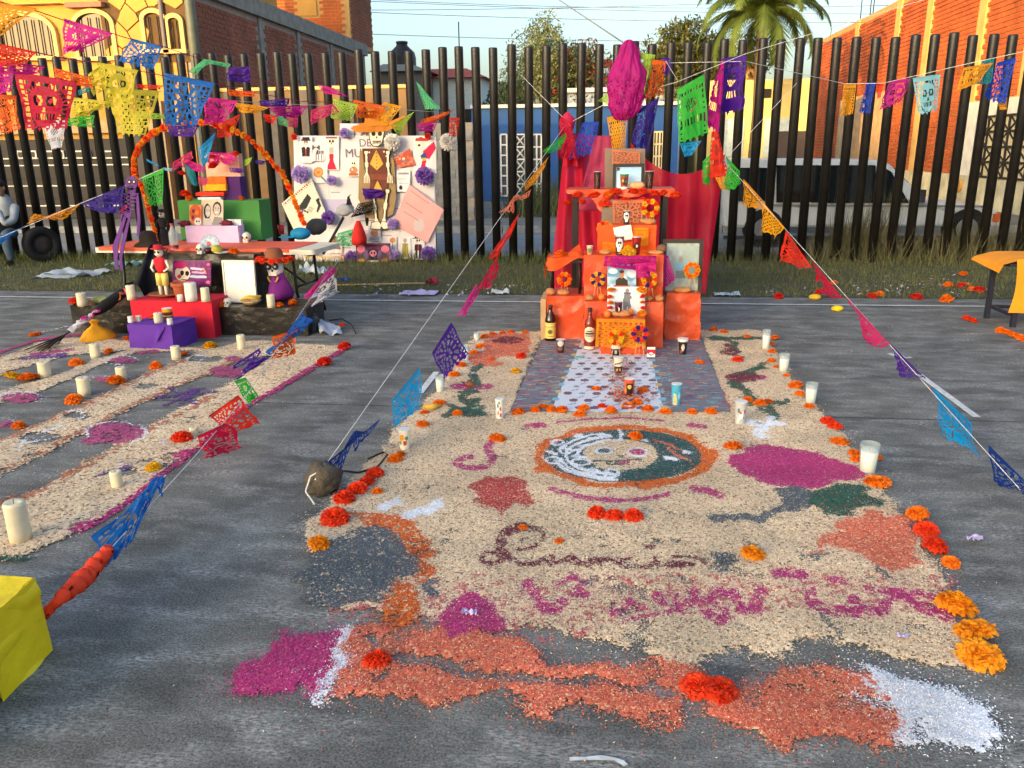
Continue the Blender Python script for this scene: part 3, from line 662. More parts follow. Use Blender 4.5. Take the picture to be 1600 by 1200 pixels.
tree('broadleaf_tree', 'dark leafy tree behind the green paper flag', 1068, 30, 5, [(1070, 62, .9, .8, 900), (1050, 95, 1.2, 1.1, 1700), (1092, 100, 1.3, 1.1, 1700), (1040, 130, 1.2, .9, 1000), (1120, 130, 1.4, .9, 1200), (1158, 95, 1.2, .9, 900)], [(56, 70, 40), (112, 116, 62)], size=.058)
tree('small_street_tree', 'small dark tree between the white house and feathery tree', 792, 38, 4, [(790, 160, 1.0, .7, 500), (800, 150, .9, .7, 400)], [(62, 76, 44), (90, 98, 58)], size=.1)
# palm
px_, yp = 1192, 27.0; c = Y(1192, 22, yp); palm = thing('palm_tree', 'tall sunlit date palm rising above the fence right of centre', 'palm tree', (c[0], yp, 0))
part('trunk', MB().tube([(0, 0, 0), (.05, 0, c[2]*.5), (0, 0, c[2]-.3), (0, 0, c[2]+.1)], [.2, .17, .16, .1], 10), mat('palm_bark', (104, 88, 64), .95, .3, 12, bump=.6), palm)
def frond(par, az, up, L, seed):
    R = random.Random(seed); pts = []; d = Vector((math.cos(az), math.sin(az), 0)); P = Vector((0, 0, c[2])); ang = up
    N = 14
    for k in range(N+1):
        pts.append(P.copy()); P = P+(d*math.cos(ang)+Vector((0, 0, 1))*math.sin(ang))*(L/N); ang -= (.10+.012*k)
    mb = MB(); mb.tube(pts, [.025*(1-k/(N+1)*.8) for k in range(N+1)], 5)
    side = Vector((-d.y, d.x, 0)); V = []
    for k in range(1, N*6):
        t = k/(N*6); i = int(t*N); f = t*N-i; p = pts[i]*(1-f)+pts[min(i+1, N)]*f; ax = (pts[min(i+1, N)]-pts[i]).normalized()
        l = L*.26*math.sin(math.pi*min(1, t*.9+.12))**.6
        for s in (-1, 1):
            dirv = (side*s*.8+ax*.7+Vector((0, 0, -.25-.35*R.random()))).normalized(); q = p+dirv*l*R.uniform(.8, 1.1); w = ax*.028
            V.append([p-w, p+w, q, q])
    vs = []; fs = []
    for q in V:
        o_ = len(vs); vs += q[:3]; fs.append((o_, o_+1, o_+2))
    mb.add(vs, fs); part('frond', mb, mat('palm_leaf', (92, 112, 44), .55, .35, 2, trans=.3), par)
for k in range(26): frond(palm, k*2.4, 1.25-.05*k+random.uniform(-.1, .1), random.uniform(2.2, 2.9), k)
# ================================================================== SAWDUST CARPETS
def wrap_stroke(pts, w):            # pixel polyline -> list of capsule tests (w in pixels, flattened vertically by perspective)
    return ('s', pts, w)
def in_stroke(X, Yp, pts, w):
    r = np.zeros(X.shape, bool); asp = np.clip((Yp-232)/760, .25, .9)      # ground circles look flattened by this factor
    for (x0, y0), (x1, y1) in zip(pts[:-1], pts[1:]):
        dx, dy = x1-x0, y1-y0; k = float(np.clip((((y0+y1)/2)-232)/760, .25, .9)); dy2 = dy/k
        t = np.clip(((X-x0)*dx+((Yp-y0)/k)*dy2)/(dx*dx+dy2*dy2+1e-9), 0, 1)
        r |= (X-x0-t*dx)**2+((Yp-y0-t*dy)/k)**2 < w*w
    return r
def shape_mask(sh, X, Yp):
    if sh[0] == 'p': return inpoly(X, Yp, sh[1])
    if sh[0] == 's': return in_stroke(X, Yp, sh[1], sh[2])
    if sh[0] == 'e': return ((X-sh[1])/sh[3])**2+((Yp-sh[2])/sh[4])**2 < 1
    if sh[0] == 'ring': q = ((X-sh[1])/sh[3])**2+((Yp-sh[2])/sh[4])**2; return (q < 1) & (((X-sh[1])/sh[5])**2+((Yp-sh[2])/sh[6])**2 > 1)
sawmat = paintmat('sawdust', .95, 0.0, .16)
ROUGH = {'magenta_patch', 'red_patch', 'coral_lozenge', 'green_leaves', 'slate_patch', 'white_patch', 'coral_border'}
FINE = {'maroon_writing', 'magenta_strokes', 'medallion_field', 'skull_face', 'skull_features', 'skull_flower_eye', 'white_lace', 'orange_streaks', 'magenta_writing', 'white_outline', 'magenta_petals', 'magenta_edge', 'purple_star'}
def carpet(layers, bounds, cell, ngrain, gsize, seed, z0=.004, hgt=.0075):
    """layers: (name, label, colours, density, shapes); name None = bare ground (erases what lies below)"""
    x0, x1, y0, y1 = bounds; nx, ny = int((x1-x0)/cell), int((y1-y0)/cell)
    def classify(x, y, warp, sd):
        X1 = None
        wx = x+warp*((vnoise(x/.09, y/.09, sd)-.5)*.055+(vnoise(x/.025, y/.025, sd+1)-.5)*.03); wy = y+warp*((vnoise(x/.09, y/.09, sd+2)-.5)*.055+(vnoise(x/.025, y/.025, sd+3)-.5)*.03)
        def pj(ax, ay): d = np.stack([ax, ay, np.zeros_like(ax)], -1)-CAM; z = d@_f; return 800+FPX*(d@_r)/z, 600-FPX*(d@_u)/z
        XA = pj(wx, wy); XB_ = pj(x+(wx-x)*.3, y+(wy-y)*.3); XC = pj(x+(wx-x)*1.25, y+(wy-y)*1.25)
        L = np.full(x.shape, -1); D = np.zeros(x.shape)
        for i, ly in enumerate(layers):
            m = np.zeros(x.shape, bool); X, Yp = XB_ if ly[0] in FINE else XC if ly[0] in ROUGH else XA
            for sh in ly[4]: m |= shape_mask(sh, X, Yp)
            if ly[3] < 1 and ly[0] is not None:            # thin scatter: only where the noise allows
                m &= (vnoise(x/.022, y/.022, sd+9+i)*.6+vnoise(x/.009, y/.009, sd+30+i)*.4) < ly[3]*.62+.1
            L[m] = i if ly[0] is not None else -1
        return L
    gx, gy = np.meshgrid(x0+(np.arange(nx)+.5)*cell, y0+(np.arange(ny)+.5)*cell); L = classify(gx, gy, 1.0, seed)
    wornout = (vnoise(gx/.16, gy/.12, seed+60)*.55+vnoise(gx/.04, gy/.04, seed+61)*.45); thin = .15+.10*np.clip((3.6-gy)/1.2, 0, 1); L[(wornout < thin)] = -1
    cov = (L >= 0).astype(float); R0 = np.random.default_rng(seed+3)
    for _ in range(6): c2 = np.pad(cov, 1, mode='edge'); cov = (c2[:-2, 1:-1]+c2[2:, 1:-1]+c2[1:-1, :-2]+c2[1:-1, 2:]+c2[1:-1, 1:-1])/5
    L[(cov < .25+.75*R0.random(cov.shape)**1.5) & (cov < .985)] = -1
    vx, vy = np.meshgrid(x0+np.arange(nx+1)*cell, y0+np.arange(ny+1)*cell)
    cp = np.pad(cov, 1, mode='edge'); cv = (cp[:-1, :-1]+cp[1:, :-1]+cp[:-1, 1:]+cp[1:, 1:])/4
    bump = (vnoise(vx/.12, vy/.12, seed+5)-.3)*.6+vnoise(vx/.035, vy/.035, seed+6)*.5+RNG.random(vx.shape)*.15
    vz = z0+hgt*np.clip(cv, 0, 1)**1.5*(.35+.9*bump)
    R = np.random.default_rng(seed)
    # grains
    px = R.uniform(x0, x1, ngrain); py = y0+(y1-y0)*R.random(ngrain)**1.35
    GL = classify(px, py, 1.25, seed)
    # far scatter: some grains thrown beyond the edges
    sg = R.choice([.006, .02, .05, .11], ngrain, p=[.45, .33, .17, .05]); k = GL >= 0; px = np.where(k, px+R.normal(0, 1, ngrain)*sg, px); py = np.where(k, py+R.normal(0, 1, ngrain)*sg, py)
    ix = np.clip(((px-x0)/cell).astype(int), 0, nx-1); iy = np.clip(((py-y0)/cell).astype(int), 0, ny-1)
    pz = vz[iy, ix]+.0015
    for i, ly in enumerate(layers):
        if ly[0] is None: continue
        m = L == i; jj, ii = np.nonzero(m); 
        if len(jj) == 0: continue
        q = np.stack([jj*(nx+1)+ii, jj*(nx+1)+ii+1, (jj+1)*(nx+1)+ii+1, (jj+1)*(nx+1)+ii], 1); used, inv = np.unique(q.ravel(), return_inverse=True)
        V = np.stack([vx.ravel()[used], vy.ravel()[used], vz.ravel()[used]], 1); F = inv.reshape(-1, 4)
        g = GL == i; gp = np.stack([px[g], py[g], pz[g]], 1); n = len(gp)
        s = gsize*R.uniform(.5, 1.3, (n, 1)); a = R.uniform(0, 2*np.pi, n); tl = R.normal(0, .22, (n, 2))
        ax = np.stack([np.cos(a), np.sin(a), tl[:, 0]], 1)*s; bx = np.stack([-np.sin(a), np.cos(a), tl[:, 1]], 1)*s*.45
        GV = np.stack([gp-ax-bx*.6, gp+ax*.8-bx, gp+ax+bx*.7, gp-ax*.7+bx], 1); GV[..., 2] = np.maximum(GV[..., 2], .0015)+.0008
        nV = len(V); AV = np.concatenate([V, GV.reshape(-1, 3)]); AF = np.concatenate([F, (np.arange(n*4).reshape(-1, 4)+nV)])
        me = bpy.data.meshes.new(ly[0]); me.vertices.add(len(AV)); me.vertices.foreach_set('co', AV.astype(np.float32).ravel()); me.loops.add(len(AF)*4); me.loops.foreach_set('vertex_index', AF.astype(np.int32).ravel())
        me.polygons.add(len(AF)); me.polygons.foreach_set('loop_start', np.arange(0, len(AF)*4, 4, dtype=np.int32)); me.materials.append(sawmat); me.update(calc_edges=True)
        C = np.array([lin(c) for c in ly[2]]); w = np.array([1.0]+[.13]*(len(C)-1)); w /= w.sum()
        cc = C[R.choice(len(C), len(AF), p=w)]*R.uniform(.86, 1.1, (len(AF), 1))
        nz = (.85+.3*vnoise(np.concatenate([gx[m], px[g]])/.2, np.concatenate([gy[m], py[g]])/.2, seed+40))[:, None]
        setcol(me, np.clip(cc*nz, 0, .95)); o = link(ly[0], me); props(o, ly[1], 'sawdust', kind='stuff')
SAND = [(226, 204, 170), (112, 92, 76), (206, 178, 142), (240, 224, 196), (164, 138, 110), (222, 192, 156)]
CORAL = [(214, 112, 84), (190, 92, 70), (232, 148, 118), (232, 196, 150), (170, 76, 60)]
MAG = [(180, 48, 114), (150, 36, 92), (196, 72, 132), (190, 110, 130)]
ORG = [(214, 104, 30), (190, 78, 20), (234, 140, 44), (150, 60, 30)]
SLATE = [(86, 96, 104), (70, 80, 90), (104, 112, 118), (160, 150, 132)]
WHT = [(226, 230, 236), (206, 212, 222), (240, 240, 240)]
TEAL = [(44, 84, 84), (34, 66, 68), (62, 104, 100), (90, 110, 104)]
GRN = [(34, 92, 76), (26, 72, 60), (52, 112, 92), (150, 70, 60)]
MAR = [(112, 46, 60), (92, 34, 48), (140, 70, 80)]
RED = [(178, 66, 66), (150, 50, 54), (206, 110, 96), (210, 170, 130)]
P = lambda *a: ('p', list(a)); S = lambda w, *a: ('s', list(a), w); El = lambda cx, cy, rx, ry: ('e', cx, cy, rx, ry)
def bez(pts, n=24):                   # smooth polyline through pixel points (Catmull-Rom)
    out = []; p = [pts[0]]+list(pts)+[pts[-1]]
    for i in range(1, len(p)-2):
        for k in range(n//4):
            t = k/(n//4); a, b, c, d = [np.array(p[i+j], float) for j in (-1, 0, 1, 2)]
            out.append(tuple(.5*((2*b)+(-a+c)*t+(2*a-5*b+4*c-d)*t*t+(-a+3*b-3*c+d)*t**3)))
    out.append(pts[-1]); return out
def arc(cx, cy, rx, ry, a0, a1, n=16): return [(cx+rx*math.cos(math.radians(a0+(a1-a0)*i/n)), cy-ry*math.sin(math.radians(a0+(a1-a0)*i/n))) for i in range(n+1)]
main_layers = [
 ('sand_carpet', 'large tan sawdust carpet spread before the orange altar', SAND, 1, [P((742, 519), (860, 519), (860, 530), (1090, 530), (1090, 517), (1192, 517), (1212, 545), (1242, 600), (1292, 655), (1352, 720), (1378, 760), (1412, 815), (1440, 850), (1466, 890), (1480, 930), (1520, 1000), (1548, 1055), (1490, 1048), (1420, 1036), (1350, 1012), (1250, 1035), (1150, 1024), (1060, 1038), (960, 1010), (870, 988), (800, 982), (700, 978), (640, 962), (600, 960), (480, 940), (500, 880), (478, 838), (474, 822), (500, 800), (560, 745), (604, 690), (640, 652), (690, 605), (716, 560))]),
 (None, '', [], 1, [P((800, 641), (1138, 641), (1096, 524), (848, 524))]),
 ('mixed_scatter', 'thin scatter of mixed pink and red sawdust over the sand', [(196, 110, 104), (176, 60, 110), (150, 110, 90)], .42, [P((500, 940), (640, 900), (700, 900), (860, 900), (1500, 900), (1480, 960), (1000, 960), (900, 1000), (560, 1000))]),
 ('orange_border', 'orange-red sawdust band along carpet left edge', ORG+[(176, 60, 50)], .9, [P((556, 800), (612, 806), (664, 838), (678, 880), (672, 918), (644, 914), (646, 872), (628, 846), (596, 832), (556, 818)), P((596, 925), (650, 915), (656, 972), (600, 985))]),
 ('slate_patch', 'dark slate sawdust patch on left side of the carpet', SLATE, 1, [P((462, 905), (505, 858), (540, 830), (588, 828), (628, 848), (648, 875), (640, 906), (600, 945), (540, 948), (470, 950)), P((660, 920), (688, 900), (692, 915), (668, 935)), S(9, (1120, 814), (1180, 812), (1246, 800)), P((1210, 770), (1250, 758), (1275, 775), (1262, 800), (1225, 806)), P((1122, 866), (1150, 874), (1148, 896), (1120, 895)), S(5, (1250, 872), (1290, 872)), S(5, (1372, 890), (1400, 905)), S(5, (1290, 960), (1305, 1000))]),
 ('slate_veil', 'tan grains scattered over the slate patch', SAND, .25, [P((462, 905), (505, 858), (540, 830), (588, 828), (648, 875), (640, 906), (600, 945), (540, 948), (470, 950))]),
 ('coral_border', 'coral sawdust band along near edge of the carpet', CORAL, 1, [P((496, 1096), (530, 1040), (556, 988), (640, 984), (700, 985), (760, 998), (810, 1000), (860, 1032), (900, 1040), (1000, 1032), (1080, 1034), (1090, 1070), (1150, 1078), (1200, 1056), (1280, 1042), (1345, 1052), (1372, 1086), (1352, 1106), (1388, 1116), (1392, 1166), (1330, 1158), (1260, 1140), (1232, 1164), (1160, 1150), (1090, 1118), (1062, 1146), (980, 1124), (906, 1098), (850, 1130), (822, 1096), (740, 1086), (700, 1100), (640, 1088), (580, 1092))]),
 (None, '', [], 1, [P((606, 1026), (645, 1020), (760, 1046), (900, 1060), (1064, 1082), (1050, 1091), (900, 1073), (740, 1060), (612, 1044)), P((1064, 1092), (1092, 1090), (1098, 1140), (1066, 1150)), P((862, 1008), (900, 992), (944, 1008), (930, 1032), (884, 1034)), P((1232, 1004), (1300, 1000), (1370, 1024), (1440, 1046), (1552, 1076), (1580, 1120), (1480, 1080), (1400, 1058), (1330, 1040), (1240, 1052)), P((564, 1054), (610, 1050), (590, 1064)), P((572, 1000), (590, 995), (592, 1012), (578, 1016)), P((985, 1010), (1010, 1012), (1002, 1026), (985, 1022)), P((1140, 1016), (1180, 1012), (1186, 1035), (1140, 1042)), El(1038, 1126, 14, 10), El(480, 1003, 9, 6)]),
 ('red_patch', 'dusty red sawdust lozenge left of the medallion', RED, 1, [P((738, 762), (765, 750), (800, 744), (834, 758), (830, 785), (806, 800), (786, 808), (762, 794), (744, 784))]),
 ('magenta_patch', 'magenta sawdust shapes across the tan carpet', MAG, 1, [P((346, 1078), (378, 1044), (410, 1020), (430, 984), (490, 988), (556, 982), (524, 1040), (482, 1096), (456, 1074), (410, 1084)), El(735, 963, 47, 31), P((1138, 724), (1160, 700), (1215, 696), (1262, 706), (1318, 722), (1350, 746), (1310, 756), (1260, 764), (1215, 760), (1165, 748)), ]), ('magenta_strokes', 'magenta sawdust curls and arcs round the medallion', MAG, .98, [S(6, *bez([(768, 692), (762, 704), (770, 718), (764, 730), (738, 734), (714, 726), (722, 719), (736, 716)])), S(5, *bez([(862, 766), (900, 778), (960, 784), (1020, 780), (1044, 774)])), S(2.6, *bez([(872, 662), (920, 658), (972, 655), (1036, 660)])), S(7, (826, 668), (848, 667)), S(6, (1076, 666), (1100, 670)), S(8, (1086, 766), (1106, 770), (1124, 777)), S(9, (735, 607), (712, 606)), S(9, (735, 607), (764, 606)), S(8, (738, 598), (736, 614)), S(8, (1140, 590), (1190, 592))]),
 ('magenta_writing', 'scattered magenta cursive lettering across carpet', MAG, .86, [S(9, *bez([(826, 915), (840, 936), (850, 955), (866, 955), (880, 945)])), S(6, *bez([(874, 912), (900, 905), (912, 915), (892, 930), (916, 932)])), S(7, (955, 960), (985, 955), (1002, 950), (985, 940)), S(4, *bez([(976, 974), (1020, 965), (1060, 950), (1090, 935)])), S(6, *arc(1068, 946, 12, 12, 0, 360)), S(8, *bez([(1024, 935), (1036, 942)])), S(11, *bez([(1084, 932), (1100, 948), (1112, 940), (1126, 930)])), S(13, (1108, 960), (1132, 972), (1130, 962)), S(9, (1146, 930), (1160, 955), (1176, 948), (1190, 930), (1180, 955)), S(9, *bez([(1210, 898), (1245, 900), (1262, 918), (1270, 945), (1300, 958), (1340, 962)])), S(6, (1300, 910), (1320, 912)), S(9, *bez([(1332, 940), (1345, 955), (1372, 958), (1390, 940), (1402, 935)])), S(11, (1382, 955), (1386, 945)), S(10, *bez([(1420, 935), (1440, 952), (1470, 962), (1486, 968)])), S(5, (1355, 925), (1420, 925), (1460, 935))]),
 ('maroon_writing', 'dark maroon cursive lettering on carpet below the medallion', MAR, .97, [S(9, *bez([(792, 872), (782, 860), (786, 842), (798, 832), (816, 826)])), S(3.4, *bez([(816, 826), (836, 828), (849, 838), (846, 850), (830, 858), (806, 862)])), S(4, *bez([(780, 868), (762, 868), (750, 874), (766, 884), (784, 880), (800, 876), (814, 887), (836, 884), (848, 876), (860, 884)])), S(3.6, *bez([(862, 872), (868, 882), (884, 876), (892, 872), (904, 882), (918, 887), (932, 876), (938, 886), (950, 876), (966, 884)])), S(6, (886, 878), (904, 884)), S(5, (926, 880), (950, 878)), S(3, *bez([(986, 874), (972, 878), (974, 888), (1000, 890), (1020, 886), (1024, 874), (1026, 884)])), S(3, *bez([(1048, 872), (1066, 872), (1088, 874), (1102, 884)])), S(7, (1044, 886), (1062, 884)), S(3, (1034, 888), (1080, 884)), S(4, (1010, 858), (1020, 857))]),
 ('coral_lozenge', 'coral sawdust lozenge at right side of the carpet', CORAL, 1, [P((1276, 852), (1320, 812), (1360, 806), (1418, 806), (1432, 850), (1442, 884), (1404, 898), (1366, 880), (1330, 866)), P((762, 524), (832, 522), (826, 560), (750, 556)), S(4, (1094, 555), (1140, 640)), S(6, (1268, 866), (1290, 850)), P((720, 556), (780, 552), (782, 572), (740, 574))]),
 ('green_leaves', 'dark green sawdust leaves and stems on both carpet sides', GRN, 1, [S(8, *bez([(752, 572), (736, 585), (746, 600), (726, 624), (744, 632), (728, 640)])), S(9, *bez([(690, 652), (716, 642), (742, 648), (756, 640)])), S(7, (704, 636), (724, 648)), El(1314, 783, 55, 23), S(8, *bez([(1112, 530), (1138, 532), (1150, 552)])), S(6, (1142, 530), (1190, 530)), S(8, *bez([(1200, 570), (1168, 584), (1150, 588)])), S(8, *bez([(1150, 600), (1164, 618), (1180, 634)])), S(7, (1184, 632), (1230, 630)), S(8, (1196, 640), (1206, 655))]),
 ('maroon_flowers', 'maroon sawdust flower shapes beside the patterned mat', MAR, .9, [El(794, 533, 26, 6), El(1160, 592, 26, 8), S(6, (1134, 540), (1150, 560)), P((1124, 545), (1140, 540), (1160, 560), (1130, 556)), S(7, (736, 606), (730, 600))]),
 ('orange_ring', 'ring of orange sawdust round the medallion', ORG, 1, [('ring', 975, 716, 141, 49, 122, 41), ('e', 850, 735, 14, 6), ('e', 1098, 728, 14, 6), ('e', 1010, 760, 40, 6), ('e', 900, 748, 22, 6)]),
 ('medallion_field', 'dark teal round medallion of sawdust with skull face', TEAL, 1, [El(974, 715, 123, 41)]),
 ('skull_face', 'tan sawdust skull face inside the medallion', SAND, 1, [El(970, 712, 58, 23), P((925, 718), (1018, 716), (1010, 734), (960, 738), (930, 734))]),
 (None, '', [], 1, [El(943, 707, 10, 5), El(994, 708, 10, 4.5), El(969, 713, 5, 2.5)]),
 ('skull_features', 'teal eyes and mouth marks of the sawdust skull', TEAL, .9, [El(943, 707, 9, 4), S(2.2, (925, 722), (960, 724), (1000, 720)), S(2.4, (950, 728), (980, 727))]),
 ('skull_flower_eye', 'magenta flower eye and lips on the sawdust skull', MAG, 1, [('ring', 996, 709, 12, 5, 4, 1.6), S(3, (970, 726), (982, 724)), El(995, 709, 4, 2)]),
 ('white_lace', 'white sawdust lace and curls inside the medallion', WHT, 1, [S(2.8, *arc(968, 714, 84, 30, 100, 265)), S(3.2, *arc(968, 716, 102, 36, 190, 268)), S(2.4, *arc(968, 716, 93, 33, 185, 262)), S(2.6, (880, 702), (884, 700)), S(2.6, (918, 690), (924, 688)), S(2.4, *arc(884, 708, 9, 4, 0, 360)), S(2.4, *arc(925, 740, 9, 4, 0, 360)), S(2, (905, 700), (925, 694), (950, 690)), S(2.6, (985, 682), (990, 681)), S(2.6, (1004, 690), (1010, 691)), S(3.4, *arc(968, 714, 66, 25, 105, 178)), S(2.6, *arc(968, 714, 96, 35, 105, 165)), S(2.2, *arc(907, 724, 13, 5, 0, 360)), S(2.2, *arc(864, 722, 10, 5, 0, 360)), S(2.2, *arc(870, 694, 8, 4, 0, 360)), S(4, (900, 684), (908, 683)), S(4, (936, 682), (950, 683)), S(2.4, (968, 674), (972, 690)), S(3.4, (960, 690), (968, 690)), S(2.4, (892, 708), (912, 702)), S(2.4, (896, 716), (915, 716)), S(2.4, *arc(955, 742, 10, 6, 0, 360)), S(4.5, (1042, 718), (1056, 720)), S(4, (1068, 708), (1076, 709)), S(3, (855, 708), (868, 712)), ('ring', 943, 707, 14, 6.5, 9, 4), ('ring', 996, 709, 17, 7.5, 13, 5.5), ]),
 ('white_patch', 'white sawdust corner, strokes and cross on the carpet', WHT, 1, [S(6, (1166, 662), (1222, 664)), S(6, (1200, 654), (1190, 680)), S(9, (604, 794), (622, 784)), S(9, (636, 810), (686, 790)), S(8, (553, 988), (530, 1030), (500, 1068), (482, 1096)),
   P((1308, 1052), (1350, 1062), (1340, 1036), (1450, 1070), (1540, 1104), (1576, 1150), (1548, 1172), (1470, 1164), (1392, 1166), (1388, 1114), (1354, 1108), (1374, 1086))]),
 ('orange_streaks', 'orange sawdust streaks in the medallion right half', CORAL, .9, [S(2.6, *bez([(1022, 690), (1045, 698), (1062, 706)])), S(2.2, *bez([(1040, 700), (1058, 714), (1080, 722)]))]),
]
carpet(main_layers, (-1.85, 1.95, 1.95, 7.85), .0095, 900000, .0034, 5)
# ---- left carpet: sand strips with chalk-outlined shapes between them
def strip(a, b, w0, w1): return P((a[0]-w0*.6, a[1]-w0*.35), (a[0]+w0*.6, a[1]+w0*.35), (b[0]+w1*.6, b[1]+w1*.35), (b[0]-w1*.6, b[1]-w1*.35))
left_layers = [
 ('sand_strip', 'tan sand strips with drawings before the left altar', SAND, 1, [
   P((-60, 585), (60, 536), (140, 526), (205, 533), (320, 546), (400, 532), (545, 543), (525, 556), (440, 605), (380, 640), (310, 700), (240, 752), (170, 806), (112, 840), (40, 870), (-60, 885))]),
 (None, '', [], 1, [P((-60, 607), (40, 574), (110, 556), (196, 549), (150, 562), (80, 590), (0, 612), (-60, 640)), P((-60, 667), (0, 632), (90, 602), (150, 574), (215, 551), (305, 549), (300, 557), (240, 579), (170, 613), (90, 650), (0, 688), (-60, 715)),
   P((-60, 800), (0, 746), (90, 703), (190, 646), (280, 605), (380, 562), (424, 556), (402, 576), (330, 613), (250, 656), (150, 713), (60, 766), (0, 796), (-60, 830)), El(64, 686, 34, 9), El(122, 652, 20, 6), El(322, 562, 26, 5), El(230, 604, 16, 3), El(190, 738, 24, 5)]),
 ('brown_edging', 'reddish brown sawdust edging on the left sand strips', [(176, 112, 84), (150, 90, 66), (196, 140, 104)], .75, [S(6, (0, 802), (60, 772), (150, 720), (250, 664), (330, 622)), S(5, (0, 738), (100, 692), (190, 641), (280, 601), (390, 557)), S(5, (0, 690), (90, 653), (170, 617), (240, 583), (300, 560)), S(5, (-10, 800), (60, 772), (-20, 790))]),
 ('magenta_edge', 'thin magenta sawdust line along right edge of left carpet', MAG, .95, [S(5, *bez([(535, 548), (490, 575), (440, 605), (380, 640), (310, 700), (240, 752), (170, 806), (112, 832)])), S(4, *bez([(130, 524), (70, 530), (20, 545), (-30, 562)])), P((112, 826), (140, 812), (150, 824), (124, 836)), S(6, (275, 714), (300, 706))]),
 ('magenta_petals', 'magenta chalk-outlined petals between sand strips', [(168, 74, 118), (150, 56, 100), (190, 100, 140)], .96, [El(182, 678, 44, 16), P((124, 690), (150, 678), (170, 690), (140, 698)), El(32, 623, 30, 8), El(10, 664, 14, 5), El(192, 564, 20, 4.5), El(160, 594, 15, 4), El(355, 582, 28, 9), El(365, 562, 14, 4), S(5, (215, 552), (245, 550)), S(6, (50, 556), (110, 548))]),
 ('purple_star', 'purple sawdust star flower between the sand strips', [(88, 62, 128), (70, 48, 108), (150, 60, 130)], .95, [S(4, (245, 622), (335, 614)), S(4, (265, 608), (305, 632)), S(4, (300, 606), (280, 634)), S(4, (258, 634), (318, 606)), El(288, 620, 14, 6), S(7, (35, 562), (100, 556)), S(4, (190, 735), (206, 730)), S(3, (150, 746), (166, 742))]),
 ('white_outline', 'white chalk outlines on the dark concrete at left', WHT, .97, [S(1.5, *arc(182, 678, 47, 18, -60, 200)), S(1.5, *arc(32, 623, 33, 10, -40, 170)), S(1.3, *arc(192, 564, 24, 6.5, 0, 300)), S(1.3, *arc(158, 594, 18, 6, 20, 200)), S(2.2, *bez([(30, 704), (36, 690), (60, 680), (96, 668)])), S(1.6, (40, 694), (90, 684)), S(1.6, *arc(115, 650, 18, 6, -80, 120)), S(1.5, (0, 617), (24, 617)), S(1.5, *arc(8, 660, 14, 6, 0, 120)), S(1.6, (62, 521), (108, 510)), S(1.2, *arc(310, 562, 18, 5, 0, 300))]),
 ('green_tuft', 'dark green sawdust patch beside the yellow draped box', GRN, 1, [P((-40, 872), (10, 868), (40, 876), (20, 888), (-40, 900))]),
]
carpet(left_layers, (-6.6, -1.95, 2.9, 7.9), .014, 360000, .0042, 17)
# ================================================================== SHARED BUILDERS
def flower_mesh(seed, n=190, flat=.8):
    R = random.Random(seed); mb = MB(); mb.ball((0, 0, .28), (.72, .72, .46*flat), 10, 6, .15, seed)
    for k in range(n):
        t = (k+.5)/n; th = math.acos(1-t*1.12); ph = k*2.39996+R.uniform(-.2, .2); d = Vector((math.sin(th)*math.cos(ph), math.sin(th)*math.sin(ph), math.cos(th)*flat))
        s = Vector((-math.sin(ph), math.cos(ph), 0)); up = d.cross(s); s = (s*math.cos(R.uniform(-.7, .7))+up*math.sin(R.uniform(-.7, .7))).normalized()
        o = Vector((0, 0, .26)); w = R.uniform(.085, .14); L = R.uniform(.9, 1.06)
        a, b, c = o+d*.45, o+d*.8*L+Vector((0, 0, .03)), o+d*L+up*R.uniform(-.12, .12)-Vector((0, 0, .04))
        q = [a-s*w*.5, a+s*w*.5, b+s*w+d*R.uniform(-.05, .05), b-s*w, c+s*w*.7, c-s*w*.7]
        q = [Vector((p.x, p.y, max(p.z, .0))) for p in q]
        mb.add(q, [(0, 1, 2, 3), (3, 2, 4, 5)], False)
    return mb
FM = {}
FCOL = {'orange': (246, 128, 12), 'red-orange': (238, 66, 18), 'yellow': (244, 192, 30), 'red': (222, 44, 24), 'amber': (248, 158, 16), 'purple': (84, 40, 130), 'lilac': (176, 150, 214), 'white': (232, 228, 222), 'violet': (128, 88, 178)}
def fmat(c): return mat('crepe_'+c, FCOL[c], .8, .22, 4, trans=.25)
def flower(px, py, rpx, col, label, z=0.0, group=None, flat=.8, P0=None, sq=None):
    k = (random.randrange(4), col, flat)
    if k not in FM: FM[k] = flower_mesh(k[0]*7+3, 190, flat).mesh('marigold', fmat(col))
    p = G(px, py, z) if P0 is None else v3(P0); r = rpx*np.linalg.norm(p-CAM)/FPX
    if P0 is None: d = p[:2]/np.linalg.norm(p[:2]); p = p+np.array([d[0], d[1], 0])*r*.55
    o = link('paper_marigold', FM[k], None, p, (random.uniform(-.3, .3), random.uniform(-.3, .3), random.uniform(0, 6)), (r*(sq or random.uniform(.86, 1.16)), r*random.uniform(.9, 1.1), r*random.uniform(.8, 1.1)))
    return props(o, label, 'paper flower', group)
def flower_row(lst, phrase, group=None, z=0.0):
    """lst: (px, py, r, colour); labels count from the left (or as given by phrase)"""
    n = len(lst)
    for i, q in enumerate(lst):
        flower(q[0], q[1], q[2], q[3], f'{q[3]} paper marigold, {ORD[i]} {phrase}' if n > 1 else f'{q[3]} paper marigold {phrase}', z, group, q[4] if len(q) > 4 else .8)
wax = mat('candle_wax', (232, 222, 190), .5, .1, 12, trans=.15); wickm = mat('wick_black', (30, 26, 22), .9)
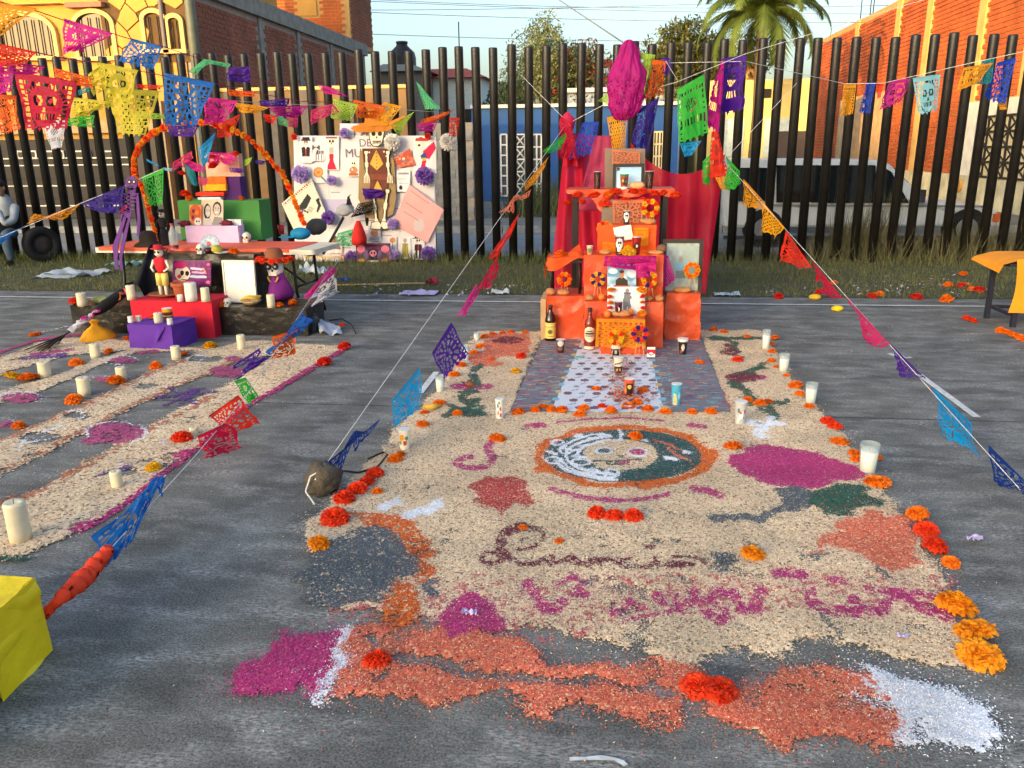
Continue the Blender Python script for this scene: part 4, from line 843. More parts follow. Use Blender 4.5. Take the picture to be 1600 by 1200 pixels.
def candle(px, py, hpx, wpx, label, z=0.0, group=None, glassy=False, cold=None, P0=None):
    p = G(px, py, z) if P0 is None else v3(P0); s = np.linalg.norm(p-CAM)/FPX; h, r = hpx*s*1.02, wpx*s/2
    o = thing('glass_candle' if glassy else 'candle', label, 'candle', p, random.uniform(0, 6), group)
    if glassy:
        part('wax', MB().lathe([(r*.74, .004), (r*.86, h*.78), (r*.5, h*.79), (0.002, h*.78)], 16), mat('milk_wax', (236, 234, 222), .5, .06), o)
        part('glass_tumbler', MB().lathe([(r*.80, 0), (r*.82, .004), (r*1.0, h), (r*.97, h), (r*.86, h*.75)], 18), glass('clear_glass', (225, 235, 235), .04, .25), o)
    else:
        part('wax', MB().lathe([(r, 0), (r*1.01, h*.3), (r*.98, h*.85), (r*1.02, h*.93), (r*.9, h), (r*.55, h*.96), (.002, h*.95)], 14, wob=.035), cold or wax, o)
    part('wick', MB().cyl((0, 0, h*.76 if glassy else h*.94), (.001, 0, h*(.86 if glassy else 1.06)), .0016, n=5), wickm, o)
    return o
def cup(px, py, hpx, wpx, base, shapes, label, z=0.0, tm='paper', cat='cup', top=1.0, bot=.76):
    p = G(px, py, z); s = np.linalg.norm(p-CAM)/FPX; h, r = hpx*s*1.02, wpx*s/2; o = thing('printed_cup', label, cat, p)
    def fn(u, v): w = -math.pi/2+(u-.5)*2*math.pi; rr = r*(bot+(top-bot)*v); return np.array([rr*math.cos(w), rr*math.sin(w), h*v])+p
    body = sheet('body', fn, 48, 24, shapes, base, o, paintmat('cup_print', .35))
    part('rim', MB().lathe([(r*top*.93, h*.96), (r*top*1.03, h*.985), (r*top*1.03, h*1.0), (r*top*.95, h*1.0)], 18), mat('cup_rim', (228, 226, 220), .4), o)
    part('base', MB().lathe([(r*bot*.99, 0), (r*bot*.99, .003), (.002, .003)], 16), mat('cup_base', (150, 146, 140), .5), o)
    return o
def bottle(px, py, hpx, wpx, glassm, capm, labcol, shapes, label, prof=None, z=0.0, lz=(.2, .55)):
    p = G(px, py, z); s = np.linalg.norm(p-CAM)/FPX; h, r = hpx*s*1.02, wpx*s/2; o = thing('bottle', label, 'bottle', p)
    prof = prof or [(.9, 0), (1, .02), (1, .56), (.93, .64), (.62, .76), (.40, .84), (.36, .93), (.36, .95)]
    part('glass_body', MB().lathe([(a*r, b*h) for a, b in prof], 22), glassm, o)
    e = prof[-1]; part('cap', MB().lathe([(e[0]*r*1.12, h*.93), (e[0]*r*1.18, h*.94), (e[0]*r*1.12, h), (.002, h)], 14), capm, o)
    def fn(u, v): w = -math.pi/2+(u-.5)*math.pi*1.1; rr = r*1.012; return np.array([rr*math.cos(w), rr*math.sin(w), h*(lz[0]+(lz[1]-lz[0])*v)])+p
    sheet('paper_label', fn, 30, 26, shapes, labcol, o, paintmat('bottle_label', .5)); return o
def cloth(name, fn, nu, nv, m, label=None, cat=None, parent=None, th=.003, group=None):
    mb = MB(); mb.grid(fn, nu, nv); me = mb
    if parent is not None: o = part(name, mb, m, parent, True)
    else: o = solo(name, mb, m, label, cat, group)
    if th: md = o.modifiers.new('thickness', 'SOLIDIFY'); md.thickness = th
    return o
def crumple(mb, amp, sc, seed=0):
    out = []
    for p in mb.v:
        q = Vector(p)*sc+Vector((seed*1.7, 0, 0)); r = 1-2*abs(mnoise.noise(q)); n = Vector((mnoise.noise(q+Vector((9, 0, 0))), mnoise.noise(q+Vector((0, 9, 0))), mnoise.noise(q+Vector((0, 0, 9)))*.5))
        out.append((p[0]+amp*n.x*r, p[1]+amp*n.y*r-amp*.4*abs(r), p[2]+amp*n.z*.6))
    mb.v = out; return mb
def gridbox(c, d, n=10, rz=0.0):
    """subdivided box (no bottom), base at c, world coords"""
    mb = MB(); x, y, h = d[0]/2, d[1]/2, d[2]; ca, sa = math.cos(rz), math.sin(rz)
    def T(X, Yy, Z): return (c[0]+X*ca-Yy*sa, c[1]+X*sa+Yy*ca, c[2]+Z)
    nx, ny, nz = max(2, int(n*d[0]/max(d))), max(2, int(n*d[1]/max(d))), max(2, int(n*d[2]/max(d)))
    mb.grid(lambda u, v: T(-x+2*x*u, -y, h*v), nx, nz); mb.grid(lambda u, v: T(x, -y+2*y*u, h*v), ny, nz); mb.grid(lambda u, v: T(x-2*x*u, y, h*v), nx, nz)
    mb.grid(lambda u, v: T(-x, y-2*y*u, h*v), ny, nz); mb.grid(lambda u, v: T(-x+2*x*u, -y+2*y*v, h), nx, ny); return mb
def drapebox(name, label, cat, c, d, m, amp=.006, sc=9, seed=0, rz=0.0, parent=None, n=26, group=None):
    mb = crumple(gridbox(c, d, n, rz), amp, sc, seed)
    if parent is not None: return part(name, mb, m, parent, True)
    return solo(name, mb, m, label, cat, group, loc=c)
def boxpx(px0, px1, pyt, pyb, y, depth, z0=None):
    """upright box whose front shows at these pixels in plane y; returns base centre and dims"""
    a, b = Y(px0, pyb, y), Y(px1, pyt, y); zb = a[2] if z0 is None else z0
    return ((a[0]+b[0])/2, y+depth/2, zb), (b[0]-a[0], depth, b[2]-zb)

# ---- papel picado: punched tissue flags on cords
def motif(kind):
    def diam(u, v, cu, cv, r): return abs(u-cu)+abs(v-cv)*1.0 < r
    def f(u, v):
        # border of small diamonds
        if v > .90 or u < .05 or u > .95 or v < .06: return True
        for k in range(9):
            cu = .08+.105*k
            if abs(u-cu) < .026 and .86-.035 < v-.0 < .86+.02 and v < .89: return False
            if abs(v-(.1+.095*k)) < .024 and (abs(u-.09) < .02 or abs(u-.91) < .02) and v < .84: return False
        if kind == 0:      # skull
            if ((u-.36)/.1)**2+((v-.56)/.1)**2 < 1 and ((u-.36)/.05)**2+((v-.56)/.05)**2 > 1: return False
            if ((u-.64)/.1)**2+((v-.56)/.1)**2 < 1 and ((u-.64)/.05)**2+((v-.56)/.05)**2 > 1: return False
            if abs(u-.5) < .05*(1-(v-.36)/.12) and .36 < v < .48: return False
            if .22 < v < .32 and abs(u-.5) < .24 and (u*20) % 1 < .55: return False
            r = math.hypot((u-.5)/.36, (v-.45)/.38)
            if 1.0 < r < 1.15 and (math.atan2(v-.45, u-.5)*5) % 1 < .62: return False
        elif kind == 1:    # flower
            r = math.hypot(u-.5, v-.48); a = math.atan2(v-.48, u-.5)
            if .07 < r < .16 and (a*8/math.tau) % 1 < .55: return False
            if .2 < r < .33 and (a*12/math.tau+.3) % 1 < .5: return False
            if .37 < r < .42 and (a*20/math.tau) % 1 < .5: return False
        elif kind == 2:    # lattice
            q = (u*7+v*7) % 1, (u*7-v*7) % 1
            if .13 < v < .8 and .28 < q[0] < .68 and .28 < q[1] < .68: return False
        elif kind == 3:    # scrolls
            n = mnoise.noise(Vector((u*6, v*6, 3.3)))
            if .1 < abs(n) < .21 and .12 < u < .88 and .1 < v < .82: return False
        elif kind == 4:    # mostly whole with a few cuts
            if (u*9) % 1 < .4 and .3 < v < .4: return False
            if ((u-.5)/.2)**2+((v-.62)/.12)**2 < 1 and (u*14+v*9) % 1 < .45: return False
        return True
    return f
def scallop(u, n): return .065*abs(math.sin(math.pi*u*n))**.7
PCOL = {'red': (200, 18, 62), 'yellow': (222, 208, 60), 'blue': (24, 112, 196), 'purple': (84, 34, 150), 'orange': (242, 104, 22), 'pink': (226, 40, 150), 'magenta': (196, 22, 140), 'green': (56, 190, 62), 'cyan': (20, 160, 222), 'navy': (22, 60, 140), 'gold': (236, 158, 24), 'white': (224, 226, 232), 'mint': (96, 204, 138), 'lime': (176, 214, 70), 'indigo': (48, 24, 138), 'scarlet': (232, 52, 28), 'teal': (20, 140, 150), 'amber': (246, 170, 20), 'royal': (28, 70, 190), 'sky': (140, 208, 220), 'peach': (236, 140, 96), 'rose': (216, 50, 110)}
def pmat(c): return mat('tissue_'+c, PCOL[c], .6, .16, 6, trans=.5, wave=.5, bscale=20)
def string_y(S, px, py):
    """depth on cord S (3-D endpoints) at the cord point nearest to this pixel"""
    A, B = S; best = None
    for t in np.linspace(0, 1, 161):
        p = A*(1-t)+B*t; x, y = PROJ(p); d = (x-px)**2+(y-py)**2
        if best is None or d < best[0]: best = (d, p[1])
    return best[1]
BN = [0]
def flag(quad, col, label, y=None, S=None, kind=None, fold=.03, dy=(0, 0, 0, 0), res=34, group='papel picado flags', name='paper_flag', scal=5):
    """quad: pixels of upper-left, upper-right, lower-right, lower-left; y: world depth (or taken from the cord S)"""
    BN[0] += 1; sd = BN[0]; kind = sd % 5 if kind is None else kind
    ys = [(string_y(S, *quad[0]), string_y(S, *quad[1]))] if S is not None else [(y, y)]
    y0, y1 = ys[0]; D = [y0+dy[0], y1+dy[1], y1+dy[2], y0+dy[3]]
    tl, tr, br, bl = [Y(q[0], q[1], d) for q, d in zip(quad, D)]
    base = quadfn(bl, br, tr, tl); Nn = np.cross(br-bl, tl-bl); Nn = Nn/(np.linalg.norm(Nn)+1e-9); size = max(np.linalg.norm(br-tl), np.linalg.norm(tr-bl)); A = fold*size*2.2
    mf = motif(kind)
    def fn(u, v):
        k = (1-v)**.7*A*(math.sin(u*5.2+sd)+.5*(1-2*abs(mnoise.noise(Vector((u*4+sd, v*4, 7)))))+.7*mnoise.noise(Vector((u*2.3+sd, v*2.6, sd*.3)))+.35*math.sin(v*6+u*3+sd*2))
        side = (1-v)*A*.5*mnoise.noise(Vector((v*3, sd, u)))
        return base(u, v)+Nn*k+(tr-tl)/(np.linalg.norm(tr-tl)+1e-9)*side
    mask = lambda u, v: v > scallop(u, scal) and mf(u, v)
    mb = MB(); mb.grid(fn, res, res, mask)
    top = [fn(i/10, 1.0) for i in range(11)]; mb.tube(top, .0022, 4)
    return solo(name, mb, pmat(col), label, 'paper flag', group)
cordm = mat('cord_white', (214, 212, 206), .8)
def cord(pts, label, r=.0022, sag=0.0, m=cordm): return wire(pts, r, label, sag, m, 'cord', None, 'bunting_line')
# ================================================================== MAIN ALTAR (centre)
opl = mat('orange_plastic', (218, 84, 44), .36, .14, 5, bump=.9, bscale=9, spec=.45, trans=.12)
opl2 = mat('orange_crepe', (238, 96, 30), .7, .15, 5, bump=.3, bscale=22, trans=.2)
blackm = mat('black_metal_leg', (26, 24, 24), .45)
c, d = boxpx(938, 1009, 499, 556, 6.76, .26, 0); fb = drapebox('front_step', 'lowest orange-covered step at the front of the orange altar', 'altar step', c, d, opl, .02, 7, 1)
fz = d[2]
c, d = boxpx(913, 1038, 472, 546, 7.02, .30, 0); drapebox('lower_step', 'wide orange plastic-covered lower step carrying the two photo prints', 'altar step', c, d, opl, .026, 6, 2); z1 = d[2]
c, d = boxpx(912, 1038, 399, 472, 7.18, .36, z1*.0); c = (c[0], 7.18+.2, 0); drapebox('upper_step', 'tall orange plastic-covered step under the pink cutwork cloth', 'altar step', c, d, opl, .026, 6, 3); z2 = d[2]
c, d = boxpx(933, 1026, 352, 399, 7.42, .26, z2); drapebox('top_step', 'small orange crepe-covered box second from the altar top', 'altar step', c, d, opl2, .016, 9, 4); z3 = c[2]+d[2]
c, d = boxpx(854, 913, 463, 531, 7.32, .45, 0); drapebox('side_step', 'orange plastic-covered side box left of the altar, behind dark bottle', 'altar step', c, d, opl, .03, 6, 5); zsl = d[2]
part_b = solo('carton_edge', MB().box((c[0]-d[0]/2-.03, 7.32+.2, .19), (.05, .4, .38)), mat('cardboard', (186, 152, 112), .9), 'bare cardboard carton edge left of the orange side box', 'carton')
c, d = boxpx(1039, 1096, 459, 529, 7.36, .45, 0); drapebox('side_step', 'orange plastic-covered side box right of the altar, under the large frame', 'altar step', c, d, opl, .03, 6, 6); zsr = d[2]
# stool on the left side box
t = thing('draped_stool', 'small dark stool with crumpled orange plastic cover, left on the altar', 'stool', (float(Y(884, 460, 7.5)[0]), 7.55, zsl))
zt = float(Y(884, 405, 7.45)[2])-zsl
part('seat', MB().box((0, 0, zt-.015), (.30, .28, .03)), blackm, t)
for sx_ in (-1, 1):
    for sy_ in (-1, 1): part('leg', MB().cyl((sx_*.13, sy_*.11, 0), (sx_*.13, sy_*.11, zt-.03), .012, n=8), blackm, t)
mb = MB(); mb.grid(lambda u, v: (-.17+.34*u, -.15+.3*v, zt+.012+.05*max(0, mnoise.noise(Vector((u*4, v*4, 1.2))))+.05*math.exp(-((u-.7)**2+(v-.6)**2)*14)), 16, 14)
mb.grid(lambda u, v: (-.17+.34*u+.01*math.sin(v*9), -.153-.012*math.sin(u*9), zt+.02-.12*v*(.5+.5*math.sin(u*4+1))), 16, 8)
mb.grid(lambda u, v: (-.172-.02*v, -.15+.3*u, zt+.02-.22*v*(.6+.4*math.sin(u*5))), 10, 8); part('plastic_cover', mb, opl2, t)
mb = MB(); a0, a1, a2 = (-.02, 0, zt+.02), (.12, .0, zt+.13), (.15, .02, zt+.02); mb.add([a0, a1, a2, (.0, .06, zt+.03)], [(0, 1, 2), (0, 3, 1), (1, 3, 2)]); part('cover_peak', mb, opl, t)
# back table with drape
tx = float(Y(969, 296, 8.0)[0]); tz = float(Y(969, 297, 7.95)[2]); tw = float(Y(1052, 296, 7.95)[0]-Y(886, 296, 7.95)[0])
t = thing('back_table', 'tall black-legged table at the altar back holding the framed picture', 'table', (tx, 8.2, 0))
part('table_top', MB().box((0, 0, tz-.015), (tw, .5, .03)), mat('table_white', (220, 205, 196), .6), t)
for sx_ in (-1, 1):
    for sy_ in (-1, 1): part('leg', MB().box((sx_*(tw/2-.07), sy_*.22, (tz-.03)/2), (.045, .04, tz-.03)), blackm, t)
mb = MB(); mb.grid(lambda u, v: (-tw/2-.01+(tw+.02)*u, -.262-.01*math.sin(u*22), tz+.004-(.02+.05*abs(math.sin(u*8))+.16*math.exp(-((u-.33)/.06)**2))*v), 40, 8); part('plastic_drape', mb, opl, t)
part('plastic_top', MB().box((0, -.01, tz+.004), (tw+.02, .5, .006)), opl, t)
# marigold swag along the table edge (pompoms)
for i, (px_, py_, r_, cc) in enumerate([(903, 303, 9, 'red-orange'), (885, 315, 8, 'red-orange'), (909, 313, 8, 'red-orange'), (929, 303, 9, 'red-orange'), (952, 303, 10, 'orange'), (947, 316, 11, 'red-orange'), (962, 297, 8, 'red-orange'), (978, 312, 11, 'red-orange'), (990, 297, 9, 'red-orange'), (1003, 297, 9, 'red-orange'), (1005, 313, 10, 'red-orange'), (1022, 300, 8, 'red-orange'), (1037, 300, 8, 'red-orange'), (1056, 304, 9, 'red-orange')]):
    p = Y(px_, py_+5, 7.93); flower(0, 0, r_, cc, f'{cc} paper marigold, {ORD[i]} from left along the back table edge', P0=p, group='marigolds on the back table edge')
# curtain of sheer crimson cloth behind
crim = mat('crimson_voile', (206, 16, 58), .6, .18, 3, trans=.45, alpha=.88, wave=.2, bscale=5)
def curtain(p00, p10, p11, p01, sag, folds, seed):
    f = quadfn(p00, p10, p11, p01)
    def fn(u, v):
        p = f(u, v); p[2] -= sag*4*u*(1-u)*v; p[1] += .05*math.sin(u*folds+v*1.5+seed)*(1-.3*v)+.05*mnoise.noise(Vector((u*4+seed, v*2, 0))); return p
    return fn
ct = thing('crimson_curtain', 'sheer crimson curtain hung behind the orange altar', 'curtain', (0, 9.6, 0))
for (q, sag, fo, sd) in [((Y(858, 452, 9.6), Y(1010, 440, 9.6), Y(960, 212, 9.6), Y(884, 205, 9.6)), .02, 26, 1), ((Y(1000, 445, 9.66), Y(1102, 458, 9.66), Y(1134, 240, 9.66), Y(985, 222, 9.66)), .28, 22, 2), ((Y(905, 448, 9.75), Y(1075, 448, 9.75), Y(1085, 300, 9.75), Y(905, 290, 9.75)), .05, 24, 5)]:
    cloth('cloth_panel', curtain(*q, sag, fo, sd), 60, 26, crim, parent=ct, th=0)
mb = MB(); f_ = curtain(Y(880, 260, 9.5), Y(905, 260, 9.5), Y(893, 200, 9.5), Y(885, 198, 9.5), 0, 9, 3); mb.grid(f_, 10, 10); part('knot_tail', mb, mat('crimson_voile_dense', (200, 20, 50), .6, trans=.3), ct, True)
part('knot', crumple(MB().ball(Y(886, 193, 9.55), (.09, .06, .11), 12, 8, .3, 2), .03, 20), mat('rose_voile', (206, 40, 84), .6, trans=.3), ct, True)
# pink-grey sheer back panel with orange cutwork behind the frame
cloth('voile_panel', quadfn(Y(900, 330, 8.9), Y(960, 330, 8.9), Y(955, 212, 8.9), Y(930, 212, 8.9), waves=.05, seed=3), 16, 20, mat('rose_sheer', (196, 70, 110), .6, trans=.4, alpha=.6), 'pale rose sheer cloth strip left of the framed picture', 'cloth')
grey = mat('grey_felt', (128, 114, 100), .95)
solo('backing_board', MB().add(*(lambda r: ([*r, *[p+np.array([0, .02, 0]) for p in r]], [(0, 1, 2, 3), (7, 6, 5, 4), (1, 0, 4, 5), (2, 1, 5, 6), (3, 2, 6, 7), (0, 3, 7, 4)]))(rectpx(945, 232, 1008, 296, 8.35))), grey, 'grey board with orange cutwork standing behind the framed picture', 'board')
flag([(956, 234), (1000, 238), (1000, 258), (956, 258)], 'peach', 'orange cutwork paper on the grey board above the framed picture', y=8.3, kind=1, fold=.01)
solo('grey_cloth', MB().grid(quadfn(*rectpx(940, 312, 1010, 352, 7.9), waves=.02), 10, 8), grey, 'grey cloth hanging below the back table edge', 'cloth')
flag([(957, 314), (1006, 312), (1003, 352), (958, 352)], 'peach', 'orange cutwork paper hanging on grey cloth below the table edge', y=7.86, kind=1, fold=.01)
# top frame with sky-blue picture
def frame(px0, px1, py0, py1, y, lean, fw, fm, shapes, base, label, nm='picture_frame'):
    a, b, c_, d_ = rectpx(px0, py0, px1, py1, y); o = thing(nm, label, 'picture frame', ((a[0]+b[0])/2, y, a[2])); W, H = b[0]-a[0], d_[2]-a[2]
    o.rotation_euler = (-lean, 0, 0); Wf = fw*W
    for (cx, cz, sx_, sz_) in ((0, Wf/2, W, Wf), (0, H-Wf/2, W, Wf), (-W/2+Wf/2, H/2, Wf, H-2*Wf-.002), (W/2-Wf/2, H/2, Wf, H-2*Wf-.002)): part('frame_bar', MB().box((cx, 0, cz), (sx_, .03, sz_)), fm, o)
    mb = MB(); mb.grid(lambda u, v: (-W/2+Wf+(W-2*Wf)*u, -.004, Wf+(H-2*Wf)*v), 40, 50); me = mb.mesh('picture', paintmat('glossy_print', .25)); U, V_ = np.meshgrid((np.arange(40)+.5)/40, (np.arange(50)+.5)/50); setcol(me, paint_eval(shapes, U, V_, base)); link('picture', me, o)
    part('backboard', MB().box((0, .01, H/2), (W-.01, .01, H-.01)), mat('cardboard', (186, 152, 112), .9), o); return o
bfm = mat('black_frame', (28, 28, 30), .35)
frame(957, 1006, 256, 299, 8.1, .06, .1, bfm, [('g', 0, 1, (150, 196, 232)), ('r', .02, .82, .16, .99, (120, 70, 60)), ('e', .09, .93, .05, .05, (60, 30, 30))], (196, 222, 240), 'black-framed sky blue picture on top of the altar')
frame(1033, 1096, 374, 460, 7.5, .12, .1, mat('dark_wood_frame', (46, 32, 28), .4), [('n', 9, .5, (176, 196, 190)), ('r', .28, .42, .62, .62, (126, 176, 196)), ('e', .45, .66, .07, .06, (150, 140, 130)), ('r', .3, .25, .6, .42, (110, 130, 130))], (150, 166, 160), 'large dark-framed picture leaning right of the altar')
# two prints and the white card
def card(px0, px1, py0, py1, y, shapes, base, label, n=48, name='photo_print', tilt=0.0, cat='photo print'):
    a, b, c_, d_ = rectpx(px0, py0, px1, py1, y); o = sheet(name, quadfn(a, b, c_, d_, bulge=.004), n, n, shapes, base, None, paintmat('glossy_print', .25), .004); props(o, label, cat)
    if tilt: o.rotation_euler = (0, tilt, 0)
    return o
card(949, 994, 413, 448, 7.12, [('n', 5, .9, (200, 224, 238)), ('e', .2, .7, .16, .12, (214, 232, 240)), ('e', .85, .6, .16, .2, (206, 228, 240)), ('p', [(.27, 0), (.73, 0), (.7, .3), (.58, .42), (.42, .42), (.3, .3)], (64, 62, 50)), ('e', .5, .55, .09, .17, (176, 128, 104)), ('e', .5, .68, .09, .07, (70, 52, 42)), ('r', .2, 0, .8, .06, (196, 84, 60))], (104, 156, 190), 'blue cloud print of a person in dark shirt on the altar front')
card(949, 1008, 448, 499, 6.97, [('g', 1, .2, (190, 206, 222)), ('n', 4, .5, (212, 222, 232)), ('p', [(.42, .2), (.5, .2), (.52, .45), (.58, .2), (.64, .2), (.6, .62), (.66, .66), (.58, .8), (.46, .8), (.42, .62)], (120, 124, 130)), ('e', .53, .88, .05, .07, (150, 130, 120)), ('r', .43, .78, .62, .83, (100, 104, 112))], (226, 230, 234), 'pale sky print of a standing figure in orange flower border')
for i, (px_, py_, r_, cc) in enumerate([(955, 452, 7, 'amber'), (953, 463, 5, 'red-orange'), (954, 472, 5, 'orange'), (953, 480, 5, 'red-orange'), (954, 490, 7, 'amber'), (1002, 453, 8, 'amber'), (1005, 462, 5, 'red-orange'), (1004, 471, 5, 'orange'), (1005, 480, 5, 'red-orange'), (1003, 490, 8, 'amber')]):
    flower(0, 0, r_, cc, f'{cc} flower, {ORD[i % 5]} from top down the {"left" if i < 5 else "right"} side of the pale print', P0=Y(px_, py_+3, 6.94), group='flowers round the pale print')
card(962, 990, 353, 376, 7.38, [('p', [(0, 0), (.25, 0), (.1, .5), (0, .55)], (150, 150, 146)), ('r', .0, .0, .5, .06, (120, 120, 116))], (226, 228, 218), 'tilted white card on the small top box', tilt=-.18, name='white_card', cat='card')
# cutwork cloths
flag([(932, 498), (1008, 499), (1009, 546), (930, 544)], 'gold', 'golden cutwork cloth over the lowest front step', y=6.70, kind=2, fold=.008, res=44, scal=4, name='cutwork_cloth')
flag([(942, 378), (965, 380), (964, 402), (941, 402)], 'gold', 'golden cutwork paper on the small top box, left', y=7.36, kind=3, fold=.008, name='cutwork_cloth')
flag([(990, 356), (1013, 356), (1013, 385), (990, 385)], 'amber', 'amber cutwork paper on the small top box, right', y=7.38, kind=4, fold=.008, name='cutwork_cloth')
flag([(945, 400), (1026, 400), (1024, 424), (944, 416)], 'magenta', 'crumpled magenta cutwork cloth over the upper step edge', y=7.10, kind=4, fold=.05, name='cutwork_cloth')
flag([(992, 412), (1024, 410), (1026, 432), (996, 434)], 'pink', 'pink crumpled tissue below the magenta cutwork cloth', y=7.08, kind=4, fold=.06, name='cutwork_cloth')
flag([(1032, 396), (1044, 400), (1056, 437), (1036, 456)], 'magenta', 'narrow magenta paper strip beside the large dark frame', y=7.26, kind=2, fold=.04, name='cutwork_cloth')
# small wreaths of pompoms on stick easels
stick = mat('bare_stick', (206, 170, 120), .8)
def wreath(px_, py_, rpx, y, cols, label, zfoot, solid=False):
    c_ = Y(px_, py_, y); s = y*1.03/FPX; R_ = rpx*s; o = thing('pompom_wreath', label, 'wreath', (c_[0], y, zfoot)); h = c_[2]-zfoot
    n = 10; k = (0, cols[0], .8)
    part('ring', MB().tube([(R_*.72*math.cos(a), .0, h+R_*.72*math.sin(a)) for a in np.linspace(0, math.tau, 21)], R_*.16, 6), mat('wreath_ring', (206, 120, 40), .8), o)
    for i in range(n):
        a = math.tau*i/n; cc = cols[i % len(cols)]; kk = (i % 4, cc, .8)
        if kk not in FM: FM[kk] = flower_mesh(kk[0]*7+3, 190, .8).mesh('marigold', fmat(cc))
        link('pompom', FM[kk], o, (R_*.74*math.cos(a), -.006, h+R_*.74*math.sin(a)), (math.pi/2, random.uniform(0, 6), 0), R_*.33)
    for sx_ in (-1, 1): part('easel_leg', MB().cyl((sx_*R_*.2, 0, h-R_*.5), (sx_*R_*.62, -.02, .0), .003, n=5), stick, o)
    part('easel_leg', MB().cyl((0, .01, h-R_*.5), (0, .07, 0), .003, n=5), stick, o); return o
wreath(882, 436, 11, 7.42, ['orange', 'red-orange', 'amber'], 'orange and red pompom wreath on the left side box', zsl)
wreath(934, 436, 11, 7.12, ['purple', 'yellow'], 'purple and yellow pompom wreath left of the blue print', z1)
wreath(1015, 436, 12, 7.12, ['red-orange', 'yellow', 'amber', 'purple'], 'red, yellow and purple wreath right of the blue print', z1)
wreath(1016, 325, 13, 7.62, ['yellow', 'red-orange'], 'yellow and red pompom wreath just below the table edge, right', z3)
wreath(945, 358, 12, 7.5, ['red-orange', 'amber', 'orange'], 'orange pompom wreath left of the tilted white card', z2)
wreath(1081, 422, 12, 7.42, ['amber', 'orange'], 'amber pompom wreath in front of the large dark frame', zsr)
wreath(963, 527, 12, 6.66, ['yellow', 'red-orange', 'amber'], 'yellow and red pompom wreath before the golden cutwork cloth', 0)
wreath(1000, 521, 13, 6.66, ['red-orange', 'purple'], 'red and purple pompom wreath before the golden cutwork cloth', 0)
# bread, fruit
bread = mat('bread_crust', (190, 132, 80), .75, .35, 18, bump=.3); fruit = mat('mandarin', (226, 120, 40), .5, .12, 20)
def loaf(px_, py_, rx, rz_, z, label, m=bread, y=None, name='bread_roll', cat='bread'):
    p = G(px_, py_, z) if y is None else np.array([*Y(px_, py_, y)[:2], z]); s = np.linalg.norm(p-CAM)/FPX
    return solo(name, MB().ball((p[0], p[1]+rz_*s*.5, z+rz_*s*.85), (rx*s, rz_*s*1.3, rz_*s*.95), 14, 8, .18, int(px_)), m, label, cat)
loaf(970, 500, 16, 6, fz, 'large bread roll on the lowest front step', y=6.84); loaf(880, 461, 10, 5, zsl, 'bread roll below the wreath on left side box', y=7.36); loaf(860, 460, 8, 6, zsl, 'round brown bread at left corner of left side box', y=7.36)
loaf(1066, 458, 14, 5, zsr, 'long bread roll on the right side box', y=7.40); loaf(921, 472, 7, 5, z1, 'bread roll under the purple and yellow wreath', y=7.06); loaf(1030, 472, 7, 5, z1, 'bread roll at right end of the lower step', y=7.06); loaf(1013, 472, 7, 4.5, z1, 'bread roll under the red and purple-topped wreath', y=7.06)
loaf(945, 399, 9, 4, z2, 'bread roll left of the skull cup', y=7.22); loaf(1024, 398, 12, 3.5, z2, 'long golden bread at right end of the upper step', y=7.22); loaf(1012, 354, 12, 5, z3, 'bread rolls on the small top box', y=7.5); loaf(995, 297, 13, 6, tz+.007, 'big pale bread on the back table before the frame', y=8.0, m=mat('pale_bread', (214, 170, 120), .75, .3, 18)); loaf(1034, 388, 8, 7, z2, 'dark brown bread beside the large frame', y=7.36, m=mat('brown_bread', (132, 92, 66), .8, .3, 18))
loaf(949, 499, 6, 6, fz, 'mandarin at left end of the lowest step', fruit, 6.82, 'mandarin', 'fruit'); loaf(984, 499, 6, 6, fz, 'mandarin right of the large bread roll', fruit, 6.9, 'mandarin', 'fruit'); loaf(966, 497, 5, 4.5, fz, 'small mandarin behind the large bread roll', fruit, 6.93, 'mandarin', 'fruit'); loaf(940, 471, 6, 6, z1, 'mandarin left of the blue print', fruit, 7.06, 'mandarin', 'fruit')
flower(977, 398, 13, 'yellow', 'pale yellow paper flower before the skull cup', P0=(*Y(980, 396, 7.2)[:2], z2)); flower(1005, 396, 8, 'orange', 'orange paper flower beside the red cup on upper step', P0=(*Y(1006, 396, 7.2)[:2], z2)); flower(876, 402, 9, 'orange', 'orange paper flower on the draped stool', P0=(*Y(876, 400, 7.5)[:2], zsl+zt+.03))
# cups on tiers
def cupat(px_, y, z, hpx, wpx, base, shapes, label, **k):
    # place on a tier of known height at depth y
    p = Y(px_, 300, y); q = np.array([p[0], y, z]); X, Yp = PROJ(q); return cup(X, Yp, hpx, wpx, base, shapes, label, z, **k)
SK = [('e', .5, .62, .16, .28, (236, 234, 226)), ('r', .42, .2, .58, .45, (236, 234, 226)), ('e', .46, .66, .035, .08, (20, 18, 18)), ('e', .54, .66, .035, .08, (20, 18, 18)), ('e', .5, .5, .015, .05, (20, 18, 18)), ('l', .44, .33, .56, .33, .012, (20, 18, 18))]
cupat(970, 7.2, z2, 28, 14, (90, 44, 44), SK+[('e', .36, .8, .04, .08, (200, 60, 70)), ('e', .64, .8, .04, .08, (200, 60, 70))], 'white skull cup with red flowers on the upper step')
cupat(997, 7.24, z2, 26, 14, (150, 20, 24), [('e', .5, .5, .1, .2, (30, 24, 24)), ('e', .52, .5, .04, .1, (220, 200, 180))], 'dark red printed cup on the upper step')
cupat(980, 7.5, z3, 20, 11, (52, 40, 38), SK, 'dark skull cup on the small top box')
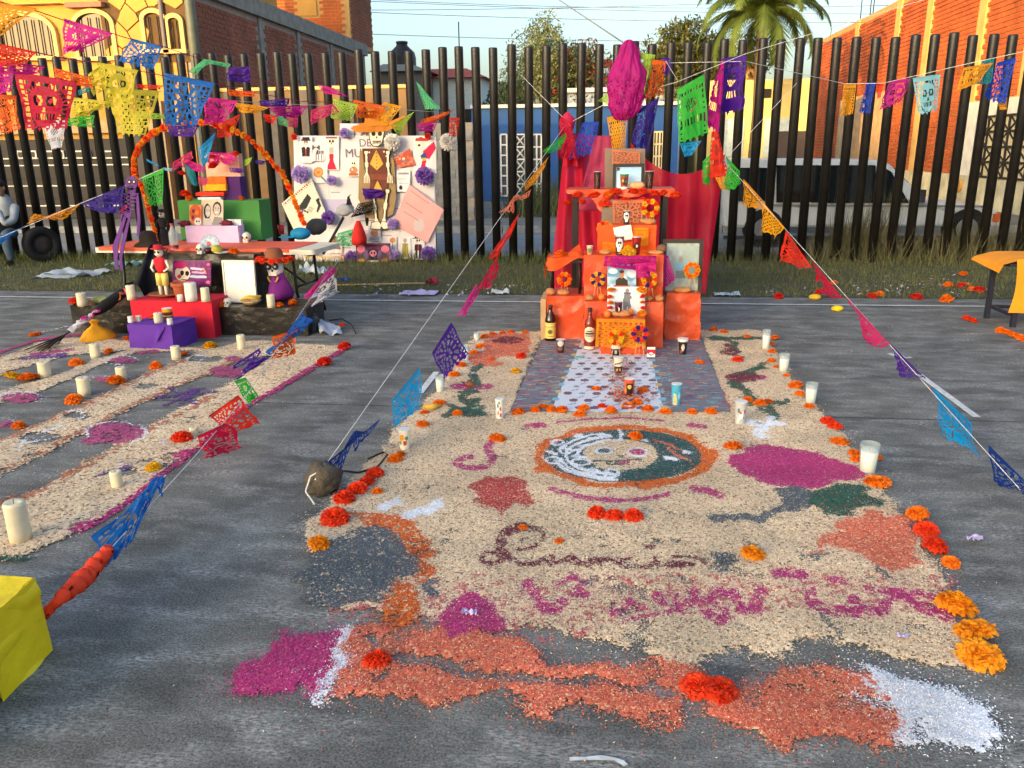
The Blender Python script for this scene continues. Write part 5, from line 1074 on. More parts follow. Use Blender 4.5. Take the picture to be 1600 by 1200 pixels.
cupat(975, 7.98, tz+.007, 22, 13, (150, 60, 50), [('r', 0, .85, 1, 1, (40, 130, 70)), ('r', 0, 0, 1, .16, (230, 226, 220)), ('e', .5, .5, .1, .22, (60, 30, 30)), ('e', .44, .55, .04, .1, (220, 200, 80)), ('e', .57, .5, .04, .1, (60, 140, 80))], 'green-rimmed printed cup before the black-framed picture')
for px_, w_, lab in ((933, 11, 'dark carved cup left of the black-framed picture'), (1014, 13, 'dark cup with orange flower right of the black-framed picture')):
    cupat(px_, 8.05, tz+.007, 25, w_, (44, 26, 24), [('l', .45, .2, .55, .8, .02, (110, 80, 70)), ('l', .55, .2, .45, .8, .02, (110, 80, 70))], lab)
flower(1014, 270, 6, 'orange', 'small orange flower in the dark cup right of the frame', P0=Y(1014, 273, 8.05))
cupat(971, 6.85, fz, 24, 12, (80, 40, 56), [('e', .5, .55, .1, .22, (30, 18, 26)), ('e', .53, .5, .04, .12, (226, 220, 214)), ('e', .47, .65, .03, .06, (200, 60, 60))], 'tall maroon printed cup before the pale sky print')
cupat(923, 7.24, z2, 13, 10, (190, 140, 100), [('e', .5, .5, .1, .3, (90, 120, 90)), ('r', 0, .7, 1, 1, (210, 180, 140))], 'small painted clay cup at left end of upper step')
# bottles
amber = glass('brown_bottle_glass', (38, 18, 10), .08, .93); redb = glass('amber_liquor_glass', (124, 38, 20), .06, .88); blueg = glass('blue_liquor_glass', (40, 44, 96), .06, .85); blackcap = mat('black_cap', (24, 22, 22), .4)
beer = [('r', .04, .72, .96, .86, (90, 76, 40)), ('l', .2, .79, .8, .79, .04, (226, 206, 140)), ('e', .5, .42, .14, .14, (110, 110, 50)), ('e', .5, .42, .07, .07, (60, 80, 40)), ('l', .35, .12, .65, .12, .02, (110, 90, 50))]
bottle(860, 534, 57, 17, amber, mat('brown_cap', (70, 40, 30), .5), (214, 186, 92), beer, 'brown beer bottle with yellow label left of the orange altar', lz=(.12, .54))
bottle(1085, 528, 48, 17, amber, mat('dark_cap', (36, 28, 26), .5), (206, 180, 124), beer, 'brown beer bottle with cream label right of the orange altar', lz=(.1, .52), prof=[(.9, 0), (1, .02), (1, .52), (.85, .62), (.5, .72), (.4, .8), (.36, .95)])
bottle(921, 548, 66, 16, redb, blackcap, (236, 226, 200), [('r', 0, 0, 1, 1, (120, 40, 24)), ('e', .5, .62, .40, .30, (236, 228, 206)), ('e', .5, .62, .34, .25, (196, 186, 160)), ('l', .26, .66, .74, .66, .03, (60, 50, 44)), ('l', .3, .56, .7, .56, .02, (60, 50, 44)), ('l', .34, .76, .66, .76, .015, (60, 50, 44)), ('r', 0, .0, 1, .1, (226, 206, 186))], 'amber liquor bottle with round cream label left of golden cloth', prof=[(.92, 0), (1, .015), (1, .62), (.9, .70), (.45, .79), (.38, .86), (.38, .95)], lz=(.06, .62))
bottle(1018, 541, 66, 13, blueg, blackcap, (52, 60, 120), [('r', 0, 0, 1, .4, (36, 50, 110)), ('l', .3, .7, .7, .8, .06, (170, 180, 206)), ('l', .35, .55, .6, .65, .04, (160, 170, 200)), ('l', .2, .3, .8, .3, .03, (120, 140, 190))], 'slim dark blue bottle right of the golden cloth', prof=[(.95, 0), (1, .015), (1, .6), (.85, .7), (.5, .78), (.45, .86), (.45, .95)], lz=(.06, .55))
# cups on the mat
W_ = (226, 222, 214)
cup(962, 557, 19, 16, W_, [('r', .3, .1, .7, .7, (30, 26, 26)), ('r', .45, .3, .55, .6, (180, 176, 170))], 'white cup with black square print at the foot of golden cloth', top=1.1, bot=.7)
cup(966, 584, 26, 16, (214, 196, 172), [('r', .3, .05, .68, .5, (60, 44, 36)), ('l', .35, .6, .62, .75, .03, (70, 54, 44)), ('e', .45, .3, .03, .08, (200, 160, 110)), ('e', .56, .3, .03, .08, (200, 160, 110))], 'beige cup with brown print standing on the mat centre')
cup(983, 620, 29, 16, (196, 84, 50), [('r', .4, .05, .62, .8, (34, 26, 26)), ('e', .5, .6, .06, .12, (220, 180, 80)), ('e', .36, .4, .04, .1, (230, 150, 60))], 'orange and black printed tumbler near the mat front', top=1.0, bot=.9)
cup(1056, 635, 36, 16, (70, 160, 190), [('e', .45, .3, .08, .2, (214, 176, 110)), ('r', 0, 0, 1, .1, (60, 50, 90)), ('r', .4, .3, .48, .6, (220, 190, 120)), ('e', .6, .5, .05, .15, (150, 210, 220))], 'blue printed paper cup at the mat front right corner')
cup(876, 553, 23, 13, (60, 30, 30), [('e', .5, .75, .14, .2, (200, 196, 190)), ('r', .3, .3, .6, .5, (120, 80, 70))], 'small dark goblet-shaped cup on mat behind liquor bottle', top=1.1, bot=.7)
cup(1066, 555, 26, 15, W_, [('r', .3, 0, .7, .85, (36, 32, 32)), ('e', .5, .5, .06, .2, (200, 190, 180)), ('e', .42, .25, .05, .1, (150, 60, 50))], 'white cup with dark print at right edge of the mat back', top=1.08, bot=.72)
cup(633, 703, 34, 19, (224, 216, 196), [('e', .45, .66, .07, .15, (236, 150, 30)), ('e', .6, .62, .05, .1, (90, 140, 60)), ('e', .55, .4, .06, .12, (196, 60, 50)), ('e', .4, .4, .04, .1, (110, 150, 70))], 'paper cup printed with oranges at the left carpet edge')
cup(781, 655, 33, 14, (214, 214, 206), [('e', .45, .7, .04, .1, (70, 120, 170)), ('e', .55, .55, .04, .1, (200, 70, 60)), ('e', .45, .35, .04, .1, (196, 90, 80)), ('e', .56, .25, .05, .1, (190, 70, 80)), ('e', .5, .85, .04, .07, (90, 150, 90))], 'tall tumbler with coloured dots left of the mat')
cup(1156, 663, 36, 18, (176, 180, 178), [('l', .4, .2, .6, .7, .02, (226, 228, 226)), ('l', .4, .7, .6, .3, .02, (150, 80, 80)), ('e', .5, .4, .06, .12, (220, 222, 222)), ('e', .42, .65, .04, .1, (100, 110, 110)), ('e', .6, .6, .04, .1, (160, 90, 90))], 'grey patterned glass tumbler right of the mat')
a = G(1017, 560); o = sheet('cigarette_box', quadfn(a+[-.033, 0, 0], a+[.033, 0, 0], a+[.033, .01, .095], a+[-.033, .01, .095]), 24, 30, [('r', 0, .45, 1, .8, (190, 30, 40)), ('p', [(0, .45), (.5, .25), (1, .45), (1, .5), (0, .5)], (190, 30, 40)), ('p', [(.2, .45), (.5, .56), (.8, .45), (.5, .36)], (226, 222, 220))], (228, 224, 220), None, paintmat('glossy_print', .25), .02); props(o, 'red and white cardboard cigarette box standing on the mat', 'box')
solo('small_tin', MB().lathe([(.03, 0), (.045, .006), (.045, .016), (.03, .02)], 16, G(905, 561)), mat('teal_tin', (96, 176, 170), .35), 'small teal tin lying on the mat behind beige cup', 'tin')
# patterned mat
a, b, c_, d_ = G(796, 646), G(1142, 646), G(1094, 530), G(850, 530)
shp = []
R_ = random.Random(4)
pal = [(120, 78, 96), (96, 116, 128), (150, 92, 100), (176, 150, 110), (110, 150, 160), (90, 84, 100), (160, 120, 130)]
for i in range(26):
    for (u0, u1) in ((0, .2), (.7, 1.0)):
        for k in range(12):
            u = u0+(u1-u0)*R_.random(); v = (i+R_.random())/26; shp.append(('l', u-.012-.02*R_.random(), v, u+.015, v+R_.uniform(-.006, .006), .005, R_.choice(pal)))
shp.append(('p', [(.19, 0), (.70, 0), (.66, 1), (.25, 1)], (206, 210, 216)))
for i in range(13):
    for k in range(7):
        u = .245+.07*k+(i % 2)*.035; v = (i+.5)/13
        if u < .69: shp.append(('e', u, v, .021, .017, (112, 84, 96)) if (i+k) % 3 else ('e', u, v, .016, .012, (140, 150, 160)))
        if u < .69: shp.append(('l', u+.02, v+.03, u+.045, v+.045, .005, (150, 160, 170)))
for i in range(12): shp += [('e', .19-.0+.004*i, (i+.5)/12, .016, .018, (120, 176, 196) if i % 2 else (196, 176, 120)), ('e', .705-.004*i, (i+.5)/12, .02, .018, (120, 176, 196) if i % 3 else (196, 170, 110))]
o = sheet('patterned_mat', quadfn(a+[0, 0, .014], b+[0, 0, .014], c_+[0, 0, .014], d_+[0, 0, .014], waves=.006), 170, 120, shp, (112, 112, 118), None, paintmat('mat_print', .7, 0, .2)); props(o, 'multicoloured patterned mat with white centre strip before the altar', 'mat')
# orange petals strewn on the mat centre
def petals(n, px_, py_, sx_, sy_, cols, label, size=.012, z=.022, seed=1, name='strewn_petals'):
    R = np.random.default_rng(seed); V = []
    for i in range(n):
        p = G(px_+R.normal(0, sx_), py_+R.normal(0, sy_)); a_ = R.uniform(0, 6.28); s = size*R.uniform(.6, 1.4); ax = np.array([math.cos(a_), math.sin(a_), R.normal(0, .3)])*s; bx = np.array([-math.sin(a_), math.cos(a_), R.normal(0, .3)])*s*.6
        p = p+np.array([0, 0, z+R.uniform(0, .01)]); V.append([p-ax, p+bx, p+ax, p-bx])
    V = np.array(V); cc = np.array([lin(c) for c in cols])[R.integers(0, len(cols), n)]
    o = link(name, trimesh(name, V, gpm, cc)); return props(o, label, 'petals', kind='stuff')
petals(420, 972, 590, 11, 24, [(206, 96, 30), (170, 76, 40), (196, 130, 80)], 'orange petals strewn down the middle of the mat', .012)
petals(200, 985, 622, 18, 6, [(206, 96, 30), (180, 70, 30)], 'orange petals at the mat front edge', .012, seed=2)
# ================================================================== LEFT ALTAR
blk = mat('black_plastic', (22, 21, 20), .32, .25, 6, bump=.5, bscale=12, spec=.5)
TZ = .74
ta, tb, tcn, td = G(163, 386, TZ), G(462, 391, TZ), G(522, 374, TZ), G(175, 374, TZ)
tb = np.array([tb[0], tb[1], TZ]); x0t, x1t, yf, yb = -5.45, -2.95, 8.05, 8.75
t = thing('folding_table', 'folding table with orange cover carrying the left altar', 'table', ((x0t+x1t)/2, (yf+yb)/2, 0), -.06)
W, Dp = x1t-x0t, yb-yf
def rr(w, d, r, n=5):
    pts = []
    for (sx_, sy_, a0) in ((1, 1, 0), (-1, 1, 90), (-1, -1, 180), (1, -1, 270)):
        for i in range(n+1): a = math.radians(a0+90*i/n); pts.append((sx_*(w/2-r)+r*math.cos(a), sy_*(d/2-r)+r*math.sin(a)))
    return pts
part('table_top', MB().prism(rr(W, Dp, .06), TZ-.05, TZ), mat('table_plastic', (222, 214, 190), .5), t)
oc = mat('orange_cover', (226, 92, 60), .55, .2, 5, bump=.3)
part('cover', MB().prism(rr(W-.28, Dp+.012, .05), TZ-.028, TZ+.006).move((-.1, 0, 0)), oc, t)
for sx_ in (-1, 1):
    for sy_ in (-1, 1): part('leg', MB().tube([(sx_*(W/2-.28), sy_*.26, TZ-.05), (sx_*(W/2-.26), sy_*.27, .3), (sx_*(W/2-.2), sy_*.28, 0)], .016, 8), blackm, t)
    part('brace', MB().cyl((sx_*(W/2-.27), -.26, .34), (sx_*(W/2-.27), .26, .34), .011, n=6), blackm, t)
    part('brace', MB().cyl((sx_*(W/2-.27), 0, .34), (sx_*(W/2-.75), 0, TZ-.06), .011, n=6), blackm, t)
def onT(px_, py_, z=TZ+.006): return G(px_, py_, z)
# black covered tiers
def pbox(name, label, px0, px1, pyt, y, depth, m, amp=.012, seed=1, z0=0.0, cat='altar step', rz=0.0):
    a, b = Y(px0, pyt, y), Y(px1, pyt, y); return drapebox(name, label, cat, ((a[0]+b[0])/2, y+depth/2, z0), (b[0]-a[0], depth, (a[2]+b[2])/2-z0), m, amp, 8, seed, rz)
pbox('black_step', 'wide low black plastic-covered step of the left altar', 110, 478, 479, 7.32, .5, blk, .03, 1)
zlow = float(Y(300, 479, 7.32)[2])
pbox('black_tier', 'black plastic-covered tier below the folding table front', 250, 398, 397, 7.80, .3, blk, .026, 2); ztier = float(Y(320, 397, 7.8)[2])
pbox('red_box', 'red cloth-covered box in the middle of the left altar', 203, 330, 470, 7.18, .42, mat('red_felt', (196, 22, 46), .85, .1, 10), .004, 3); zred = float(Y(266, 470, 7.18)[2])
A, B, C_ = G(204, 545), G(272, 548), G(309, 533); D_ = A+C_-B; hp = float(Y(272, 509, B[1])[2])
purp = mat('purple_cloth', (88, 40, 150), .8, .12, 6, bump=.25, bscale=10)
o = thing('purple_box', 'purple cloth-covered box at the front of the left altar', 'box', (A+B+C_+D_)/4)
mb = MB()
for (p, q) in ((A, B), (B, C_), (C_, D_), (D_, A)): mb.grid(quadfn(p, q, q+[0, 0, hp], p+[0, 0, hp], waves=.012, seed=p[0]), 12, 8)
mb.grid(quadfn(A+[0, 0, hp], B+[0, 0, hp], C_+[0, 0, hp], D_+[0, 0, hp]), 6, 6); part('cloth_cover', mb, purp, o, True)
q = (A*.35+B*.65); mb = MB(); mb.add([q+[0, -.014, hp*.75], q+[.05, -.02, hp*.9], q+[.10, -.012, hp*.98], q+[.02, -.03, hp*.45], q+[-.02, -.012, hp*.3]], [(0, 1, 3), (1, 2, 3), (0, 3, 4)]); part('fold', mb, purp, o, True)
# black cloth swag falling from the table corner
cloth('black_swag', quadfn(Y(206, 448, 7.5), Y(252, 468, 7.55), Y(262, 388, 8.0), Y(236, 380, 8.0), waves=.12, seed=4), 20, 24, mat('black_cloth', (16, 15, 15), .9), 'black cloth swag falling from the folding table left end', 'cloth')
# boxes on the table
def tbox(name, label, px0, px1, pyt, pyb, depth, m, rz=0.0, amp=.002, back=0.0):
    a = onT((px0+px1)/2, pyb); y = a[1]+back; l, r_ = Y(px0, pyb, y), Y(px1, pyb, y); h = float(Y((px0+px1)/2, pyt, y)[2])-TZ-.006
    drapebox(name, label, 'box', ((l[0]+r_[0])/2, y+depth/2, TZ+.006), (r_[0]-l[0], depth, h), m, amp, 9, int(px0), rz); return (l[0]+r_[0])/2, y, TZ+.006+h
gx, gy_, gz = tbox('green_box', 'green paper-covered box on the folding table', 285, 410, 313, 378, .32, mat('green_paper', (70, 138, 64), .8, .18, 3, bump=.4), amp=.012, back=.22)
lx, ly_, lz_ = tbox('lilac_box', 'pale lilac box before the green box on the folding table', 292, 374, 353, 379, .16, mat('lilac_paper', (214, 186, 222), .75, .1))
# tall bright stack on the green box: purple box, books, paper
c_, d_ = boxpx(352, 374, 276, 312, gy_+.1, .16, gz); drapebox('purple_carton', 'small dark purple box standing on the green box', 'box', c_, d_, mat('deep_purple', (76, 28, 104), .8), .002)
c_, d_ = boxpx(327, 372, 240, 312, gy_+.2, .1, gz); drapebox('peach_panel', 'peach paper panel with pink top standing on the green box', 'panel', c_, d_, mat('peach_paper', (240, 190, 160), .8, trans=.2), .004)
flag([(326, 238), (372, 240), (368, 258), (330, 256)], 'pink', 'pink crumpled tissue over the peach panel top', y=gy_+.16, kind=4, fold=.1)
for i, (a_, b_, cc, lab) in enumerate([((309, 345), (308, 312), 'white', 'white book lowest in the pile on the green box'), ((307, 350), (300, 306), 'scarlet', 'red cloth bundle on the white book'), ((318, 352), (288, 298), 'amber', 'amber cloth bundle in the middle of the pile'), ((325, 352), (276, 288), 'orange', 'orange cloth bundle topping the pile')]):
    c_, d_ = boxpx(a_[0], a_[1], b_[0], b_[1], gy_+.04+.01*i, .16); drapebox('book' if i == 0 else 'folded_cloth', lab, 'book' if i == 0 else 'cloth', c_, d_, mat('pile_'+cc, PCOL[cc], .8), .003 if i == 0 else .012, 14, i)
for i, (px_, py_, cc) in enumerate([(334, 262, 'red'), (368, 243, 'red-orange'), (290, 306, 'red-orange'), (372, 270, 'red'), (296, 312, 'orange'), (377, 312, 'orange'), (284, 273, 'red'), (331, 247, 'red')]):
    flower(0, 0, 8 if i in (0, 2) else 6, cc, f'{cc} tissue flower, {ORD[i]} of those round the pile on the green box', P0=Y(px_, py_, gy_+.02), group='tissue flowers round the pile')
# photo of a smiling couple, grey
card(315, 349, 312, 353, ly_+.1, [('r', 0, .5, .5, 1, (222, 200, 170)), ('e', .27, .55, .17, .3, (58, 50, 46)), ('e', .3, .56, .12, .22, (206, 196, 186)), ('p', [(.08, 0), (.5, 0), (.46, .3), (.2, .3)], (198, 190, 182)), ('e', .72, .66, .2, .27, (56, 50, 46)), ('e', .71, .62, .15, .22, (196, 184, 172)), ('p', [(.45, 0), (1, 0), (.95, .32), (.6, .36)], (150, 144, 140)), ('e', .25, .6, .025, .02, (50, 40, 36)), ('e', .36, .6, .025, .02, (50, 40, 36)), ('e', .65, .68, .025, .02, (50, 40, 36)), ('e', .78, .68, .025, .02, (50, 40, 36)), ('l', .64, .52, .76, .52, .02, (240, 238, 234)), ('l', .25, .47, .35, .47, .015, (240, 238, 234))], (226, 206, 178), 'sepia photo of a smiling couple on the lilac box')
card(296, 315, 320, 352, ly_+.08, [('e', .5, .6, .48, .42, (214, 90, 40)), ('e', .35, .7, .14, .1, (110, 40, 70)), ('e', .62, .62, .16, .12, (236, 130, 50)), ('e', .7, .18, .28, .2, (232, 226, 206)), ('e', .62, .2, .06, .05, (30, 26, 26)), ('e', .8, .2, .06, .05, (30, 26, 26)), ('e', .3, .4, .1, .1, (120, 50, 90))], (222, 150, 90), 'orange flower card with small skull left of the couple photo')
maroonf = mat('maroon_flower', (110, 20, 46), .8)
for px_, lab in ((289, 'maroon cloth flower heap at left end of the lilac box'), (355, 'maroon cloth flower heap at right end of the lilac box')):
    p = Y(px_, 353, ly_+.05); solo('cloth_flowers', crumple(MB().ball((p[0], p[1], lz_+.02), (.07, .04, .035), 14, 9, .5, 3), .02, 30), maroonf, lab, 'cloth flowers')
c_, d_ = boxpx(354, 376, 343, 353, ly_+.1, .05); drapebox('white_carton', 'small white box on the right end of the lilac box', 'box', c_, d_, mat('white_card', (226, 224, 214), .8), 0)
# skull ornaments
skm = mat('sugar_white', (226, 218, 200), .6, .08)
def skull(px_, py_, rpx, z, label, m=skm, y=None):
    p = G(px_, py_, z) if y is None else np.array([*Y(px_, py_, y)[:2], z]); s = np.linalg.norm(p-CAM)/FPX; r = rpx*s; o = thing('sugar_skull', label, 'skull ornament', p)
    mb = MB().ball((0, 0, r*1.1), (r*.92, r*1.05, r*.95), 14, 10, .08, int(px_)); mb.box((0, -r*.45, r*.28), (r*1.0, r*.8, r*.56), 0, 1.05); part('cranium', mb, m, o)
    for sx_ in (-1, 1): part('eye_socket', MB().ball((sx_*r*.36, -r*.9, r*1.02), (r*.24, r*.16, r*.24), 8, 6), dark, o)
    part('nose_hole', MB().ball((0, -r*1.0, r*.68), (r*.1, r*.08, r*.14), 6, 5), dark, o); part('teeth', MB().box((0, -r*.87, r*.3), (r*.7, r*.04, r*.05)), dark, o); return o
skull(386, 378, 7, TZ+.006, 'cream skull ornament on the table right of the lilac box'); skull(315, 398, 7, ztier, 'white skull ornament beside the painted plate', y=7.84); skull(356, 478, 6, zlow, 'small white skull ornament at foot of the white framed sheet', y=7.36)
candle(370, 378, 12, 7, 'small black and white candle holder beside the cream skull', z=TZ+.006, cold=mat('bw_holder', (150, 148, 144), .5))
# painted plate, pot, fruit on tier
p = Y(328, 396, 7.92); o = solo('painted_plate', MB().lathe([(.002, 0), (.09, .005), (.15, .02), (.16, .03), (.15, .035), (.08, .015), (.002, .012)], 28), mat('plate_white_blue', (150, 168, 184), .3, .5, 30), 'white and blue painted plate leaning against the table edge', 'plate'); o.location = (p[0], 7.95, ztier+.07); o.rotation_euler = (1.2, 0, 0); o.scale = (.68, .68, .68)
for (dx, cc) in ((-.02, (196, 60, 40)), (.04, (60, 90, 130))): pass
part('flower_motif', MB().lathe([(.002, .017), (.035, .018), (.03, .02)], 10, (-.02, .02, 0)), mat('plate_red', (196, 60, 44), .4), o)
loaf(338, 398, 8, 7, ztier, 'yellow-green fruit beside the painted plate', mat('guava', (176, 164, 50), .5), 7.84, 'guava_fruit', 'fruit')
loaf(325, 397, 6, 5, ztier, 'dark red fruit before the painted plate', mat('plum', (70, 20, 36), .4), 7.84, 'plum_fruit', 'fruit')
p = Y(345, 400, 7.82); solo('white_dish', MB().lathe([(.002, 0), (.06, .004), (.085, .014), (.08, .016), (.002, .008)], 20, (p[0], 7.86, ztier)), skm, 'flat white dish at right end of the black tier', 'dish')
flower(365, 400, 9, 'orange', 'orange paper flower on the black tier below the table', P0=(*Y(365, 399, 7.84)[:2], ztier))
# glass bottle and plastic jug on the table
bottle(273, 390, 36, 12, glass('clear_bottle', (214, 220, 220), .05, .35), mat('red_cap', (190, 40, 40), .5), (176, 40, 50), [('r', 0, .4, 1, .6, (60, 40, 40))], 'clear glass bottle with red label on the folding table', z=TZ+.006, lz=(.05, .2))
# catrina figure in black on the table
def doll(px_, pyt, pyb, y, label, cloth_c, hat_c, skirt=True, z=None, trousers=None):
    b = Y(px_, pyb, y); h = float(Y(px_, pyt, y)[2]-b[2]); o = thing('skeleton_doll', label, 'figurine', (b[0], y, b[2] if z is None else z))
    cm = mat('doll_cloth_%d_%d_%d' % cloth_c, cloth_c, .8); hm = mat('doll_hat_%d_%d_%d' % hat_c, hat_c, .7)
    part('head', MB().ball((0, 0, h*.86), (h*.085, h*.08, h*.1), 12, 8), skm, o)
    for sx_ in (-1, 1): part('eye_socket', MB().ball((sx_*h*.035, -h*.075, h*.87), (h*.022, h*.015, h*.026), 7, 5), dark, o)
    part('mouth', MB().box((0, -h*.078, h*.80), (h*.06, h*.008, h*.012)), dark, o)
    part('hat', MB().lathe([(h*.14, h*.925), (h*.15, h*.935), (h*.09, h*.945), (h*.085, h*1.0), (.002, h*1.0)], 16), hm, o)
    part('torso', MB().lathe([(h*.075, h*.45), (h*.1, h*.55), (h*.13, h*.7), (h*.1, h*.75), (h*.035, h*.77)], 12, squash=.6), cm, o)
    for sx_ in (-1, 1):
        part('arm', MB().tube([(sx_*h*.12, 0, h*.71), (sx_*h*.18, -h*.02, h*.56), (sx_*h*.1, -h*.09, h*.5)], [h*.03, h*.022, h*.018], 7), skm if trousers else cm, o)
        if not skirt:
            part('leg', MB().tube([(sx_*h*.05, 0, h*.45), (sx_*h*.06, 0, h*.22), (sx_*h*.06, 0, .0)], [h*.055, h*.04, h*.03], 8), skm if trousers else cm, o)
            part('foot', MB().box((sx_*h*.065, -h*.025, h*.012), (h*.06, h*.11, h*.024)), skm if trousers else dark, o)
            if trousers: part('trouser_leg', MB().cyl((sx_*h*.055, 0, h*.46), (sx_*h*.062, 0, h*.22), h*.068, h*.062, 10), mat('trouser_%d' % trousers[0], trousers, .8), o)
    if skirt: part('skirt', MB().lathe([(h*.2, 0), (h*.19, h*.05), (h*.1, h*.35), (h*.075, h*.46)], 16, wob=.06), cm, o)
    return o
doll(257, 320, 376, 8.35, 'black-dressed skeleton figure with wide hat on the table', (26, 22, 24), (30, 24, 26), True, TZ+.006)
doll(256, 375, 456, 7.40, 'skeleton figure in red shirt and yellow shorts on red box', (200, 26, 40), (190, 24, 44), False, zred, (222, 206, 110))
p = Y(258, 455, 7.4); solo('bread_plate', MB().lathe([(.002, 0), (.1, .006), (.17, .03), (.165, .034), (.002, .016)], 24, (p[0], 7.42, zred)), mat('clay_plate', (150, 84, 50), .6, .3), 'brown clay plate under the red-shirted skeleton', 'plate')
p = Y(236, 380, 8.3); solo('dark_hat', crumple(MB().lathe([(.15, 0), (.14, .02), (.09, .05), (.085, .13), (.05, .16), (.002, .165)], 16, (p[0], 8.25, TZ+.006)), .01, 12), mat('hat_felt', (52, 42, 32), .95), 'dark felt hat lying on the table behind the black figure', 'hat')
# purple hanging skeleton, flat foam
def flat_skeleton(px_, pys, y, m, label, ox=0.0):
    P_ = lambda x, yv: Y(x, yv, y); o = thing('flat_skeleton', label, 'skeleton decoration', P_(px_, pys[-1])); R3, U3 = (1, 0, 0), (0, 0, 1)
    def pl(pts, nm, mm=m, th=.008, off=0.0): part(nm, MB().plate([(P_(a, b)[0], P_(a, b)[2]) for a, b in pts], (0, y-off, 0), R3, U3, th), mm, o, True)
    return pl, o
vio = mat('violet_foam', (98, 52, 128), .8)
pl, o = flat_skeleton(200, [275, 425], 8.0, vio, 'flat purple foam skeleton hanging over the table left end')
pl([(x, yv) for x, yv in arc(206, 286, 9.5, 11, 180, -180, 18)][::-1][:-1], 'skull'); pl([(199, 294), (213, 294), (212, 302), (200, 302)][::-1], 'jaw')
for cx in (203.5, 210.5): pl(arc(cx, 284, 3, 3.8, 0, 360, 10)[:-1][::1], 'eye_socket', dark, .004, .009); pl(arc(cx, 284, 1.2, 1.5, 0, 360, 8)[:-1], 'pupil', skm, .003, .014)
pl([(200, 299), (212, 299), (211.5, 300), (200.5, 300)][::-1], 'mouth_line', dark, .003, .009); pl([(204, 290), (209, 290), (206.5, 294)][::-1], 'nose_hole', dark, .003, .009); pl([(190, 302), (218, 302), (215, 306), (193, 306)][::-1], 'collar_bone')
for i in range(4): pl([(191+i*1.1, 308+i*6), (214-i*1.2, 308+i*6), (213.4-i*1.2, 310.6+i*6), (191.6+i*1.1, 310.6+i*6)][::-1], 'rib')
pl([(200.5, 303), (204, 303), (203, 332), (199.5, 332)][::-1], 'spine'); pl([(194, 330), (207, 330), (205, 338), (200, 341), (195, 338)][::-1], 'pelvis')
pl([(213, 304), (217, 305), (220, 345), (218, 368), (214, 368), (215, 345)][::-1], 'arm'); pl([(191, 304), (195, 304), (194, 332), (190, 345), (188, 342)][::-1], 'arm')
pl([(194, 338), (198, 340), (186, 380), (184, 405), (186, 420), (181, 421), (176, 385)][::-1], 'leg'); pl([(201, 340), (205, 338), (196, 380), (191, 405), (193, 421), (188, 421), (187, 400), (190, 378)][::-1], 'leg')
solo('red_ribbon', MB().grid(quadfn(Y(188, 332, 7.97), Y(198, 325, 7.97), Y(200, 321, 7.97), Y(189, 328, 7.97), waves=.03), 8, 4), mat('red_ribbon', (200, 40, 40), .7), 'red ribbon at the waist of the purple skeleton', 'ribbon')
# marigold arch: hoop with rows of small flowers
hoop = [(247, 378), (240, 350), (233, 320), (224, 295), (212, 275), (210, 255), (214, 238), (225, 220), (243, 206), (262, 198), (300, 192), (330, 193), (365, 203), (395, 222), (420, 246), (440, 270), (456, 300), (468, 330), (477, 352)]
HP = [Y(a, b, 8.5) for a, b in bez(hoop, 16)]
o = thing('marigold_arch', 'arch of orange marigolds standing over the left altar table', 'flower arch', (float(HP[0][0]), 8.5, TZ))
part('hoop', MB().tube(HP, .009, 6), mat('hoop_wood', (196, 160, 110), .8), o, True)
L_ = 0; last = HP[0]; cnt = 0
for i in range(1, len(HP)):
    seg = np.linalg.norm(HP[i]-HP[i-1]); k = max(1, int(seg/.034))
    for j in range(k):
        p = HP[i-1]+(HP[i]-HP[i-1])*(j/k); cnt += 1; cc = ['red-orange', 'orange', 'red-orange', 'orange', 'orange', 'amber'][cnt % 6] if cnt % 17 else 'yellow'; kk = (cnt % 4, cc, .8)
        if kk not in FM: FM[kk] = flower_mesh(kk[0]*7+3, 190, .8).mesh('marigold', fmat(cc))
        link('blossom', FM[kk], o, tuple(p-np.array(o.location)), (math.pi/2+random.uniform(-.5, .5), 0, random.uniform(-.8, .8)), .036*random.uniform(.8, 1.15))
# items on the low black step and red box
candle(129, 478, 18, 13, 'candle on the low black step, far left end', z=zlow); candle(300, 470, 26, 17, 'thick white candle on the red box', z=zred, cold=mat('white_wax', (228, 222, 210), .5)); candle(322, 471, 20, 12, 'slim cream candle at right end of the red box', z=zred); candle(206, 468, 20, 12, 'cream candle at left end of the red box', z=zred); candle(424, 480, 19, 12, 'cream candle on low black step right of the fruit bowl', z=zlow); candle(282, 471, 10, 8, 'small tealight candle before the clay pot', z=zred, cold=mat('white_wax', (228, 222, 210), .5))
p = Y(282, 469, 7.3); o = thing('clay_pot', 'terracotta flower pot holding the purple skull sign on the red box', 'pot', (p[0], 7.34, zred)); part('pot_body', MB().lathe([(.06, 0), (.075, .1), (.085, .125)], 18), mat('terracotta', (176, 92, 60), .85, .2), o); part('rim', MB().lathe([(.085, .115), (.094, .118), (.094, .15), (.08, .15), (.075, .12)], 18), mat('terracotta', (176, 92, 60), .85), o)
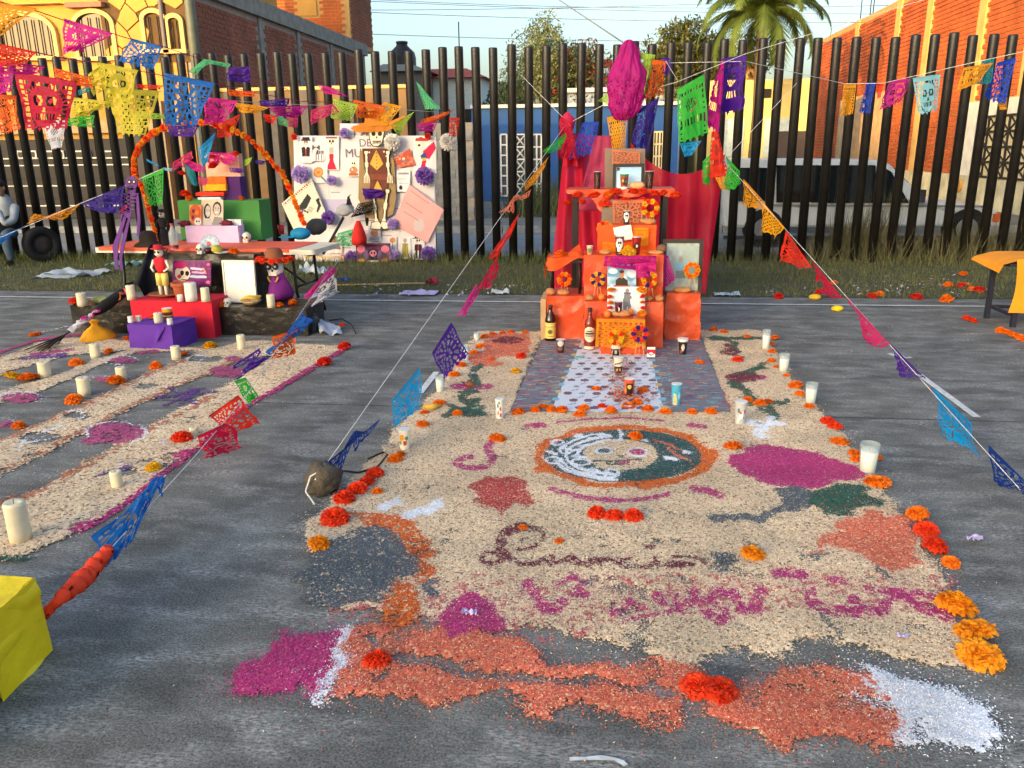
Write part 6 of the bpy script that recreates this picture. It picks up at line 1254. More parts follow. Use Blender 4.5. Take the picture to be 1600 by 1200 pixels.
card(270, 330, 407, 447, 7.55, [('n', 16, .7, (150, 60, 120)), ('e', .26, .5, .2, .3, (230, 214, 196)), ('e', .2, .82, .16, .14, (206, 40, 110)), ('e', .25, .52, .05, .1, (26, 20, 22)), ('e', .38, .5, .05, .1, (26, 20, 22)), ('e', .18, .38, .06, .08, (206, 70, 60)), ('l', .25, .25, .4, .25, .02, (40, 20, 30)), ('e', .1, .15, .09, .12, (230, 90, 100)), ('p', [(.45, .82), (.82, .72), (.84, .4), (.9, .3), (.5, .25), (.46, .6)], (120, 60, 120)), ('l', .5, .7, .74, .66, .04, (220, 200, 220)), ('l', .54, .55, .8, .52, .04, (214, 160, 200)), ('l', .5, .38, .84, .36, .05, (180, 200, 224)), ('l', .8, .7, .86, .5, .02, (236, 150, 110)), ('e', .93, .85, .04, .05, (220, 110, 140)), ('e', .92, .15, .05, .07, (220, 110, 140))], (110, 44, 104), 'purple sign with profile skull above the clay pot', 60, 'skull_sign', cat='sign')
frame(353, 402, 407, 472, 7.52, .04, .035, mat('white_frame', (232, 228, 206), .5), [('g', .2, .9, (222, 238, 228))], (244, 240, 222), 'white-framed pale sheet standing on the left altar', 'framed_sheet')
# hatted skull head and purple crepe dress
p = Y(431, 430, 7.75); o = thing('catrina_head', 'painted skull head with orange-brimmed brown hat on the left altar', 'skull decoration', (p[0], 7.75, 0)); hz = float(Y(431, 418, 7.75)[2]); r = .083
part('head', MB().ball((0, 0, hz), (r, r*.9, r*1.25), 16, 12), mat('skull_white', (220, 214, 212), .6), o)
for sx_ in (-1, 1):
    part('eye_ring', MB().lathe([(.002, 0), (.034, .004), (.03, .012), (.002, .014)], 14), mat('eye_dark', (40, 46, 54), .6), o).matrix_basis = Matrix.Translation((sx_*.036, -.078, hz+.02)) @ Matrix.Rotation(math.pi/2, 4, 'X')
    part('iris', MB().ball((sx_*.036, -.09, hz+.02), (.012, .008, .012), 8, 6), mat('iris_pale', (170, 180, 186), .5), o)
for i in range(7): part('tooth', MB().box((-.036+i*.012, -.075, hz-.055), (.010, .012, .03)), skm, o)
part('nose_hole', MB().ball((0, -.078, hz-.02), (.012, .01, .014), 7, 5), dark, o); part('brow_paint', MB().ball((0, -.07, hz+.075), (.035, .02, .022), 8, 6), mat('pink_paint', (216, 110, 140), .6), o)
br = MB(); br.lathe([(.16, 0), (.165, .01), (.09, .03), (.085, .09), (.06, .12), (.002, .125)], 22, (0, .0, hz+.07)); part('hat', br, mat('brown_felt', (128, 78, 50), .9), o)
for i in range(18):
    a = math.tau*i/18; kk = (i % 4, 'red-orange', .8)
    if kk not in FM: FM[kk] = flower_mesh(kk[0]*7+3, 190, .8).mesh('marigold', fmat('red-orange'))
    link('brim_flower', FM[kk], o, (.158*math.cos(a), .158*math.sin(a)*.9, hz+.075), (random.uniform(-1, 1), random.uniform(-1, 1), 0), .034)
mb = crumple(MB().lathe([(.11, 0), (.13, .06), (.09, .16), (.05, .26)], 20, (0.02, 0, zlow+.01), wob=.15), .03, 14); part('crepe_dress', mb, mat('purple_crepe', (130, 40, 130), .8, .2, trans=.2), o)
part('necklace', MB().tube([(.05*math.cos(a), -.08, zlow+.24-.06*math.sin(a)) for a in np.linspace(0, math.pi, 10)], .008, 6), mat('gold_bead', (206, 160, 50), .5), o)
# bowl of bananas
p = Y(391, 478, 7.42); o = thing('fruit_bowl', 'pale bowl of bananas before the white-framed sheet', 'bowl', (p[0], 7.45, zlow)); part('bowl', MB().lathe([(.05, 0), (.09, .03), (.1, .045), (.095, .045), (.05, .012)], 20), mat('clay_bowl', (190, 160, 120), .6), o)
for i in range(4): part('banana', MB().tube([(-.09+.01*i, -.03+.022*i, .05), (-.03, -.04+.022*i, .075), (.04, -.035+.022*i, .07), (.09, -.02+.02*i, .05+.01*i)], [.008, .017, .017, .007], 8), mat('banana', (206, 166, 60), .5, .25, 20), o)
flower(434, 478, 7, 'orange', 'orange flower right of the candle on the low black step', P0=(*Y(436, 480, 7.38)[:2], zlow)); flower(458, 472, 7, 'orange', 'orange flower at right end of the low black step', P0=(*Y(458, 474, 7.5)[:2], zlow)); flower(117, 478, 8, 'red-orange', 'flat red-orange flower left of the far left candle', P0=(*Y(117, 478, 7.4)[:2], zlow)); flower(346, 478, 7, 'orange', 'orange flower at foot of the white framed sheet', P0=(*Y(346, 478, 7.36)[:2], zlow))
loaf(157, 478, 14, 6, zlow, 'green husk-wrapped tamale on the low black step', mat('husk_green', (136, 140, 90), .8, .3, 14), 7.42, 'tamale', 'food')
# items on the purple box
pz = hp
for px_, py_, lab in ((205, 504, 'small white tealight at left corner of purple box'), (266, 507, 'small white tealight at front of purple box')): candle(px_, py_, 9, 8, lab, z=pz, cold=mat('white_wax', (228, 222, 210), .5))
candle(217, 502, 8, 8, 'short cream candle on purple box beside left tealight', z=pz); candle(248, 504, 14, 12, 'cream candle in the middle of the purple box', z=pz)
flower(241, 499, 7, 'orange', 'orange flower behind the cream candle on purple box', z=pz); cup(263, 500, 17, 14, (120, 60, 30), [('r', 0, .7, 1, 1, (226, 150, 40)), ('r', .2, .2, .8, .6, (60, 40, 60)), ('l', .25, .4, .75, .4, .05, (226, 170, 60))], 'small orange-lidded printed jar on the purple box', z=pz, cat='jar', bot=.95)
# yellow crepe dress lump, broom, black cloth scraps
p = G(152, 530); o = solo('crepe_bundle', crumple(MB().lathe([(.15, 0), (.16, .02), (.11, .08), (.03, .14), (.035, .16), (.055, .185), (.01, .19)], 22, p, wob=.12), .02, 12), mat('yellow_crepe', (236, 168, 24), .75, .2, trans=.2), 'yellow crepe paper bundle tied at the neck on the sand', 'crepe bundle')
pa, pb = G(75, 548)+[0, 0, .03], Y(200, 452, 7.35); o = thing('decorated_broom', 'dark stick with pink and white ribbons leaning on the black step', 'broom', pa)
part('stick', MB().cyl(pa, pb, .008, n=7), mat('dark_stick', (40, 32, 30), .7), o, True)
part('black_wrap', crumple(MB().tube([pa+(pb-pa)*t_ for t_ in np.linspace(.55, .98, 9)], [.02, .04, .05, .055, .055, .05, .05, .045, .03], 9), .012, 16), mat('black_cloth', (16, 15, 15), .9), o, True)
for k, (t0_, t1_, cc) in enumerate([(.35, .6, 'white'), (.4, .62, 'pink'), (.3, .5, 'white'), (.9, 1.0, 'pink'), (.85, .98, 'peach')]):
    m0, m1 = pa+(pb-pa)*t0_, pa+(pb-pa)*t1_; part('ribbon', MB().grid(quadfn(m0+[-.02, -.04, -.02], m0+[.03, -.05, .02], m1+[.04, -.04, .02], m1+[-.01, -.04, -.01], waves=.06, seed=k*2.1), 5, 12), pmat(cc), o, True)
bb_ = MB()
for k in range(40): e = pa+np.array([random.uniform(-.22, .05), random.uniform(-.15, .12), -.02]); bb_.cyl(pa+(pb-pa)*.22, e, .004, .002, 4)
part('bristles', bb_, mat('dark_stick', (40, 32, 30), .7), o, True)
# fallen patterned cloth and strips right of the altar
solo('skull_cloth', crumple(MB().ball(G(478, 522)+np.array([0, .1, .1]), (.1, .08, .12), 16, 10, .4, 2), .03, 16), mat('skull_print', (70, 76, 84), .8, .9, 22), 'crumpled black and white skull-print cloth beside the black step', 'cloth')
solo('silver_ribbon', MB().grid(quadfn(G(500, 526)+[0, 0, .03], G(536, 524)+[0, 0, .02], G(530, 514)+[0, 0, .03], G(496, 512)+[0, 0, .1], waves=.05), 14, 8), mat('silver_paper', (176, 186, 200), .35), 'crumpled silver paper ribbon on concrete right of the black step', 'ribbon')
solo('loose_wire', MB().tube([G(515, 508)+[0, 0, .05], G(535, 507)+[0, 0, .06], G(550, 512)+[0, 0, .03], G(556, 522)+[0, 0, .008]], .006, 6), iron, 'curved black wire on concrete right of the left altar', 'wire')
flower(535, 510, 5, 'red-orange', 'tiny red-orange flower on the curved black wire', z=.05)
# right end of the table: cap, red cup, cyan cap, grey board
p = onT(440, 366); solo('red_cup', MB().lathe([(.03, 0), (.042, .11), (.04, .11), (.028, .01)], 16, p), mat('red_plastic', (206, 50, 34), .4), 'red plastic cup at the right part of the folding table', 'cup')
p = onT(470, 372); o = thing('cyan_cap', 'bright blue cap lying at the table right end', 'cap', p); part('crown', MB().ball((0, 0, .05), (.12, .1, .07), 16, 8), mat('cap_blue', (20, 128, 176), .7), o); part('visor', MB().lathe([(.002, .01), (.12, .012), (.12, .02), (.002, .025)], 18, (-.13, -.03, 0), squash=.7), mat('cap_blue', (20, 128, 176), .7), o)
p = onT(495, 362); solo('grey_hat', MB().ball(p+[0, 0, .06], (.13, .1, .1), 14, 8, .2), mat('dark_grey_felt', (70, 68, 66), .9), 'dark grey rounded hat behind the blue cap', 'hat')
# ================================================================== POSTER WALL ON THE FENCE
PY = YF-.10
paper = paintmat('poster_paper', .85, .15, .04)
a, b, c_, d_ = Y(462, 407, PY), Y(682, 406, PY), Y(678, 212, PY), Y(458, 212, PY)
shp = []
for i in range(5): shp.append(('l', 0, .12+.19*i, 1, .12+.19*i, .0022, (206, 204, 206)))
for i in range(3): shp.append(('l', .25+.25*i, 0, .25+.25*i, 1, .0018, (210, 208, 210)))
for i in range(46):
    u, v = random.uniform(.05, .9), random.uniform(.06, .6); shp.append(('l', u, v, u+random.uniform(.03, .1), v+random.uniform(-.004, .004), .002, (170, 168, 180)))
shp += [('p', [(.16, .30), (.42, .42), (.4, .5), (.18, .5)], (196, 188, 216)), ('e', .3, .33, .12, .07, (206, 206, 214)), ('p', [(.4, .25), (.62, .25), (.6, .18), (.36, .2)], (206, 190, 206))]
o = sheet('poster', quadfn(a, b, c_, d_, waves=.05, seed=2), 110, 100, shp, (228, 222, 224), None, paper, .004); props(o, 'large white paper poster with drawings tied to the fence', 'poster')
a, b, c_, d_ = rectpx(531, 193, 598, 216, PY-.012); o = sheet('title_sheet', quadfn(a, b, c_, d_, waves=.02), 10, 8, [], (224, 218, 222), None, paper, .003); props(o, 'white title strip above the large poster', 'paper sheet')
def text(body, px_, py_, hpx, y, m, parent=None, label=None, rot=0.0, outline=True, name='lettering'):
    cu = bpy.data.curves.new('txt', 'FONT'); cu.body = body; cu.size = hpx*y*1.03/FPX*1.4; cu.extrude = .001
    ob = bpy.data.objects.new('txt', cu); COL.objects.link(ob); dg = bpy.context.evaluated_depsgraph_get(); me = bpy.data.meshes.new_from_object(ob.evaluated_get(dg)); bpy.data.objects.remove(ob); me.materials.clear(); me.materials.append(m); me.name = name
    o = bpy.data.objects.new(name, me); COL.objects.link(o); p = Y(px_, py_, y); o.rotation_euler = (math.pi/2, rot, 0); o.location = p
    if parent is not None: o.parent = parent; o.location = Vector(p)-parent.location
    if label: props(o, label, 'lettering')
    return o
ink = mat('grey_ink', (120, 112, 122), .8); ink2 = mat('dark_red_ink', (140, 50, 50), .8)
text('DIA', 551, 215, 18, PY-.02, ink, None, 'grey letters DIA at the poster top'); text('DE', 561, 229, 11, PY-.03, ink, None, 'grey letters DE left of the skull head'); text('MUERTOS', 539, 246, 13, PY-.03, ink, None, 'grey letters MUERTOS partly hidden by the skeleton')
def draw(px0, px1, py0, py1, shapes, base, label, off=.035, n=36, rot=None, name='paper_drawing'):
    if rot is None: q = rectpx(px0, py0, px1, py1, PY-off)
    else: q = [Y(x, yv, PY-off) for x, yv in rot]
    o = sheet(name, quadfn(*q, waves=.012, seed=px0), n, n, shapes, base, None, paper, .003); props(o, label, 'drawing'); return o
WP = (230, 226, 228); K = (46, 34, 36); SKN = (232, 226, 210)
draw(468, 488, 213, 255, [('e', .5, .8, .2, .13, (226, 206, 196)), ('p', [(.2, .86), (.8, .86), (.75, .97), (.25, .97)], K), ('l', .15, .86, .85, .86, .025, K), ('e', .42, .8, .05, .04, K), ('e', .58, .8, .05, .04, K), ('p', [(.2, .25), (.8, .25), (.85, .58), (.6, .62), (.5, .5), (.4, .62), (.15, .58)], K), ('l', .5, .3, .5, .5, .02, (220, 80, 80)), ('l', .42, .05, .42, .25, .03, (196, 190, 190)), ('l', .58, .05, .58, .25, .03, (196, 190, 190))], WP, 'drawing of skeleton in black hat and jacket at poster upper left')
draw(484, 508, 222, 252, [('e', .4, .72, .2, .16, (226, 214, 214)), ('e', .2, .72, .08, .13, (80, 90, 96)), ('e', .6, .72, .08, .13, (80, 90, 96)), ('e', .34, .72, .05, .05, K), ('e', .48, .72, .05, .05, K), ('p', [(.4, .35), (.9, .4), (.92, .55), (.45, .58)], (90, 84, 92))]+[('l', x, .05, x, .4, .02, (90, 84, 92)) for x in (.42, .55, .78, .9)]+[('l', x, .38, x, .56, .012, WP) for x in (.5, .6, .7, .8)], WP, 'drawing of a skeleton dog on the poster')
draw(506, 530, 212, 266, [('e', .5, .82, .3, .13, SKN), ('e', .4, .84, .07, .04, K), ('e', .6, .84, .07, .04, K), ('l', .15, .95, .85, .95, .03, (150, 90, 100)), ('e', .5, .78, .03, .02, K), ('r', .35, .5, .65, .68, (176, 180, 176)), ('p', [(.36, .46), (.64, .46), (.62, .3), (.85, .02), (.15, .02), (.38, .3)], (200, 34, 66)), ('e', .5, .5, .1, .04, (236, 190, 120))], WP, 'drawing of skeleton lady in red skirt on the poster')
draw(543, 562, 248, 276, [('e', .5, .72, .2, .2, SKN), ('e', .42, .74, .06, .06, K), ('e', .58, .74, .06, .06, K), ('e', .5, .35, .35, .2, (196, 130, 80)), ('r', .1, .05, .9, .2, (176, 100, 60)), ('e', .4, .4, .08, .08, (230, 226, 216))], WP, 'drawing of skull over a basket beside the skeleton')
draw(488, 512, 258, 286, [('e', .4, .6, .33, .3, (214, 140, 76)), ('e', .4, .6, .22, .2, (232, 164, 96)), ('e', .4, .6, .1, .08, (206, 120, 60)), ('l', .6, .35, .9, .08, .05, (90, 140, 120))], WP, 'orange flower cut-out drawing on the poster')
draw(646, 682, 214, 272, [('e', .3, .78, .2, .12, SKN), ('e', .25, .78, .05, .03, K), ('p', [(.1, .88), (.6, .88), (.7, .94), (.3, 1.0), (.08, .95)], (196, 60, 50)), ('p', [(.4, .62), (.9, .88), (.98, .7), (.7, .4), (.5, .42)], (206, 36, 80)), ('p', [(.3, .5), (.5, .6), (.6, .45), (.35, .4)], (50, 80, 130)), ('p', [(.38, .36), (.55, .38), (.5, .0), (.28, .0)], (206, 36, 80)), ('e', .46, .4, .08, .05, (236, 180, 60))], WP, 'drawing of dancing skeleton with red hat and dress at poster upper right')
draw(612, 655, 228, 266, [('n', 8, .9, (226, 140, 110)), ('l', .3, .5, .7, .35, .04, (120, 110, 110)), ('e', .5, .6, .08, .1, (236, 210, 190)), ('e', .3, .7, .05, .06, (236, 210, 190))], (196, 88, 66), 'orange patterned paper fan beside the skeleton shoulder', rot=[(622, 262), (650, 258), (640, 232), (614, 248)], off=.05)
draw(439, 512, 280, 366, [('n', 3, .1, (220, 214, 196)), ('p', [(.4, .62), (.75, .75), (.8, .6), (.55, .45), (.42, .5)], (50, 50, 50)), ('l', .4, .55, .55, .35, .02, (60, 60, 60)), ('l', .35, .35, .45, .5, .025, (80, 50, 120)), ('l', .3, .3, .37, .38, .035, (70, 40, 110)), ('p', [(.88, .5), (.98, .5), (.95, .3), (.8, .2), (.78, .26), (.88, .34)], (50, 46, 50))]+[('l', .04+.03*i, .90-.012*(i % 3), .05+.03*i+.012*(i % 2), .95, .006, (150, 60, 60)) for i in range(30)]+[('l', .62-.02*i, .3+.03*i, .74-.02*i, .36+.03*i, .005, (150, 146, 140)) for i in range(4)], (226, 220, 200), 'large cream octagonal sheet with black raven drawing left of the poster', rot=[(462, 366), (512, 338), (486, 278), (440, 318)], off=.10, n=50)
draw(600, 690, 285, 380, [('n', 5, .3, (236, 190, 184)), ('e', .62, .3, .14, .16, (214, 196, 194))]+[('l', .1+.02*(i % 3), .9-.1*i, .6-.03*(i % 2), .9-.1*i, .006, (190, 140, 140)) for i in range(8)], (232, 172, 168), 'pink sheet with handwriting and grey heart at poster right', rot=[(612, 350), (668, 380), (694, 328), (640, 288)], off=.06, n=44)
draw(620, 641, 266, 300, [('r', .1, .8, .9, .9, (150, 146, 150)), ('l', .1, .6, .7, .6, .02, (180, 176, 180)), ('e', .3, .2, .12, .1, K), ('l', .2, .4, .8, .4, .02, (180, 176, 180))], (226, 226, 230), 'small white printed leaflet right of the skeleton', off=.05)
draw(575, 595, 352, 377, [('e', .5, .5, .3, .25, (206, 130, 90)), ('r', .1, .05, .9, .3, (150, 160, 176)), ('e', .5, .7, .2, .12, (206, 200, 190))], (206, 206, 214), 'small drawing of clay pot under the skeleton feet', off=.04)
draw(607, 620, 370, 392, [('e', .5, .75, .35, .2, (214, 140, 84)), ('l', .5, .1, .5, .6, .06, (130, 150, 110))], WP, 'small orange flower drawing at poster lower edge', off=.04)
draw(624, 642, 371, 404, [('e', .5, .85, .16, .1, (176, 170, 176)), ('p', [(.2, .05), (.8, .05), (.75, .72), (.25, .72)], (168, 156, 76)), ('l', .5, .1, .5, .7, .03, (120, 110, 50))], WP, 'drawing of figure in olive dress at poster lower right', off=.04)
draw(643, 664, 366, 406, [('e', .5, .76, .2, .11, SKN), ('r', .25, .84, .75, .98, K), ('l', .1, .85, .9, .85, .025, K), ('e', .42, .76, .06, .04, K), ('e', .58, .76, .06, .04, K), ('p', [(.2, .35), (.8, .35), (.75, .62), (.25, .62)], K), ('r', .3, .05, .45, .35, K), ('r', .55, .05, .7, .35, K), ('l', .5, .4, .5, .6, .02, (200, 60, 70))], WP, 'drawing of skeleton in black top hat at poster lower right')
draw(512, 535, 362, 396, [('p', [(.1, .2), (.9, .2), (.6, .8), (.4, .8)], (150, 110, 84)), ('e', .5, .7, .12, .1, (110, 80, 60)), ('e', .4, .4, .06, .05, (206, 180, 140))], WP, 'drawing of brown bread heap at poster lower left')
a = draw(475, 538, 400, 417, [('r', 0, .8, 1, 1, (236, 200, 130)), ('n', 12, .5, (190, 186, 206)), ('l', .3, .5, .5, .6, .03, (150, 150, 180)), ('e', .6, .5, .06, .15, (226, 150, 110))], (226, 224, 230), 'long white banner with orange edge below the poster left', off=.12)
draw(556, 610, 380, 416, [('n', 7, .9, (180, 90, 130)), ('e', .5, .5, .2, .28, (60, 40, 70)), ('e', .5, .56, .1, .14, (226, 130, 160)), ('e', .46, .58, .03, .05, K), ('e', .54, .58, .03, .05, K), ('e', .18, .22, .09, .12, (236, 170, 60)), ('e', .84, .22, .09, .12, (236, 170, 60)), ('l', .3, .88, .7, .88, .06, (110, 40, 70)), ('l', .38, .22, .62, .22, .04, (226, 220, 226)), ('e', .15, .75, .12, .16, (226, 120, 150)), ('e', .85, .75, .12, .16, (226, 120, 150)), ('e', .3, .5, .06, .2, (120, 90, 150)), ('e', .7, .5, .06, .2, (120, 90, 150))], (84, 66, 92), 'dark flowered skull party card below the poster middle', off=.14, n=60, name='party_card')
# pompoms on the poster
for i, (px_, py_, r_, cc, lab) in enumerate([(471, 272, 14, 'lilac', 'large lilac tissue pompom at poster left'), (664, 275, 14, 'violet', 'large violet tissue pompom at poster right'), (670, 396, 12, 'violet', 'violet tissue pompom at poster lower right corner'), (514, 340, 11, 'violet', 'violet tissue pompom above the grey broom head'), (551, 402, 11, 'violet', 'violet tissue pompom left of the party card'), (484, 392, 9, 'violet', 'violet tissue pompom behind the table right end'), (519, 282, 8, 'lilac', 'small lilac pompom near the orange flower drawing'), (539, 208, 8, 'lilac', 'small lilac pompom left of the title letters'), (614, 350, 9, 'lilac', 'lilac pompom right of the skeleton feet'), (616, 398, 9, 'lilac', 'lilac pompom between party card and olive dress drawing'), (460, 214, 5, 'red', 'red tissue knot at poster upper left corner'), (669, 213, 5, 'red', 'red tissue knot at poster upper right corner'), (536, 403, 5, 'red', 'red tissue knot at right end of the white banner'), (701, 222, 13, 'white', 'white tissue pompom hanging right of the poster'), (614, 222, 13, 'white', 'white tissue pompom behind the skull head')]):
    kk = (i % 4, cc, 1.0)
    if kk not in FM: FM[kk] = flower_mesh(kk[0]*7+3, 150, 1.0).mesh('pompom', fmat(cc))
    y_ = PY-.07; p = Y(px_, py_, y_); o = link('tissue_pompom', FM[kk], None, p, (math.pi/2, 0, 0), r_*y_*1.03/FPX); props(o, lab, 'pompom', 'tissue pompoms on the poster')
# brown paper coffin shape and the jointed skeleton figure
o = thing('jointed_skeleton', 'tall jointed cardboard skeleton in brown waistcoat hung on the poster', 'skeleton decoration', Y(588, 358, PY-.1))
def pl(pts, nm, m, off, th=.006): part(nm, MB().plate([(Y(a_, b_, PY-off)[0], Y(a_, b_, PY-off)[2]) for a_, b_ in pts][::-1] if sum((pts[i][0]*pts[(i+1) % len(pts)][1]-pts[(i+1) % len(pts)][0]*pts[i][1]) for i in range(len(pts))) > 0 else [(Y(a_, b_, PY-off)[0], Y(a_, b_, PY-off)[2]) for a_, b_ in pts], (0, PY-off, 0), (1, 0, 0), (0, 0, 1), th), m, o, True)
kraft = mat('kraft_paper', (150, 124, 84), .85, .12); bone = mat('bone_card', (226, 216, 190), .7, .06); bone_k = mat('bone_outline', (40, 32, 28), .8); vest = mat('brown_waistcoat', (104, 54, 40), .8); gold = mat('gold_panel', (206, 160, 60), .7); hatm = mat('hat_ochre', (196, 118, 28), .8, .25)
pl([(562, 236), (600, 232), (616, 250), (619, 310), (614, 335), (596, 344), (572, 340), (560, 310)], 'kraft_backing', kraft, .075)
def bonepl(pts, nm):
    cx, cy = sum(p[0] for p in pts)/len(pts), sum(p[1] for p in pts)/len(pts); f = 1.0
    out = [(p[0]+(1.1 if p[0] > cx else -1.1), p[1]+(1.1 if p[1] > cy else -1.1)) for p in pts]; pl(out, nm+'_outline', bone_k, .100); pl(pts, nm, bone, .108)
def bone2(x0, y0, x1, y1, w, nm):
    dx, dy = x1-x0, y1-y0; L = math.hypot(dx, dy); nx_, ny_ = -dy/L, dx/L; k = lambda t, s: (x0+dx*t+nx_*s, y0+dy*t+ny_*s)
    bonepl([k(0, w), k(.12, w*1.1), k(.25, w*.55), k(.75, w*.55), k(.88, w*1.1), k(1, w), k(1, -w), k(.88, -w*1.1), k(.75, -w*.55), k(.25, -w*.55), k(.12, -w*1.1), k(0, -w)], nm)
bonepl([(577, 206), (580, 199), (588, 196), (597, 199), (600, 206), (598, 216), (596, 224), (591, 228), (584, 228), (580, 224), (578, 216)], 'skull')
for cx in (583.5, 593.5): pl(arc(cx, 209, 3.2, 3.6, 0, 360, 10)[:-1], 'eye_socket', bone_k, .117, .004)
pl([(587, 216), (590, 216), (588.5, 212)], 'nose', bone_k, .117, .004); pl([(582, 221), (595, 221), (595, 222), (582, 222)], 'mouth_line', bone_k, .117, .004)
for i in range(6): pl([(583+i*2.2, 219), (583.6+i*2.2, 219), (583.6+i*2.2, 225), (583+i*2.2, 225)], 'tooth_gap', bone_k, .119, .003)
pl([(566, 232), (610, 232), (607, 262), (602, 276), (574, 276), (569, 262)], 'waistcoat', vest, .100); pl([(588, 234), (599, 256), (589, 266), (578, 256)], 'shirt_front', gold, .112)
for i in range(5): pl(arc(588.5, 239+i*5.5, .9, .9, 0, 360, 6)[:-1], 'button', bone_k, .12, .003)
for (cx, cy) in ((577, 238), (573, 246), (600, 237), (604, 244), (580, 275), (596, 276)): pl(arc(cx, cy, 1.5, 1.5, 0, 360, 8)[:-1], 'flower_dot', bone, .112, .003)
pl([(578, 272), (606, 272), (604, 281), (580, 281)], 'belt', mat('belt_brown', (130, 66, 44), .8), .112); pl([(580, 281), (604, 281), (608, 302), (576, 302)], 'hip_panel', vest, .100); pl([(590, 282), (599, 300), (582, 300)], 'hip_gold', gold, .112)
for (q, nm) in (((572, 236, 573, 258, 2.6), 'upper_arm'), ((573, 258, 573, 274, 2.4), 'forearm'), ((606, 236, 606, 258, 2.6), 'upper_arm'), ((606, 258, 608, 274, 2.4), 'forearm'), ((583, 302, 586, 326, 2.8), 'thigh'), ((586, 324, 588, 346, 2.6), 'shin'), ((606, 296, 602, 322, 2.8), 'thigh'), ((602, 322, 600, 346, 2.6), 'shin')): bone2(*q, nm)
for bx_ in (573, 609):
    for k in range(4): pl([(bx_-4+k*2.2, 274), (bx_-2.6+k*2.2, 274), (bx_-3+k*2.6, 286), (bx_-4.2+k*2.6, 286)], 'finger', bone, .11, .004)
bonepl([(581, 348), (592, 346), (596, 352), (594, 358), (580, 357)], 'foot'); bonepl([(596, 346), (606, 348), (614, 355), (600, 358), (595, 353)], 'foot')
pl([(570, 197), (607, 197), (607, 180), (600, 170), (588, 166), (577, 171), (571, 182)], 'hat_crown', hatm, .122, .03); pl([(548, 200), (566, 192), (606, 191), (634, 180), (626, 196), (604, 205), (572, 207), (556, 206)], 'hat_brim', hatm, .116, .02)
# witch figure with broom, red and green cloth at table end
solo('purple_rag', crumple(MB().grid(quadfn(Y(570, 312, PY-.16), Y(600, 308, PY-.16), Y(598, 296, PY-.16), Y(566, 294, PY-.16), waves=.08), 14, 10), .01, 9), pmat('purple'), 'purple tissue rag over the skeleton thighs', 'tissue')
solo('black_lace', MB().grid(quadfn(Y(548, 340, PY-.2), Y(580, 332, PY-.2), Y(586, 313, PY-.2), Y(560, 318, PY-.2), waves=.1), 26, 20, motif(2)), mat('black_lace', (26, 24, 24), .8), 'black lace scrap beside the skeleton knees', 'lace')
a, b = Y(505, 397, PY-.3), Y(545, 325, PY-.3); o = thing('witch_broom', 'black-handled broom with grey head leaning on the poster', 'broom', a); part('handle', MB().cyl(a, a+(b-a)*.8, .022, n=8), mat('broom_black', (24, 22, 22), .6), o, True); part('broom_head', crumple(MB().ball(Y(539, 328, PY-.3), (.14, .06, .09), 14, 8, .5), .04, 14), mat('grey_straw', (150, 152, 158), .9), o, True)
a = Y(541, 320, PY-.36); solo('witch_hat_cutout', MB().plate([(0, 0), (.1, 0), (.08, .03), (.06, .12), (.09, .16), (.03, .12), (.01, .03)], a, (1, 0, 0), (0, 0, 1), .01), mat('felt_black', (22, 20, 22), .9), 'small black witch hat cut-out on the grey broom head', 'cut-out')
solo('green_tissue', MB().grid(quadfn(Y(524, 383, PY-.3), Y(550, 385, PY-.3), Y(560, 356, PY-.3), Y(528, 364, PY-.3), waves=.1), 26, 22, motif(3)), pmat('mint'), 'green tissue cutwork beside the red cloth cone', 'tissue')
p = Y(562, 382, PY-.3); solo('red_cloth_cone', crumple(MB().lathe([(.11, 0), (.12, .1), (.08, .25), (.03, .36), (.002, .37)], 16, (p[0], PY-.3, p[2])), .02, 8), mat('red_cloth', (196, 30, 26), .8), 'red cloth cone standing before the poster', 'cloth')
